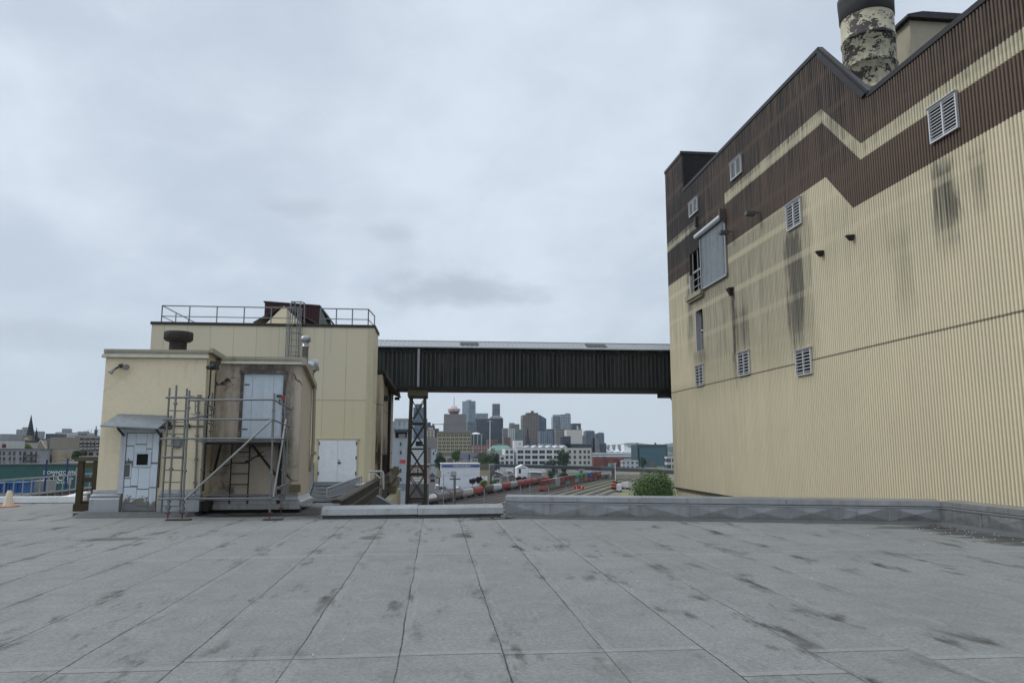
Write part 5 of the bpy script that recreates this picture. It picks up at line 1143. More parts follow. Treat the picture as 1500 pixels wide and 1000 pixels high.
def bld(name, label, px0, px1, pyt, Y, d, mat, cat='building', roof=True, group=None, rot=0., rmat=None, over=.0, zb=None):
    a, b = P(px0, pyt, Y), P(px1, pyt, Y); S_ = b.x - a.x; zt = (a.z + b.z) / 2; zb = GZ if zb is None else zb
    th = rad(rot); w = S_ if not rot else max(4., (S_ - d * abs(math.sin(th))) / math.cos(th))
    r = thing(name, label, cat, ((a.x + b.x) / 2, Y + d / 2, zb), th, group)
    mb = MB(); mb.box(-w / 2, w / 2, -d / 2, d / 2, 0, zt - zb); mb.build('wall', mat, r, True)
    if roof:
        rm = rmat or weather('flat_roof', (.22, .22, .22), .9, .2, 0, .1, 0)
        mb = MB(); mb.box(-w / 2 - over, w / 2 + over, -d / 2 - over, d / 2 + over, zt - zb, zt - zb + (.012 * (zt - zb) + .1 if Y > 250 else .15))
        mb.build('roof', rm, r, True)
    r['w'] = w; r['zt'] = zt; r['x0'] = a.x; r['x1'] = b.x
    return r
def topbox(r, f0, f1, h, d, mat, name='roof_plant'):
    w = r['w']; z = r['zt'] - WL[r.name].z; mb = MB(); mb.box(-w / 2 + w * f0, -w / 2 + w * f1, -d / 2, d / 2, z + .1, z + h); return mb.build(name, mat, r, True)
def cleanup(r):
    for k in ('w', 'zt', 'x0', 'x1'):
        if k in r: del r[k]
# --- near left: green shed with painted sign
Yg = 90
grn = weather('green_shed', (.045, .125, .115), .7, .12, .3, .25, .05)
r = bld('green_shed', 'long dark green shed with white painted lettering at far left', -150, 121, 681, Yg, 3, grn, 'shed', True, None, 0, weather('shed_roof', (.12, .12, .12), .9), .1)
def onW(px, py, dy=.06): q = P(px, py, Yg - dy); return q
lettm = weather('painted_letter', (.72, .75, .76), .7, .1, .2, 2, 0)
text('lettering', 'DOWNTOWN', lettm, r, onW(87.0, 694.0), .52, 1.0)
text('lettering', '-LOT-', lettm, r, onW(89.5, 703.6), 1.0, 1.0)
text('lettering', '300-2020', lettm, r, onW(89, 708), .38, 1.0)
mb = MB(); a, b = onW(71.5, 711), onW(79, 704); mb.ext([(a.x, a.z), (b.x, a.z), (b.x - .05, b.z - .1), (a.x + .3, b.z), (a.x, b.z - .2)], 'y', Yg - .06, Yg - .03); mb.build('painted_patch', weather('straw_paint', (.42, .39, .24), .8, .2, .2, 2), r)
mb = MB(); a, b = onW(73, 704), onW(78.5, 697); mb.box(a.x, b.x, Yg - .08, Yg - .05, a.z, b.z); mb.build('painted_patch', weather('maroon_paint', (.07, .025, .025), .8, .2, .2, 2), r)
mb = MB(); a, b = onW(62, 708), onW(67, 698); mb.box(a.x, b.x, Yg - .08, Yg - .05, a.z, b.z); a, b = onW(100, 710), onW(105, 699); mb.box(a.x, b.x, Yg - .08, Yg - .05, a.z, b.z); mb.build('poster', weather('lilac_paint', (.42, .38, .45), .8, .4, .2, 2, 0, 0, (.2, .08, .1), .6), r)
mb = MB(); a, b = onW(109.5, 712), onW(118, 684); mb.box(a.x, b.x, Yg - .08, Yg - .02, a.z - 6, b.z); mb.build('door_panel', weather('pale_green', (.28, .33, .27), .7), r)
cleanup(r)
blue = weather('blue_paint', (.03, .11, .30), .55, .15, .3, .6, .1)
for px0, px1, y0, y1, l in ((-14, 9, 709, 740, 'blue skip container leftmost by the green shed'), (10, 34, 708, 740, 'blue skip container next to the grey site box')):
    a, b = P(px0, y0, 76), P(px1, y0, 76); r = thing('skip_container', l, 'skip', ((a.x + b.x) / 2, 77, GZ), 0, 'blue skips'); w = b.x - a.x
    mb = MB(); mb.box(-w / 2, w / 2, -1, 1, 12, a.z - GZ); mb.build('skip_body', blue, r, True); mb = MB(); mb.box(-w / 2 - .1, w / 2 + .1, -1.1, 1.1, a.z - GZ, a.z - GZ + .12)
    for i in range(4): x = -w / 2 + .2 + i * (w - .4) / 3; mb.box(x - .06, x + .06, -1.08, -1, 12, a.z - GZ)
    mb.build('skip_rim', blue, r, True); mb = MB(); mb.box(-w / 2, w / 2, -1, 1, 0, 11.99); mb.build('plinth', concrete, r, True)
a, b = P(36, 704, 80), P(66, 704, 80)
r = thing('site_box', 'stepped plain grey box standing between the blue skip and the sign', 'site box', (a.x, 81, GZ)); sb = weather('box_grey', (.26, .26, .25), .8, .1, .2, .5)
mb = MB(); k = P(44, 708, 80); mb.box(k.x - a.x, b.x - a.x, -1, 1, 0, a.z - GZ); mb.build('box_body', sb, r, True); mb = MB(); mb.box(0, k.x - a.x - .01, -1, 1, 0, P(40, 708, 80).z - GZ); mb.box(-.05, b.x - a.x + .05, -1.05, 1.05, a.z - GZ, a.z - GZ + .06) if False else None; mb.build('lower_box', sb, r, True)
bluep = weather('blue_pole', (.02, .045, .16), .5)
for px, py, l in ((69, 673, 'blue street lamp post left of the white lettering'), (99.5, 671, 'blue street lamp post crossing the white lettering')):
    q = P(px, py, 78); r = thing('street_lamp', l, 'street lamp', (q.x, 78, GZ), 0, 'blue street lamps')
    mb = MB(); mb.tube((q.x, 78, GZ), (q.x, 78, q.z), .13, 8, 0, .09); mb.build('pole', bluep, r)
    mb = MB(); mb.path([(q.x, 78, q.z - .35), (q.x - .25, 78, q.z - .1), (q.x - .55, 78, q.z)], .03); mb.build('arm', galv, r)
    mb = MB(); mb.obox((q.x - .7, 78, q.z - .02), (.4, .18, .08)); mb.build('lamp_head', galv, r)
# --- left town
gw = weather('grey_wall', (.30, .30, .31), .8, .1, .25, .15, .05)
r = bld('apartment_house', 'long light grey three-storey building behind the green shed', -40, 60, 657.5, 200, 14, gw, 'building', True, None, 0, None, .3)
cells = [(P(px, py, 200).x, P(px, py, 200).z) for px in (-20, -10, 0, 6, 14.5, 21, 30, 37, 46) for py in (663.7, 671.7, 679)]
windows(r, cells, .55, .95, 200, glassd, weather('grey_frame', (.25, .25, .25)))
mb = MB()
q0, q1 = P(35, 661, 199), P(53, 661, 199)
for py in (665.5, 674): z = P(40, py, 199).z; mb.box(q0.x, q1.x, 199, 199.9, z - .08, z)
for px in (35, 53): x = P(px, 661, 199).x; mb.box(x - .1, x + .1, 199, 199.2, GZ, q0.z)
mb.build('fire_escape', darksteel, r); cleanup(r)
r = bld('arcade_building', 'tan building with a big dark arch beside the grey apartment house', 60.5, 85, 658.5, 205, 12, weather('tan_wall', (.36, .31, .22), .85, .15, .3, .3, .1)); 
mb = MB(); c = P(69.5, 672, 204.9); n = 12; pts = [(c.x + 1.05 * math.cos(math.pi * i / n), c.z + 1.7 * math.sin(math.pi * i / n)) for i in range(n + 1)]; mb.ext([(c.x + 1.05, GZ), *pts, (c.x - 1.05, GZ)], 'y', 204.9, 204.97); mb.build('arch', weather('arch_dark', (.05, .05, .06), .8), r); cleanup(r)
r = bld('brick_building', 'dark maroon brick building under the blank brown block', 85, 103.5, 658, 230, 15, facade('dark_brick', (.05, .025, .025), (.12, .10, .09), 2.2, 3, (.3, .6), (.3, .7))); cleanup(r)
r = bld('brown_block', 'big blank brown block right of the church roof', 73.5, 117, 641.5, 330, 40, weather('brown_block', (.27, .24, .19), .85, .08, .2, .1, .02)); topbox(r, .45, .85, 1.3, 20, weather('brown_block', (1, 1, 1)))
for f in (.5, .62, .74, .9): topbox(r, f, f + .012, 4.2, .3, galv, 'antenna')
cleanup(r)
r = bld('apartment_block', 'brown apartment block with dark windows and pale balconies by the blank brown block', 117.2, 146.5, 641.5, 300, 20, facade('dark_apartments', (.19, .17, .135), (.022, .02, .022), 2.05, 2.6, (.14, .97), (.02, .72), (.25, .25, .25), .4)); topbox(r, .02, .9, .5, 14, white)
cells = [(P(px, py, 300).x, P(px, py, 300).z) for px in (120, 126, 131, 136.5, 143) for py in (646.8, 651.8, 656.5, 661)]
for k, (x, z) in enumerate(cells):
    mb = MB(); mb.box(x - .3, x + .3, 299.3, 299.95, z - .2, z + .12)
    mb.build('balcony', weather('balcony_white', (.5, .5, .48)), r)
cleanup(r)
r = bld('low_building', 'low grey building with a pale window band in front of the apartments', 128, 152, 661.5, 240, 12, facade('band_low', (.32, .31, .3), (.05, .05, .05), 2.2, 3.2, (.12, .7), (.3, .8))); cleanup(r)
r = bld('low_building', 'low brown building with pale shutters just behind the timber frame', 115, 152, 668.5, 180, 12, facade('brown_low', (.14, .11, .08), (.4, .38, .36), 1.5, 3.0, (.3, .7), (.4, .75))); cleanup(r)
r = bld('shop_row', 'low shop row with a red and white fascia above the green shed', 84, 118, 678, 130, 8, weather('shop_red', (.40, .20, .20), .8, .3, .3, .6)); cleanup(r)
r = bld('small_house', 'white house with a dark red window at the far left edge', -6, 11.5, 645.5, 300, 12, weather('white_house', (.48, .48, .47), .8, .08, .2, .2)); topbox(r, .1, .9, 2.6, 9, weather('slate_grey', (.28, .28, .29), .8))
mb = MB(); a, b = P(3, 655.5, 299.9), P(9, 650, 299.9); mb.box(a.x, b.x, 299.8, 299.95, a.z, b.z); mb.build('window', weather('red_window', (.11, .02, .022), .5), r); cleanup(r)
r = bld('long_hall', 'low hall with a dark roof between the white house and the church tower', 13, 34, 648, 420, 15, weather('hall_wall', (.36, .34, .30), .8, .1)); topbox(r, 0., 1., 1.1, 15, weather('hall_roof', (.06, .06, .07), .8), 'dark_roof'); cleanup(r)
# church
Yc = 480; dslate = weather('black_slate', (.018, .022, .03), .7, .2, .1, .5); stn = weather('church_stone', (.27, .23, .16), .9, .15, .3, .4, .1)
a, b = P(32, 638, Yc), P(44.5, 638, Yc); xm = (a.x + b.x) / 2; apx = P(42.4, 606.5, Yc)
ch_ = thing('church', 'stone church with a tall black spire and a dark steep roof', 'church', (xm, Yc, GZ))
mb = MB(); mb.box(a.x, b.x, Yc, Yc + 5.4, GZ, a.z); mb.box(a.x - .25, b.x + .25, Yc - .25, Yc + 5.6, a.z - .5, a.z + .1); mb.build('tower', stn, ch_)
mb = MB(); q = P(38.5, 642, Yc); mb.box(q.x - .9, q.x + .9, Yc - .1, Yc - .01, q.z - .35, q.z + .35); mb.build('louvre', offw, ch_)
mb = MB(); k = Vector((P(41, 636, Yc).x, Yc + 2.7, a.z)); n = 8
mb.tube(k, (apx.x, Yc + 2.7, apx.z), 2.3, 8, 0, .05); mb.build('spire', dslate, ch_)
a2 = P(48.6, 625, Yc); mb = MB(); mb.tube((P(48.3, 641, Yc).x, Yc + 4, P(48, 642, Yc).z), (a2.x, Yc + 4, a2.z), .95, 8, 0, .04); mb.box(P(46, 660, Yc).x, P(50.5, 660, Yc).x, Yc + 3, Yc + 5, GZ, P(48, 641, Yc).z); mb.build('turret', dslate, ch_)
na, nb, nz = P(50, 642, Yc), P(76, 642, Yc), P(60, 642, Yc).z; ez = P(60, 658, Yc).z
mb = MB(); mb.ext([(Yc + 1, ez), (Yc + 8, nz), (Yc + 15, ez)], 'x', na.x - 1.5, nb.x); mb.box(na.x, nb.x, Yc + 1.2, Yc + 14.8, GZ, ez); mb.build('nave_roof', dslate, ch_)
g0, g1, gt = P(51, 657, Yc - .5), P(67.5, 657, Yc - .5), P(59.7, 644.5, Yc - .5)
mb = MB(); mb.ext([(g0.x, GZ), (g1.x, GZ), (g1.x, g1.z), (gt.x, gt.z), (g0.x, g0.z)], 'y', Yc - .5, Yc + 6); mb.build('gable', stn, ch_)
mb = MB(); mb.bar(Vector((g0.x - .2, Yc - .6, g0.z)), Vector((gt.x, Yc - .6, gt.z + .2)), .35, .35); mb.bar(Vector((g1.x + .2, Yc - .6, g1.z)), Vector((gt.x, Yc - .6, gt.z + .2)), .35, .35); mb.build('verge', offw, ch_)

# --- towers and blocks beyond the yard
FG = facade
def tower(*a, **k):
    r = bld(*a, **k); return r
HR = 'towers of the far skyline'
def T2(label, px0, px1, pyt, Y, d, mat, rot=0, tb=None, name='tower_block', cat='tower'):
    r = bld(name, label, px0, px1, pyt, Y, d, mat, cat, True, HR if cat == 'tower' else None, rot)
    if tb: topbox(r, tb[0], tb[1], tb[2], d * .5, tb[3] if len(tb) > 3 else weather('plant_room', (.25, .26, .27), .8))
    cleanup(r); return r
bl_glass = FG('blue_glass', (.10, .13, .16), (.05, .085, .13), 3.2, 3.6, (.06, .94), (.12, .92), (.2, .2, .2), .35)
dk_glass = FG('dark_blue_glass', (.035, .045, .06), (.016, .026, .045), 3., 3.6, (.08, .92), (.15, .95), (.12, .12, .12), .5)
pl_glass = FG('pale_glass', (.28, .33, .36), (.14, .20, .25), 3.4, 3.7, (.06, .94), (.2, .9), (.3, .3, .3), .35)
gr_glass = FG('green_glass', (.20, .25, .25), (.07, .12, .13), 3., 3.4, (.1, .9), (.3, .9), (.25, .25, .25), .4)
brn_grid = FG('brown_grid', (.20, .165, .14), (.045, .04, .04), 3.1, 3.8, (.18, .82), (.25, .8), (.12, .11, .1), .4)
gry_grid = FG('grey_grid', (.25, .24, .23), (.05, .055, .06), 3.2, 3.6, (.15, .85), (.3, .8), (.2, .2, .2), .5)
wht_grid = FG('white_grid', (.50, .50, .48), (.09, .11, .12), 3.4, 3.6, (.2, .8), (.3, .75), (.4, .4, .4), .5)
beige_grid = FG('beige_grid', (.38, .34, .27), (.08, .075, .065), 4.2, 4., (.3, .7), (.2, .85), (.3, .3, .3), .4)
brick_g = FG('brick_grid', (.17, .085, .07), (.07, .06, .055), 3.4, 3.5, (.25, .7), (.25, .75), (.15, .14, .13), .5)
# far left
T2('grey high-rise slab left behind the church spire', 24, 36, 629.5, 1100, 25, FG('slab_grey', (.30, .32, .33), (.10, .12, .13), 4, 3., (.1, .5), (.25, .8)), 0, (.4, .95, 4))
T2('grey high-rise with a brown top right behind the church spire', 36.5, 53, 632, 1150, 25, FG('slab_brown', (.26, .26, .27), (.10, .09, .10), 5, 3., (.3, .6), (.2, .8)))
T2('grey office block with a flat roof just left of the blank brown block', 67, 82, 635.5, 900, 25, dk_glass)
T2('pale office block standing behind the blank brown block', 81, 100, 633.5, 950, 25, wht_grid, 0, (.3, .7, 5))
T2('dark round-shouldered tower left of the shed wall', 129.5, 141, 629.5, 1200, 25, dk_glass, 25, (.3, .7, 6))
T2('tall bluish apartment tower nearest the shed wall', 141.5, 156, 622, 900, 25, bl_glass, 20, (.3, .8, 4))
for i, (a, b, t_) in enumerate(((101, 109, 637), (109, 117, 635), (117, 128, 634.5))):
    T2(['low pale block with rooftop plant left of the dark tower group', 'small grey glass block amid the rooftop plant', 'pale stepped block right of the rooftop plant'][i], a, b, t_, 1000 + 30 * i, 20, (wht_grid, dk_glass, pl_glass)[i], 0, (.2, .6, 3))
# behind and right of the lattice tower
T2('dark blue glass tower seen through the lattice tower', 605.5, 620.5, 597, 1500, 30, bl_glass, 0, (.2, .8, 8, bl_glass))
r = T2('pale glass office slab left of the lattice tower', 574, 606, 617.5, 1100, 30, FG('pale_fins', (.32, .36, .37), (.16, .22, .24), 7., 9., (.1, .55), (.1, .85), (.3, .3, .3), .4), 0, (.1, .8, 5))
for i, (a, b, t_) in enumerate(((620, 626, 614), (626, 631, 619), (631, 637, 623.5), (637, 643, 628))):
    T2(['tallest pale glass peak of the dark stepped block', 'second step of the dark stepped block', 'third step of the dark stepped block', 'lowest step of the dark stepped block'][i], a, b, t_, 1300 + i, 30, (pl_glass, dk_glass, dk_glass, dk_glass)[i])
T2('beige block with pale vertical piers left of the yellow grid building', 624.5, 637, 630, 1000, 25, beige_grid, 0, (.2, .8, 4, weather('plant_beige', (.36, .33, .28), .8)))
T2('blank brownish grey block under the beige one', 624, 641, 641, 850, 25, weather('blank_brown', (.22, .205, .19), .85, .1, .2, .05, 0))
# revolving-top tower
Yh = 1700; a, b = P(650.5, 606, Yh), P(683, 606, Yh)
ht = thing('saucer_tower', 'brown office tower topped by a pink saucer and a mast', 'tower', ((a.x + b.x) / 2, Yh, GZ), 0)
wv = b.x - a.x; L0 = WL[ht.name]
mb = MB(); mb.box(-wv / 2, wv / 2, 0, 40, 0, a.z - GZ); mb.box(-wv / 2, wv * .1, -3, 0, 0, P(660, 618, Yh).z - GZ); mb.build('wall', FG('saucer_brown', (.235, .205, .19), (.09, .085, .085), 3.6, 3.9, (.1, .9), (.3, .75), (.2, .2, .2), .3), ht, True)
cxx = P(665.3, 600, Yh).x - L0.x
zz_ = lambda py: P(665, py, Yh).z - GZ
mb = MB(); mb.lathe((cxx, 15, 0), [(9, zz_(606.5)), (12, zz_(603)), (14, zz_(601.8))], 28); mb.build('saucer_base', weather('saucer_dark', (.13, .08, .08), .6), ht, True)
mb = MB(); mb.lathe((cxx, 15, 0), [(14, zz_(601.8)), (14.5, zz_(600.6)), (13, zz_(600.5)), (13.2, zz_(599.4)), (14.6, zz_(599.3)), (14.2, zz_(598.2)), (9, zz_(597.5)), (6.5, zz_(594.5)), (5.5, zz_(594))], 28); mb.build('saucer', weather('saucer_pink', (.52, .36, .36), .6, .05, 0, .1), ht, True)
mb = MB(); mb.tube((cxx, 15, zz_(594)), (cxx, 15, zz_(580)), .7, 8, 0, .35)
for py in (590, 586, 583): mb.box(cxx - 1.3, cxx + 1.3, 14.5, 15.5, zz_(py), zz_(py) + 1.2)
mb.build('antenna', weather('mast_pinkgrey', (.45, .35, .35), .6), ht, True)
q = P(650, 621, 1200); q2 = P(634.5, 621.5, 1200); c = thing('tower_crane', 'thin tower crane jib sticking out left of the saucer tower', 'crane', (q.x, 1200, GZ))
mb = MB(); mb.bar(q2, q, .9, 1.1); mb.build('jib', weather('crane_grey', (.2, .21, .22), .6), c); mb = MB(); mb.obox(q2, (3.4, 2, 2.2)); mb.build('counterweight', blackm, c); mb = MB(); mb.bar((q.x, 1200, GZ), (q.x, 1200, q.z + 2), 1.2); mb.build('mast', weather('crane_grey', (.2, .21, .22)), c)
r = T2('tall two-tone glass tower right of the saucer tower', 677.5, 697, 588, 1900, 28, FG('two_tone', (.24, .31, .34), (.09, .15, .20), 3.2, 3.7, (.06, .94), (.15, .92), (.2, .2, .2), .5), 35, (.35, .6, 5))
T2('pale glass block between the two-tone tower and the slim tower', 697, 715, 606, 1800, 30, pl_glass)
T2('wide dark blue block below the pale glass block', 696, 718.5, 613.5, 1600, 30, dk_glass)
T2('grey glass block at the foot of the two-tone tower', 685, 698, 618, 1500, 30, FG('grey_glass2', (.15, .18, .2), (.06, .085, .11), 3, 3.6, (.1, .9), (.2, .9)))
T2('slim dark tower rising highest right of centre', 721.5, 732.5, 592, 2000, 24, FG('slim_dark', (.16, .19, .21), (.04, .06, .085), 4.2, 3.6, (.08, .8), (.1, .95)), 0, (.1, .9, 2, blackm))
r = bld('tower_block', 'dark glass tower with an arched pale crown', 716.5, 737, 613, 1700, 34, dk_glass, 'tower', True, HR)
n = 14; w = r['w']; z = r['zt'] - GZ; mb = MB(); mb.ext([(w * .46 * math.cos(math.pi * i / n), z + 7.5 * math.sin(math.pi * i / n)) for i in range(n + 1)], 'y', -17, 17); mb.build('arched_crown', weather('crown_pale', (.42, .43, .43), .6), r, True); cleanup(r)
r = bld('tower_block', 'low dark block with columns under a white shallow dome', 690.5, 709, 636, 1250, 25, FG('colonnade', (.30, .32, .33), (.02, .03, .045), 6.4, 60, (.12, .85), (.02, .96)), 'tower', True, HR)
mb = MB(); mb.lathe((-r['w'] * .1, 0, r['zt'] - GZ), [(7.5, .2), (6.8, 1.5), (5, 2.6), (2.5, 3.3), (.1, 3.5)], 20); mb.build('dome', white, r, True); cleanup(r)
T2('brick block with a grey roof below the arched crown tower', 714, 729, 644.5, 1100, 25, brick_g)
T2('brownish block filling the gap right of the arched crown tower', 737, 746, 627.5, 1500, 25, gry_grid); T2('small dark brick block in the gap left of the white ribbed block', 738.5, 748, 640.5, 1200, 25, brick_g)
T2('white ribbed block left of the brown tower', 746, 755, 627.5, 1300, 25, FG('white_ribs', (.50, .52, .50), (.18, .22, .22), 3.2, 40, (.3, .7), (.0, 1.), (.4, .4, .4), .3))
T2('teal glass block between the white ribbed block and the brown tower', 755, 766, 629, 1320, 25, gr_glass); T2('grey block with stepped top behind the white ribbed block', 747, 761, 621.5, 1700, 25, gry_grid, 0, (.0, .5, 4))
# brown tower with blue flank
Yb = 1450; a, b, c2 = P(766, 607.5, Yb), P(790, 607.5, Yb), P(800.5, 613, Yb)
bt = thing('tower_block', 'broad brown gridded tower with a dark blue glass flank', 'tower', (a.x, Yb, GZ), 0, HR); w = b.x - a.x
mb = MB(); mb.box(0, w, 0, 40, 0, a.z - GZ); mb.build('wall', brn_grid, bt, True)
mb = MB(); mb.ext([(w + .05, 0), (c2.x - a.x, 0), (c2.x - a.x, c2.z - GZ), (w + .05, a.z - GZ + 1)], 'y', 2, 40); mb.build('glass_flank', FG('flank_blue', (.06, .085, .13), (.04, .07, .13), 3.2, 3.8, (.05, .95), (.1, .95), (.1, .1, .1), .25), bt, True)
mb = MB(); mb.box(w * .25, w * .95, 5, 30, a.z - GZ, a.z - GZ + 4.5); mb.box(w * .55, w * .7, 8, 20, a.z - GZ + 4.5, a.z - GZ + 8.5); mb.build('roof_plant', weather('plant_dark', (.12, .105, .1), .8), bt, True)
T2('low blue glass block with pale columns at the foot of the brown tower', 790.5, 809, 632, 1250, 25, FG('pale_columns', (.30, .34, .37), (.05, .08, .12), 3.4, 30, (.22, .9), (0, .94)))
T2('grey and blue striped block right of the column block', 802, 815, 628.5, 1400, 25, FG('stripe_blue', (.14, .17, .2), (.05, .075, .12), 40, 3.4, (.0, 1.), (.25, .85))); T2('grey block with square windows left of the white slab', 814, 830, 628.5, 1380, 25, gry_grid)
T2('left shaft of the twin grey glass tower', 810, 822, 611, 1700, 25, FG('twin_a', (.20, .24, .27), (.08, .11, .14), 3., 3.4, (.15, .9), (.3, .9)), 0, (.1, .95, 6)); T2('right taller shaft of the twin grey glass tower', 821.5, 836, 607.5, 1690, 28, FG('twin_b', (.30, .33, .36), (.10, .14, .17), 4., 3.4, (.2, .8), (.3, .85)), 0, (.55, 1., 4))
T2('dark box block in front of the white slab', 824, 836, 639, 1150, 20, dk_glass)
r = T2('plain white slab block right of the twin tower', 830, 853, 629.5, 1350, 25, FG('white_slab', (.48, .49, .49), (.40, .42, .43), 5, 4, (.6, .95), (.2, .9), (.4, .4, .4), .1))
r = bld('tower_block', 'dark green block with a white emblem on top of the white slab', 838.5, 851, 620.5, 1400, 20, weather('emblem_green', (.05, .075, .075), .5), 'tower', True, HR)
mb = MB(); c = P(847.3, 625.2, 1389).z - GZ; x = P(847.3, 625, 1389).x - WL[r.name].x; mb.ext([(x - 2.2, c - 3.4), (x + 2.4, c - 3.6), (x + 2.0, c - .5), (x + .8, c + .4), (x + 1., c + 2.2), (x - .6, c + 3.2), (x - 1.6, c + 1.), (x - .2, c - .2)], 'y', -10.3, -10.05); mb.build('emblem', white, r, True); cleanup(r)
T2('blue glass tower right of the white slab', 858, 871, 631.5, 1500, 25, bl_glass, 0, (.1, .9, 2)); T2('slim grey block squeezed left of the right-hand blue glass tower', 852.5, 859, 638, 1450, 20, gry_grid)
T2('rightmost blue glass tower behind the white sails', 873, 885, 635, 1550, 22, bl_glass, 0, (.4, 1., 3)); T2('low grey tower between the blue glass towers', 868, 877, 642, 1500, 20, gry_grid); T2('small dark block at the right foot of the rightmost blue tower', 880, 888, 649, 1500, 20, dk_glass)
T2('long low dark podium in front of the white slab', 826, 867, 650, 1150, 20, dk_glass)
# dark pointed spire
sp = P(772.8, 625, 1000); s0, s1 = P(768, 657, 1000), P(778, 657, 1000)
r = thing('pointed_tower', 'dark pointed church-like spire in front of the brown tower', 'spire', (sp.x, 1000, GZ))
w = (s1.x - s0.x) / 2; mb = MB(); mb.tube((sp.x, 1000, s0.z), (sp.x, 1000, sp.z - 1), w * 1.05, 8, 0, .25); mb.tube((sp.x, 1000, sp.z - 1.5), (sp.x, 1000, sp.z), .2, 6); mb.build('spire', weather('spire_black', (.012, .015, .025), .6), r)
mb = MB(); mb.tube((sp.x, 1000, GZ), (sp.x, 1000, s0.z), w, 8); mb.build('shaft', weather('spire_black', (.012, .015, .025)), r)

# --- middle distance: grey silo-like building left of the lattice tower
lgw = weather('pale_blue_render', (.36, .39, .42), .8, .06, .2, .15, .05)
r = bld('pale_building', 'tall pale blue-grey building with tiny windows and a red panel left of the lattice tower', 574, 599, 629, 210, 14, lgw)
Lr = WL[r.name]; 
windows(r, [(P(587, py, 210).x, P(587, py, 210).z) for py in (650, 662.5, 689, 702)] + [(P(581.5, 702, 210).x, P(581.5, 702, 210).z)], .42, 1.0, 210, glassd, weather('grey_frame', (.25, .25, .25)))
def facebox(r, px0, px1, py0, py1, Y, mat, name, th=.12, inset=.0):
    a, b = P(px0, py1, Y), P(px1, py0, Y); mb = MB(); mb.box(a.x, b.x, Y - th, Y - .01 + inset, a.z, b.z); return mb.build(name, mat, r)
facebox(r, 587.5, 594, 673, 678, 210, weather('panel_red', (.50, .05, .06), .6, .1, .1, 1), 'red_panel')
facebox(r, 585.5, 587, 673, 678, 210, weather('panel_red', (.50, .05, .06)), 'red_panel')
facebox(r, 579, 596, 633, 641, 210, blackm, 'loggia', .08); facebox(r, 578, 600, 629, 632.5, 210, weather('dark_soffit', (.06, .065, .075), .8), 'roof_canopy', 1.2); facebox(r, 584, 594, 635, 641, 210, weather('grey_frame', (.25, .25, .25)), 'loggia_wall', .2)
facebox(r, 580.5, 598, 708, 718.5, 210, weather('slate_blue', (.19, .22, .27), .8), 'lower_band', .06); cleanup(r)
r = bld('pale_building', 'white panelled building seen through the middle of the lattice tower', 600, 622.5, 642.5, 330, 14, FG('white_panels', (.46, .50, .52), (.42, .46, .48), 8, 4, (.02, .98), (.04, .96), (.3, .3, .3), .05)); 
facebox(r, 609, 619, 646, 653, 330, blackm, 'recess', .06); cleanup(r)
r = bld('low_building', 'low pinkish building with a brown roof edge through the lower lattice', 600, 629, 681, 300, 12, weather('pinkish_wall', (.36, .30, .28), .8, .12, .3, .3)); 
facebox(r, 600, 629, 680.5, 684.5, 300, weather('brown_band', (.13, .085, .07), .8), 'roof_band'); facebox(r, 611, 613, 686, 699, 300, darksteel, 'door', .06)
for px in (604, 616, 622): facebox(r, px, px + 4, 688, 699, 300, weather('shutter_pink', (.28, .23, .22), .8), 'shutter', .05)
cleanup(r)
r = bld('low_building', 'low white shed at street level behind the lattice tower foot', 603, 622, 701.5, 270, 8, weather('white_shed', (.55, .56, .56), .7)); facebox(r, 606, 619, 704.5, 712, 270, weather('shed_door', (.3, .31, .31), .7), 'shed_door', .06); cleanup(r)
r = bld('low_building', 'dark red shed roof row beside the street behind the lattice tower', 596, 628, 709.5, 255, 7, weather('dark_row', (.12, .11, .11), .8), 'building', True, None, 0, weather('dark_row_roof', (.10, .105, .11), .8)); cleanup(r)
# yellow grid building with real windows
Yy = 750; ym = weather('yellow_stone', (.36, .325, .22), .85, .08, .15, .05, 0)
r = bld('office_block', 'yellowish five-storey office block with a regular grid of dark windows', 640.5, 690, 632, Yy, 30, ym); topbox(r, .42, .82, 5.0, 12, weather('plant_grey', (.2, .2, .2), .8))
facebox(r, 640.5, 690, 632, 633.6, Yy, weather('grey_cornice', (.20, .20, .195), .8), 'cornice', 1.2)
cells = []
for j, py in enumerate((637.5, 643, 648.3, 653.4, 658.3)):
    for i in range(8):
        for k in (-.95, .95):
            px = 644 + i * 6.15 + k * 1.35 + (j % 2) * .5; q = P(px, py, Yy); cells.append((q.x, q.z))
windows(r, cells, 1.45, 2.25, Yy, glassd, ym)
facebox(r, 641, 690, 662.3, 667.5, Yy, weather('plinth_grey', (.16, .16, .16), .8), 'ground_floor', .1); cleanup(r)
r = bld('low_building', 'slate blue low block with a white awning before the office block', 674, 702.5, 664, 640, 15, weather('slate_block', (.20, .215, .28), .8, .08, .1, .1)); facebox(r, 690, 698, 671.5, 674.5, 640, white, 'awning', 2); facebox(r, 686.5, 688.3, 665, 673, 640, blackm, 'gap', .1); cleanup(r)
r = bld('low_building', 'small tan house roof left of the slate blue block', 672, 684, 674, 600, 12, weather('tan_small', (.34, .28, .17), .8)); topbox(r, .1, .5, 1., 6, darksteel); cleanup(r)
r = bld('low_building', 'small pale blue-grey house at the top of the street', 632, 640, 657.5, 620, 12, weather('pale_small', (.40, .45, .50), .8)); facebox(r, 634, 636, 662, 666, 620, glassd, 'window', .1); facebox(r, 637, 638.5, 659, 661, 620, glassd, 'window', .1); cleanup(r)
r = bld('footbridge', 'grey lattice footbridge crossing the top of the street', 628, 643, 678.5, 520, 3, weather('bridge_grey', (.30, .31, .32), .7), 'bridge', False, None, 0, None, 0, P(635, 683, 520).z)
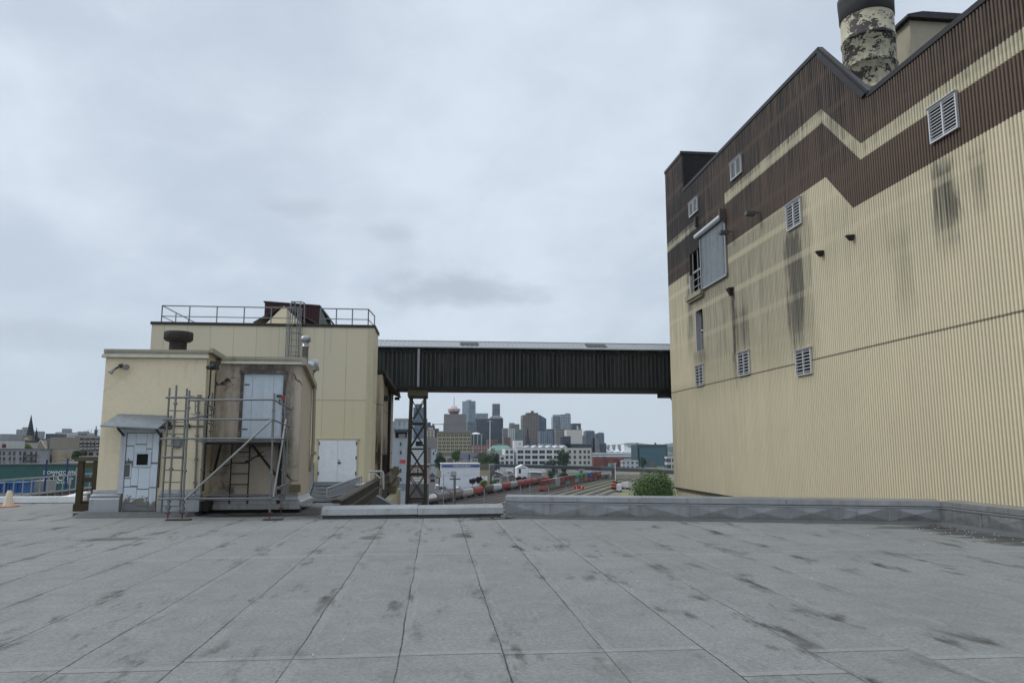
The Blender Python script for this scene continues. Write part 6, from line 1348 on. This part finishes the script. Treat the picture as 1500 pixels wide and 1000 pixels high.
for k in range(5): facebox(r, 629 + k * 2.8, 630.6 + k * 2.8, 680, 682, 520, blackm, 'opening', .05)
cleanup(r)
# white building with blue band
Yw = 437; wm = weather('white_box_wall', (.66, .69, .73), .7, .04, .08, .05, .02)
r = bld('white_building', 'big plain white building with a lettered blue band along its top', 645.5, 702.5, 679, Yw, 20, wm, 'building', True, None, 0, weather('white_roof', (.55, .56, .58), .8), .4)
bb_ = weather('blue_band', (.025, .05, .24), .6, .05, 0, .3, 0)
facebox(r, 647, 702.5, 680.6, 683.5, Yw, bb_, 'blue_band', .5)
q = P(676.5, 683.2, Yw - .54); text('lettering', 'FOODEX & PALAMISCO', white, r, (q.x, Yw - .53, q.z), 1.05, .9)
facebox(r, 656, 657.5, 692, 693, Yw, darksteel, 'wall_box'); facebox(r, 641.5, 646, 689, 699, Yw, weather('tan_small', (.34, .28, .17)), 'side_annexe', .1); cleanup(r)
r = bld('low_building', 'beige shed with brown upper boards right of the white building', 703, 718, 682, 470, 12, weather('beige_shed', (.38, .33, .21), .8)); facebox(r, 703, 716, 678.5, 688, 470, weather('brown_boards', (.14, .12, .085), .85, .3, .3, .5), 'boarding', .2); facebox(r, 705, 714, 697, 704, 470, white, 'white_door', .1); cleanup(r)
r = bld('low_building', 'dark grey slim warehouse right of the beige shed', 718, 725.5, 680, 480, 12, FG('dark_ware', (.13, .135, .145), (.10, .10, .11), 3, 3, (.3, .7), (.2, .8))); cleanup(r)
# white industrial building with saw-tooth roof
Yi = 720; wi = weather('white_factory', (.68, .68, .67), .75, .05, .12, .04, .02)
r = bld('factory', 'white three-storey factory with big dark window bays and a sawtooth roof', 756, 829, 656, Yi, 40, wi)
win_f = weather('factory_frame', (.60, .60, .60), .7)
cells = []
for py in (661.4, 669.3, 677.2):
    for i in range(6): q = P(762.5 + i * 10.55, py, Yi); cells.append((q.x, q.z))
windows(r, cells, 5.9, 3.6, Yi, glassd, win_f)
zt = r['zt']
for i in range(6):
    a, b, m_ = P(770 + i * 10.6, 656, Yi), P(781 + i * 10.6, 656, Yi), P(775.5 + i * 10.6, 651.8, Yi)
    mb = MB(); mb.ext([(a.x, zt), (b.x - .2, zt), (m_.x, m_.z)], 'y', Yi + 3, Yi + 36); mb.build('sawtooth_roof', weather('saw_roof', (.46, .48, .50), .7), r)
cleanup(r)
r = bld('factory', 'lower white wing with two window columns left of the factory tower', 739.5, 753, 657, Yi - 8, 30, wi); cells = [(P(px, py, Yi - 8).x, P(px, py, Yi - 8).z) for px in (742.8, 749.3) for py in (661.5, 669.3, 677.2)]; windows(r, cells, 2.9, 3.4, Yi - 8, glassd, win_f); cleanup(r)
r = bld('factory', 'lowest white step of the factory at its left end', 730, 739.2, 666.5, Yi - 10, 25, wi); cells = [(P(736, py, Yi - 10).x, P(736, py, Yi - 10).z) for py in (671, 677.5)]; windows(r, cells, 3., 2.9, Yi - 10, glassd, win_f); cleanup(r)
r = bld('factory', 'square white stair tower of the factory', 753.2, 766, 645, Yi + 12, 14, wi); facebox(r, 760, 763, 649, 651, Yi + 12, weather('dull_mark', (.30, .29, .26), .8), 'wall_mark', .1); cleanup(r)
r = bld('factory', 'cream three-storey end block of the factory right of the big dark tree', 829.5, 866.5, 656, Yi - 5, 35, weather('cream_factory', (.52, .50, .44), .8, .06, .15, .05)); cells = [(P(px, py, Yi - 5).x, P(px, py, Yi - 5).z) for px in (834.5, 842, 850, 856.5, 862.5) for py in (661.4, 669.3, 677.2)]; windows(r, cells, 2.6, 3.3, Yi - 5, glassd, weather('cream_frame', (.45, .43, .38))); cleanup(r)
# green copper roof hall
Yk = 900; a, b = P(716, 661, Yk), P(752, 661, Yk)
r = thing('copper_hall', 'pale hall with a green copper hipped roof beyond the trees', 'building', (a.x, Yk, GZ)); w = b.x - a.x; cop_ = weather('green_copper', (.14, .27, .23), .7, .12, .2, .1)
mb = MB(); mb.box(0, w, 0, 25, 0, a.z - GZ + 1.0); mb.build('wall', FG('hall_cream', (.40, .40, .36), (.08, .08, .08), 3.5, 5.5, (.3, .7), (.55, .95)), r, True)
z0 = P(720, 656.5, Yk).z - GZ; z1 = P(720, 650, Yk).z - GZ
mb = MB(); e = [(-1, -1), (w + 1, -1), (w + 1, 26), (-1, 26)]; f_ = [(w * .22, 9), (w * .78, 9), (w * .78, 17), (w * .22, 17)]
mb.add([(x, y, a.z - GZ + 1.0) for x, y in e] + [(x, y, z1 - 1.5) for x, y in f_], [(0, 1, 5, 4), (1, 2, 6, 5), (2, 3, 7, 6), (3, 0, 4, 7), (4, 5, 6, 7), (3, 2, 1, 0)]); mb.box(w * .4, w * .68, 9.5, 16, z1 - 1.5, z1); mb.build('copper_roof', cop_, r, True)
mb = MB(); mb.box(-.5, w + .5, -.9, -.1, a.z - GZ - 3.2, a.z - GZ + .7); mb.build('parapet_band', weather('hall_parapet', (.42, .43, .38), .8), r, True)
r = bld('brick_row', 'low red brick row with white arches beyond the trees', 690, 717, 652, 950, 15, FG('arched_brick', (.24, .13, .11), (.42, .38, .35), 3.6, 4.2, (.3, .62), (.25, .75))); cleanup(r)
# white pier building with sails
Ys = 1500; a, b = P(866, 662, Ys), P(934, 662, Ys)
r = thing('sail_hall', 'long white waterfront hall crowned by five peaked white fabric sails', 'building', (a.x, Ys, GZ)); L0 = WL[r.name]; sailm = weather('sail_fabric', (.78, .80, .82), .7, .03, .05, .05, 0)
def lx(px): return P(px, 655, Ys).x - L0.x
def lz(py): return P(900, py, Ys).z - GZ
mb = MB(); mb.box(0, lx(934), 0, 40, 0, lz(663)); mb.build('wall', FG('pier_wall', (.62, .63, .64), (.10, .12, .14), 4.5, 6, (.1, .9), (.35, .75), (.6, .6, .6), .5), r, True)
mb = MB()
for py in (664, 667.5): mb.box(-4, lx(934), -5, 42, lz(py) - 1.2, lz(py) + 1.6)
mb.build('deck_band', sailm, r, True)
peaks = [(880.5, 649), (889, 651.5), (897.5, 650), (906, 649.5), (915.5, 649.2)]
for i, (px, py) in enumerate(peaks):
    mb = MB(); n = 16; rows = 9; vs = []; cx_ = lx(px); wl = lx(px) - lx(px - 5.8); zt = lz(py - .8); zb_ = lz(661.5)
    for j in range(rows):
        f = j / (rows - 1); h = (1 - f) ** 2.0; rr2 = wl * (.05 + .95 * f)
        for k in range(n): an = 2 * math.pi * k / n; vs.append((cx_ + rr2 * math.cos(an) * (1 if abs(math.cos(an)) < .99 else 1), 16 + rr2 * math.sin(an) * 1.2, zb_ + (zt - zb_) * h + (.9 * math.cos(4 * an) * f)))
    mb.add(vs, [(j * n + k, j * n + (k + 1) % n, (j + 1) * n + (k + 1) % n, (j + 1) * n + k) for j in range(rows - 1) for k in range(n)], 0, True)
    mb.build('sail', sailm, r, True)
mb = MB(); mb.ext([(lx(915), lz(662)), (lx(929.5), lz(662)), (lx(929), lz(656.5)), (lx(922), lz(655)), (lx(917.5), lz(651.5)), (lx(915), lz(650.5))], 'y', 6, 34); mb.build('end_canopy', sailm, r, True)
mb = MB()
for px in (886, 894, 903, 911.5): mb.tube((lx(px), 14, lz(661)), (lx(px), 14, lz(651.5)), .5, 6); mb.lathe((lx(px), 38, lz(656.5)), [(2.4, -2), (3.2, 0), (2.2, 1.2), (1, 1.6)], 10)
mb.build('roof_vent', weather('vent_dark', (.05, .06, .07), .6), r, True)
r = bld('white_terrace', 'white banded terrace building between the factory and the sails', 843, 867, 653.5, 1200, 20, FG('terraces', (.62, .63, .64), (.16, .18, .20), 60, 3.6, (0., 1.), (.1, .55), (.5, .5, .5), .1)); cleanup(r)
# far containers
cm = ['red brown', 'red brown', 'maroon', 'red brown', 'maroon', 'red brown', 'teal']
FL = ['leftmost red brown stack of the far container row', 'second red brown stack of the far container row', 'maroon stack in the middle of the far container row', 'red brown stack right of the middle in the far container row', 'maroon stack near the right end of the far container row', 'rightmost red brown stack of the far container row', 'single teal container lying in front of the far row']
for i in range(7):
    px = 868 + i * 7.4 if i < 6 else 893; Y = 840 if i < 6 else 800; q = P(px + 3.2, 676, Y)
    rr3 = thing('container_stack', FL[i], 'containers', (q.x, Y, GZ), 0, 'far container row'); top = P(px, 669.5 + (i % 3) * .7, Y).z if i < 6 else P(px, 678.5, Y).z
    mb = MB(); nlev = 5 if i < 6 else 3; h = (top - GZ) / nlev
    for k in range(nlev): mb.box(-2.9, 2.9, -6 - .1 * (k % 2), 6, k * h + .03, (k + 1) * h)
    mb.build('container', CMAT[cm[i]], rr3, True)
# teal box building, right
Yt = 900; r = bld('teal_warehouse', 'huge plain teal box warehouse near the right-hand building', 933.5, 977.5, 651, Yt, 30, weather('teal_frame', (.035, .075, .085), .7, .1, .1, .05))
facebox(r, 937.5, 975, 655.5, 686, Yt, weather('teal_panel', (.055, .125, .155), .7, .06, .15, .05), 'cladding_panel', .6); facebox(r, 951.5, 959.5, 675.5, 686, Yt, weather('door_taupe', (.14, .13, .135), .8), 'loading_door', .9); facebox(r, 961, 971.5, 682.5, 686, Yt, weather('lean_to', (.22, .26, .28), .8), 'lean_to', 4.)
for k in range(7): facebox(r, 934.3, 936.6, 655 + k * 3.6, 657.2 + k * 3.6, Yt, blackm, 'side_window', .1)
topbox(r, .08, .12, 2.2, 3, darksteel); topbox(r, .7, .74, 2.5, 3, darksteel); cleanup(r)
r = bld('grey_silo', 'brown grey block just left of the teal warehouse', 928.5, 934, 651.5, 1000, 15, gry_grid); cleanup(r)
r = bld('port_shed', 'row of low white port sheds left of the teal warehouse', 912, 935, 674, 820, 10, FG('port_white', (.50, .51, .52), (.12, .13, .15), 5, 5, (.2, .7), (.1, .7))); cleanup(r)
r = bld('port_shed', 'low white shed at the right edge beside the corrugated wall', 977, 990, 668.5, 850, 10, FG('port_dark', (.46, .47, .48), (.05, .06, .07), 6, 7, (.1, .9), (.0, .6))); cleanup(r)
# viaduct
Yv = 560; zt = P(850, 683, Yv).z
vd = thing('viaduct', 'long dark elevated road deck crossing behind the trains', 'viaduct', (60, Yv, GZ)); vdm = weather('viaduct_dark', (.045, .05, .06), .8, .15, .2, .1)
A = [P(726, 680.5, Yv + 20), P(880, 684, Yv), P(935, 686.5, Yv - 25), P(1010, 690.5, Yv - 60)]; Bq = [P(726, 683.5, Yv + 20), P(880, 689, Yv), P(935, 691, Yv - 25), P(1010, 696, Yv - 60)]
mb = MB()
for i in range(3):
    a, b, c, d2 = A[i], A[i + 1], Bq[i + 1], Bq[i]; o = Vector((0, 11, 0)); mb.add([a, b, c, d2, a + o, b + o, c + o, d2 + o], [(3, 2, 1, 0), (4, 5, 6, 7), (0, 1, 5, 4), (2, 3, 7, 6)])
mb.build('deck', vdm, vd)
mb = MB()
for i in range(3): mb.bar(A[i] + Vector((0, -.05, .3)), A[i + 1] + Vector((0, -.05, .3)), .25, .9)
mb.build('parapet', weather('viaduct_parapet', (.12, .13, .14), .8), vd)
for px in (757, 805, 853, 900, 942):
    q = P(px, 686, Yv); mb = MB(); mb.box(q.x - .9, q.x + .9, Yv + 3, Yv + 6, GZ, q.z - .5); mb.box(q.x - 2, q.x + 2, Yv + 1, Yv + 9, q.z - 1.8, q.z - .3); mb.build('pier', concrete, vd)
# white tents and sheds by the yard
q0, q1, qt = P(757, 688, 500), P(773, 688, 500), P(765.5, 681, 500)
r = thing('tent_shed', 'white gabled tent shed with a dark opening below the viaduct', 'shed', (q0.x, 500, GZ))
mb = MB(); zw = P(765, 685, 500).z; mb.ext([(q0.x, GZ), (q1.x, GZ), (q1.x, zw), (qt.x, qt.z), (q0.x, zw)], 'y', 500, 510); mb.build('wall', white, r)
mb = MB(); mb.ext([(q0.x - .3, zw - .2), (qt.x, qt.z), (q1.x + .3, zw - .2), (q1.x + .3, zw + .1), (qt.x, qt.z + .35), (q0.x - .3, zw + .1)], 'y', 499.5, 510.5); mb.build('fabric_roof', sailm, r); facebox(r, 760, 763, 686, 693, 500, blackm, 'opening', .05); facebox(r, 763, 770, 685, 685.8, 500, blackm, 'opening', .05)
for i, (p0, p1, pt, l) in enumerate(((726, 737, 689, 'white sloping awning row at the left end of the yard sheds'), (736, 748, 693, 'middle white sloping awning in front of the dark trees'), (743, 750, 688, 'small white sloping roof under the viaduct'), (776, 794, 690, 'long white canopy right of the tent shed'))):
    Y = 470 + i * 8; a, b = P(p0, pt, Y), P(p1, pt + (4 if i < 2 else 1), Y)
    r = thing('awning_shed', l, 'shed', (a.x, Y, GZ), 0, 'white yard sheds'); mb = MB(); mb.ext([(a.x, a.z), (b.x, b.z), (b.x, b.z - .5), (a.x, a.z - .5)], 'y', Y - 2, Y + 5); mb.build('roof', white, r)
    mb = MB(); mb.box(a.x + .3, b.x - .3, Y, Y + 4.5, GZ, min(a.z, b.z) - .55); mb.build('wall', weather('shed_grey', (.30, .30, .30), .8), r)

# ------------------------------------------------------------------ trees
def leafmat(name, c):
    m, t, b = newmat(name); o = t.obj(); n = t.noise(o, .6, 4); f = t.wn(t.vm('SNAP', o, (.35, .35, .35)))
    col = t.mix(n, sc(c, .6), sc(c, 1.45)); col = t.mix(t.mul(f, .5), col, sc(c, 1.7)); setb(t, b, col, .7, 0., None, .25); return m
GREEN, DGREEN, PURP, LIME = leafmat('leaf_green', (.045, .085, .025)), leafmat('leaf_dark', (.028, .055, .026)), leafmat('leaf_purple', (.022, .010, .014)), leafmat('leaf_lime', (.11, .13, .025))
bark = weather('bark', (.06, .045, .035), .9, .3, .3, 2, .4)
def tree(name, label, px0, px1, pyt, Y, mat, nl, leaf, seed, flat=.8, group=None, nblob=14, spread=.78):
    rr = random.Random(seed); a, b = P(px0, pyt, Y), P(px1, pyt, Y); w = (b.x - a.x) / 2; cx = (a.x + b.x) / 2; zt = a.z
    ch_ = min(2 * w * flat, zt - GZ - 1.); cz = zt - ch_ / 2
    r = thing(name, label, 'tree', (cx, Y, GZ), 0, group); H_ = zt - GZ
    mb = MB(); k = Vector((cx, Y, GZ)); top = Vector((cx, Y, cz)); mb.tube(k, top, max(.18, H_ * .022), 8, 0, max(.08, H_ * .01))
    blobs = []
    for i in range(nblob):
        while True:
            v = Vector((rr.uniform(-1, 1), rr.uniform(-1, 1), rr.uniform(-1, 1)))
            if v.length < 1: break
        v *= spread; rad_ = rr.uniform(.28, .48); blobs.append((Vector((cx + v.x * w, Y + v.y * w, cz + v.z * ch_ / 2)), rad_))
    for c, q in blobs[:7]: mb.tube(k.lerp(top, rr.uniform(.55, .95)), c, max(.06, H_ * .008), 6, 0, .03)
    mb.build('trunk', bark, r)
    mb = MB()
    for i in range(nl):
        c, q = blobs[i % nblob]
        v = Vector((rr.gauss(0, 1), rr.gauss(0, 1), rr.gauss(0, 1))).normalized() * rr.uniform(.45, 1.08) ** .7
        p = c + Vector((v.x * q * w, v.y * q * w, v.z * q * ch_ / 2 * 1.1))
        n_ = (v + Vector((rr.uniform(-.8, .8), rr.uniform(-.8, .8), rr.uniform(-.3, 1.)))).normalized(); u = n_.orthogonal().normalized(); u = Matrix.Rotation(rr.uniform(0, 6.3), 3, n_) @ u; w2 = n_.cross(u); s_ = leaf * rr.uniform(.6, 1.3)
        mb.add([p - u * s_, p - w2 * s_ * .55 + n_ * s_ * .15, p + u * s_, p + w2 * s_ * .55 + n_ * s_ * .15], [(0, 1, 2, 3)])
    mb.build('crown', mat, r)
tree('leafy_tree', 'large bushy bright green tree close by at the right end of the gap', 920, 992, 686.5, 140, leafmat('leaf_bright', (.058, .10, .028)), 20000, .17, 1, 1.05, None, 48, .76)
tree('leafy_tree', 'dark tree low beside the street right of the lattice tower', 633, 655, 663, 500, DGREEN, 2600, .55, 2, 1.0, None, 20)
tree('leafy_tree', 'round green tree in front of the yellowish office block', 660, 674, 656.5, 560, GREEN, 2000, .5, 3, 1.4)
G = 'dark trees between the office block and the factory'
for i, (a, b, t_, Y) in enumerate(((686, 705, 656, 720), (697, 717, 662, 640), (706, 726, 659, 700), (715, 734, 657, 700), (699, 713, 667, 600), (720, 734, 664, 660))):
    tree('leafy_tree', ['leftmost dark tree of the belt behind the slate blue block', 'second dark tree of the belt, in front', 'middle dark tree under the green copper roof', 'dark tree touching the left end of the factory', 'low dark tree above the beige shed', 'rightmost low dark tree of the belt'][i], a, b, t_, Y, DGREEN if i % 2 else GREEN, 2200, .6, 10 + i, 1.7, G, 18)
for i, (a, b, t_, Y) in enumerate(((687, 698, 699, 390), (696, 707, 697, 400), (706, 713, 703, 395), (755, 764, 696, 470), (764, 772, 698, 470))):
    tree('purple_tree', ['leftmost dark purple tree before the white building', 'taller dark purple tree at the white building corner', 'small dark purple tree by the lime bush', 'dark purple tree below the tent shed', 'dark purple tree right below the tent shed'][i], a, b, t_, Y, PURP, 900, .38, 20 + i, .9, 'dark purple trees')
tree('bush', 'lime green round bush beside the purple trees', 702.5, 713, 704, 370, LIME, 900, .3, 30, .8)
tree('bush', 'green hedge bush right of the lime bush', 716, 733, 702.5, 400, GREEN, 900, .35, 31, .6)
tree('leafy_tree', 'big dark green tree covering the right end of the factory', 816, 834, 654, 640, DGREEN, 4200, .55, 32, 2.1, None, 22)
tree('leafy_tree', 'lower spreading dark tree left of the big factory tree', 795, 822, 671, 600, DGREEN, 2600, .5, 33, 1.0, None, 18)
tree('leafy_tree', 'dark tree standing against the teal warehouse', 936, 947, 669, 800, DGREEN, 1100, .6, 34, 1.4)
tree('leafy_tree', 'dark tree filling the space below the viaduct', 800, 815, 689.5, 545, DGREEN, 900, .45, 35, .9); tree('leafy_tree', 'dark tree under the viaduct right of centre', 816, 833, 690, 545, DGREEN, 900, .45, 36, .9)
tree('leafy_tree', 'dark shrub by the yard sheds under the viaduct', 724, 735, 691, 480, DGREEN, 800, .4, 37, .9)
tree('leafy_tree', 'yellow green tree in front of the church tower', 32.5, 48, 648.5, 350, LIME, 1200, .35, 40, .8); tree('leafy_tree', 'dark low tree left of the yellow green one', 18, 33, 652.5, 360, DGREEN, 900, .35, 41, .6); tree('leafy_tree', 'dark green tree below the blank brown block', 104, 122, 659, 210, DGREEN, 1300, .25, 42, .9)

# ------------------------------------------------------------------ far hills
def hills(name, pts, Y, mat, depth):
    mb = MB(); n = 160; x0, x1 = pts[0][0], pts[-1][0]; rows = 8; vs = []
    def hz(px):
        for (a, ya), (b, yb) in zip(pts, pts[1:]):
            if a <= px <= b: f = (px - a) / (b - a); f = f * f * (3 - 2 * f); return ya + (yb - ya) * f
    for j in range(rows):
        f = j / (rows - 1)
        for i in range(n + 1):
            px = x0 + (x1 - x0) * i / n; q = P(px, hz(px) + mnoise.noise(Vector((px * .11, 3, 0))) * 1.1, Y)
            vs.append((q.x * (1 + (f - 1) * .02), Y - depth * (1 - f), GZ + (q.z - GZ) * f ** .8 * (1 + .12 * mnoise.noise(Vector((px * .2, f * 5, 1))) * (1 - f))))
    k = n + 1
    mb.add(vs, [(j * k + i, j * k + i + 1, (j + 1) * k + i + 1, (j + 1) * k + i) for j in range(rows - 1) for i in range(n)], 0, True); return struct(mb.build(name, mat))
forest = weather('forest_slope', (.03, .05, .03), .95, .3, 0, .01, 0)
hills('hills', [(560, 652), (700, 651), (880, 652), (905, 650.5), (918, 648.6), (932, 648.2), (945, 650), (965, 652), (978, 649.5), (992, 647.5), (1030, 646), (1200, 643), (1400, 647)], 7500, forest, 1800)
hills('shore_slope', [(960, 656), (974, 655.2), (983, 653.8), (1000, 653.5), (1100, 653)], 2600, forest, 300)
hills('hills', [(-160, 651), (0, 650.5), (60, 650), (160, 651), (400, 651), (560, 652)], 6500, forest, 1500)

# ------------------------------------------------------------------ air: faint haze over the whole place
mb = MB(); mb.box(-5900, 5900, -250, 9000, GZ - 1.2, 700)
m = bpy.data.materials.new('haze'); m.use_nodes = True; nt = m.node_tree; nt.nodes.clear()
out = nt.nodes.new('ShaderNodeOutputMaterial'); pv = nt.nodes.new('ShaderNodeVolumePrincipled'); pv.inputs['Color'].default_value = (.80, .89, 1., 1); pv.inputs['Density'].default_value = .000055; pv.inputs['Anisotropy'].default_value = .2
nt.links.new(pv.outputs[0], out.inputs['Volume'])
struct(mb.build('haze', m), 'stuff')

# ------------------------------------------------------------------ small houses, wires and clutter at street level
for i, (a, b, t_, Y, c, l) in enumerate(((629, 637, 698, 330, (.30, .29, .28), 'small grey shop left of the street junction'), (722, 733, 699, 430, (.40, .39, .37), 'small pale hut left of the middle white awning'), (745, 755, 699, 440, (.20, .19, .18), 'small dark hut right of the middle white awning'), (779, 790, 695.5, 520, (.34, .33, .31), 'small grey hut under the long white canopy'), (690, 700, 671, 560, (.36, .33, .27), 'small buff house right of the tan house roof'), (655, 664, 673.5, 600, (.16, .15, .14), 'small dark house behind the white building'), (612, 620, 713, 262, (.22, .22, .23), 'small grey kiosk at the foot of the white shed'))):
    r = bld('small_house', l, a, b, t_, Y, 8, weather('house_%d' % i, c, .8, .15, .3, .3), 'house'); w = r['w']; zt = r['zt'] - GZ
    mb = MB(); mb.ext([(-w / 2 - .3, zt + .2), (w / 2 + .3, zt + .2), (0, zt + 1.6)], 'y', -4.3, 4.3); mb.build('pitched_roof', weather('house_roof', (.10, .095, .09), .85, .2, .2, .5), r, True)
    mb = MB()
    for f in (-.28, .12): mb.box(w * f, w * f + .9, -4.04, -4.0, zt - 2.2, zt - 1.); mb.build('window', glassd, r, True); mb = MB()
    cleanup(r)
wr = thing('power_line', 'thin dark power wires strung along the street poles', 'wires', P(640, 690, 300), 0)
pts = [P(617, 690, 200), P(650, 694.3, 300), P(709, 690.3, 380), P(741, 692.3, 420)]
for dz in (0, -.7):
    mb = MB()
    for a, b in zip(pts, pts[1:]):
        pr_ = [a.lerp(b, k / 10) - Vector((0, 0, 4 * .9 * (k / 10) * (1 - k / 10) - dz)) for k in range(11)]
        mb.path(pr_, .03, 4)
    mb.build('wire', darksteel, wr)
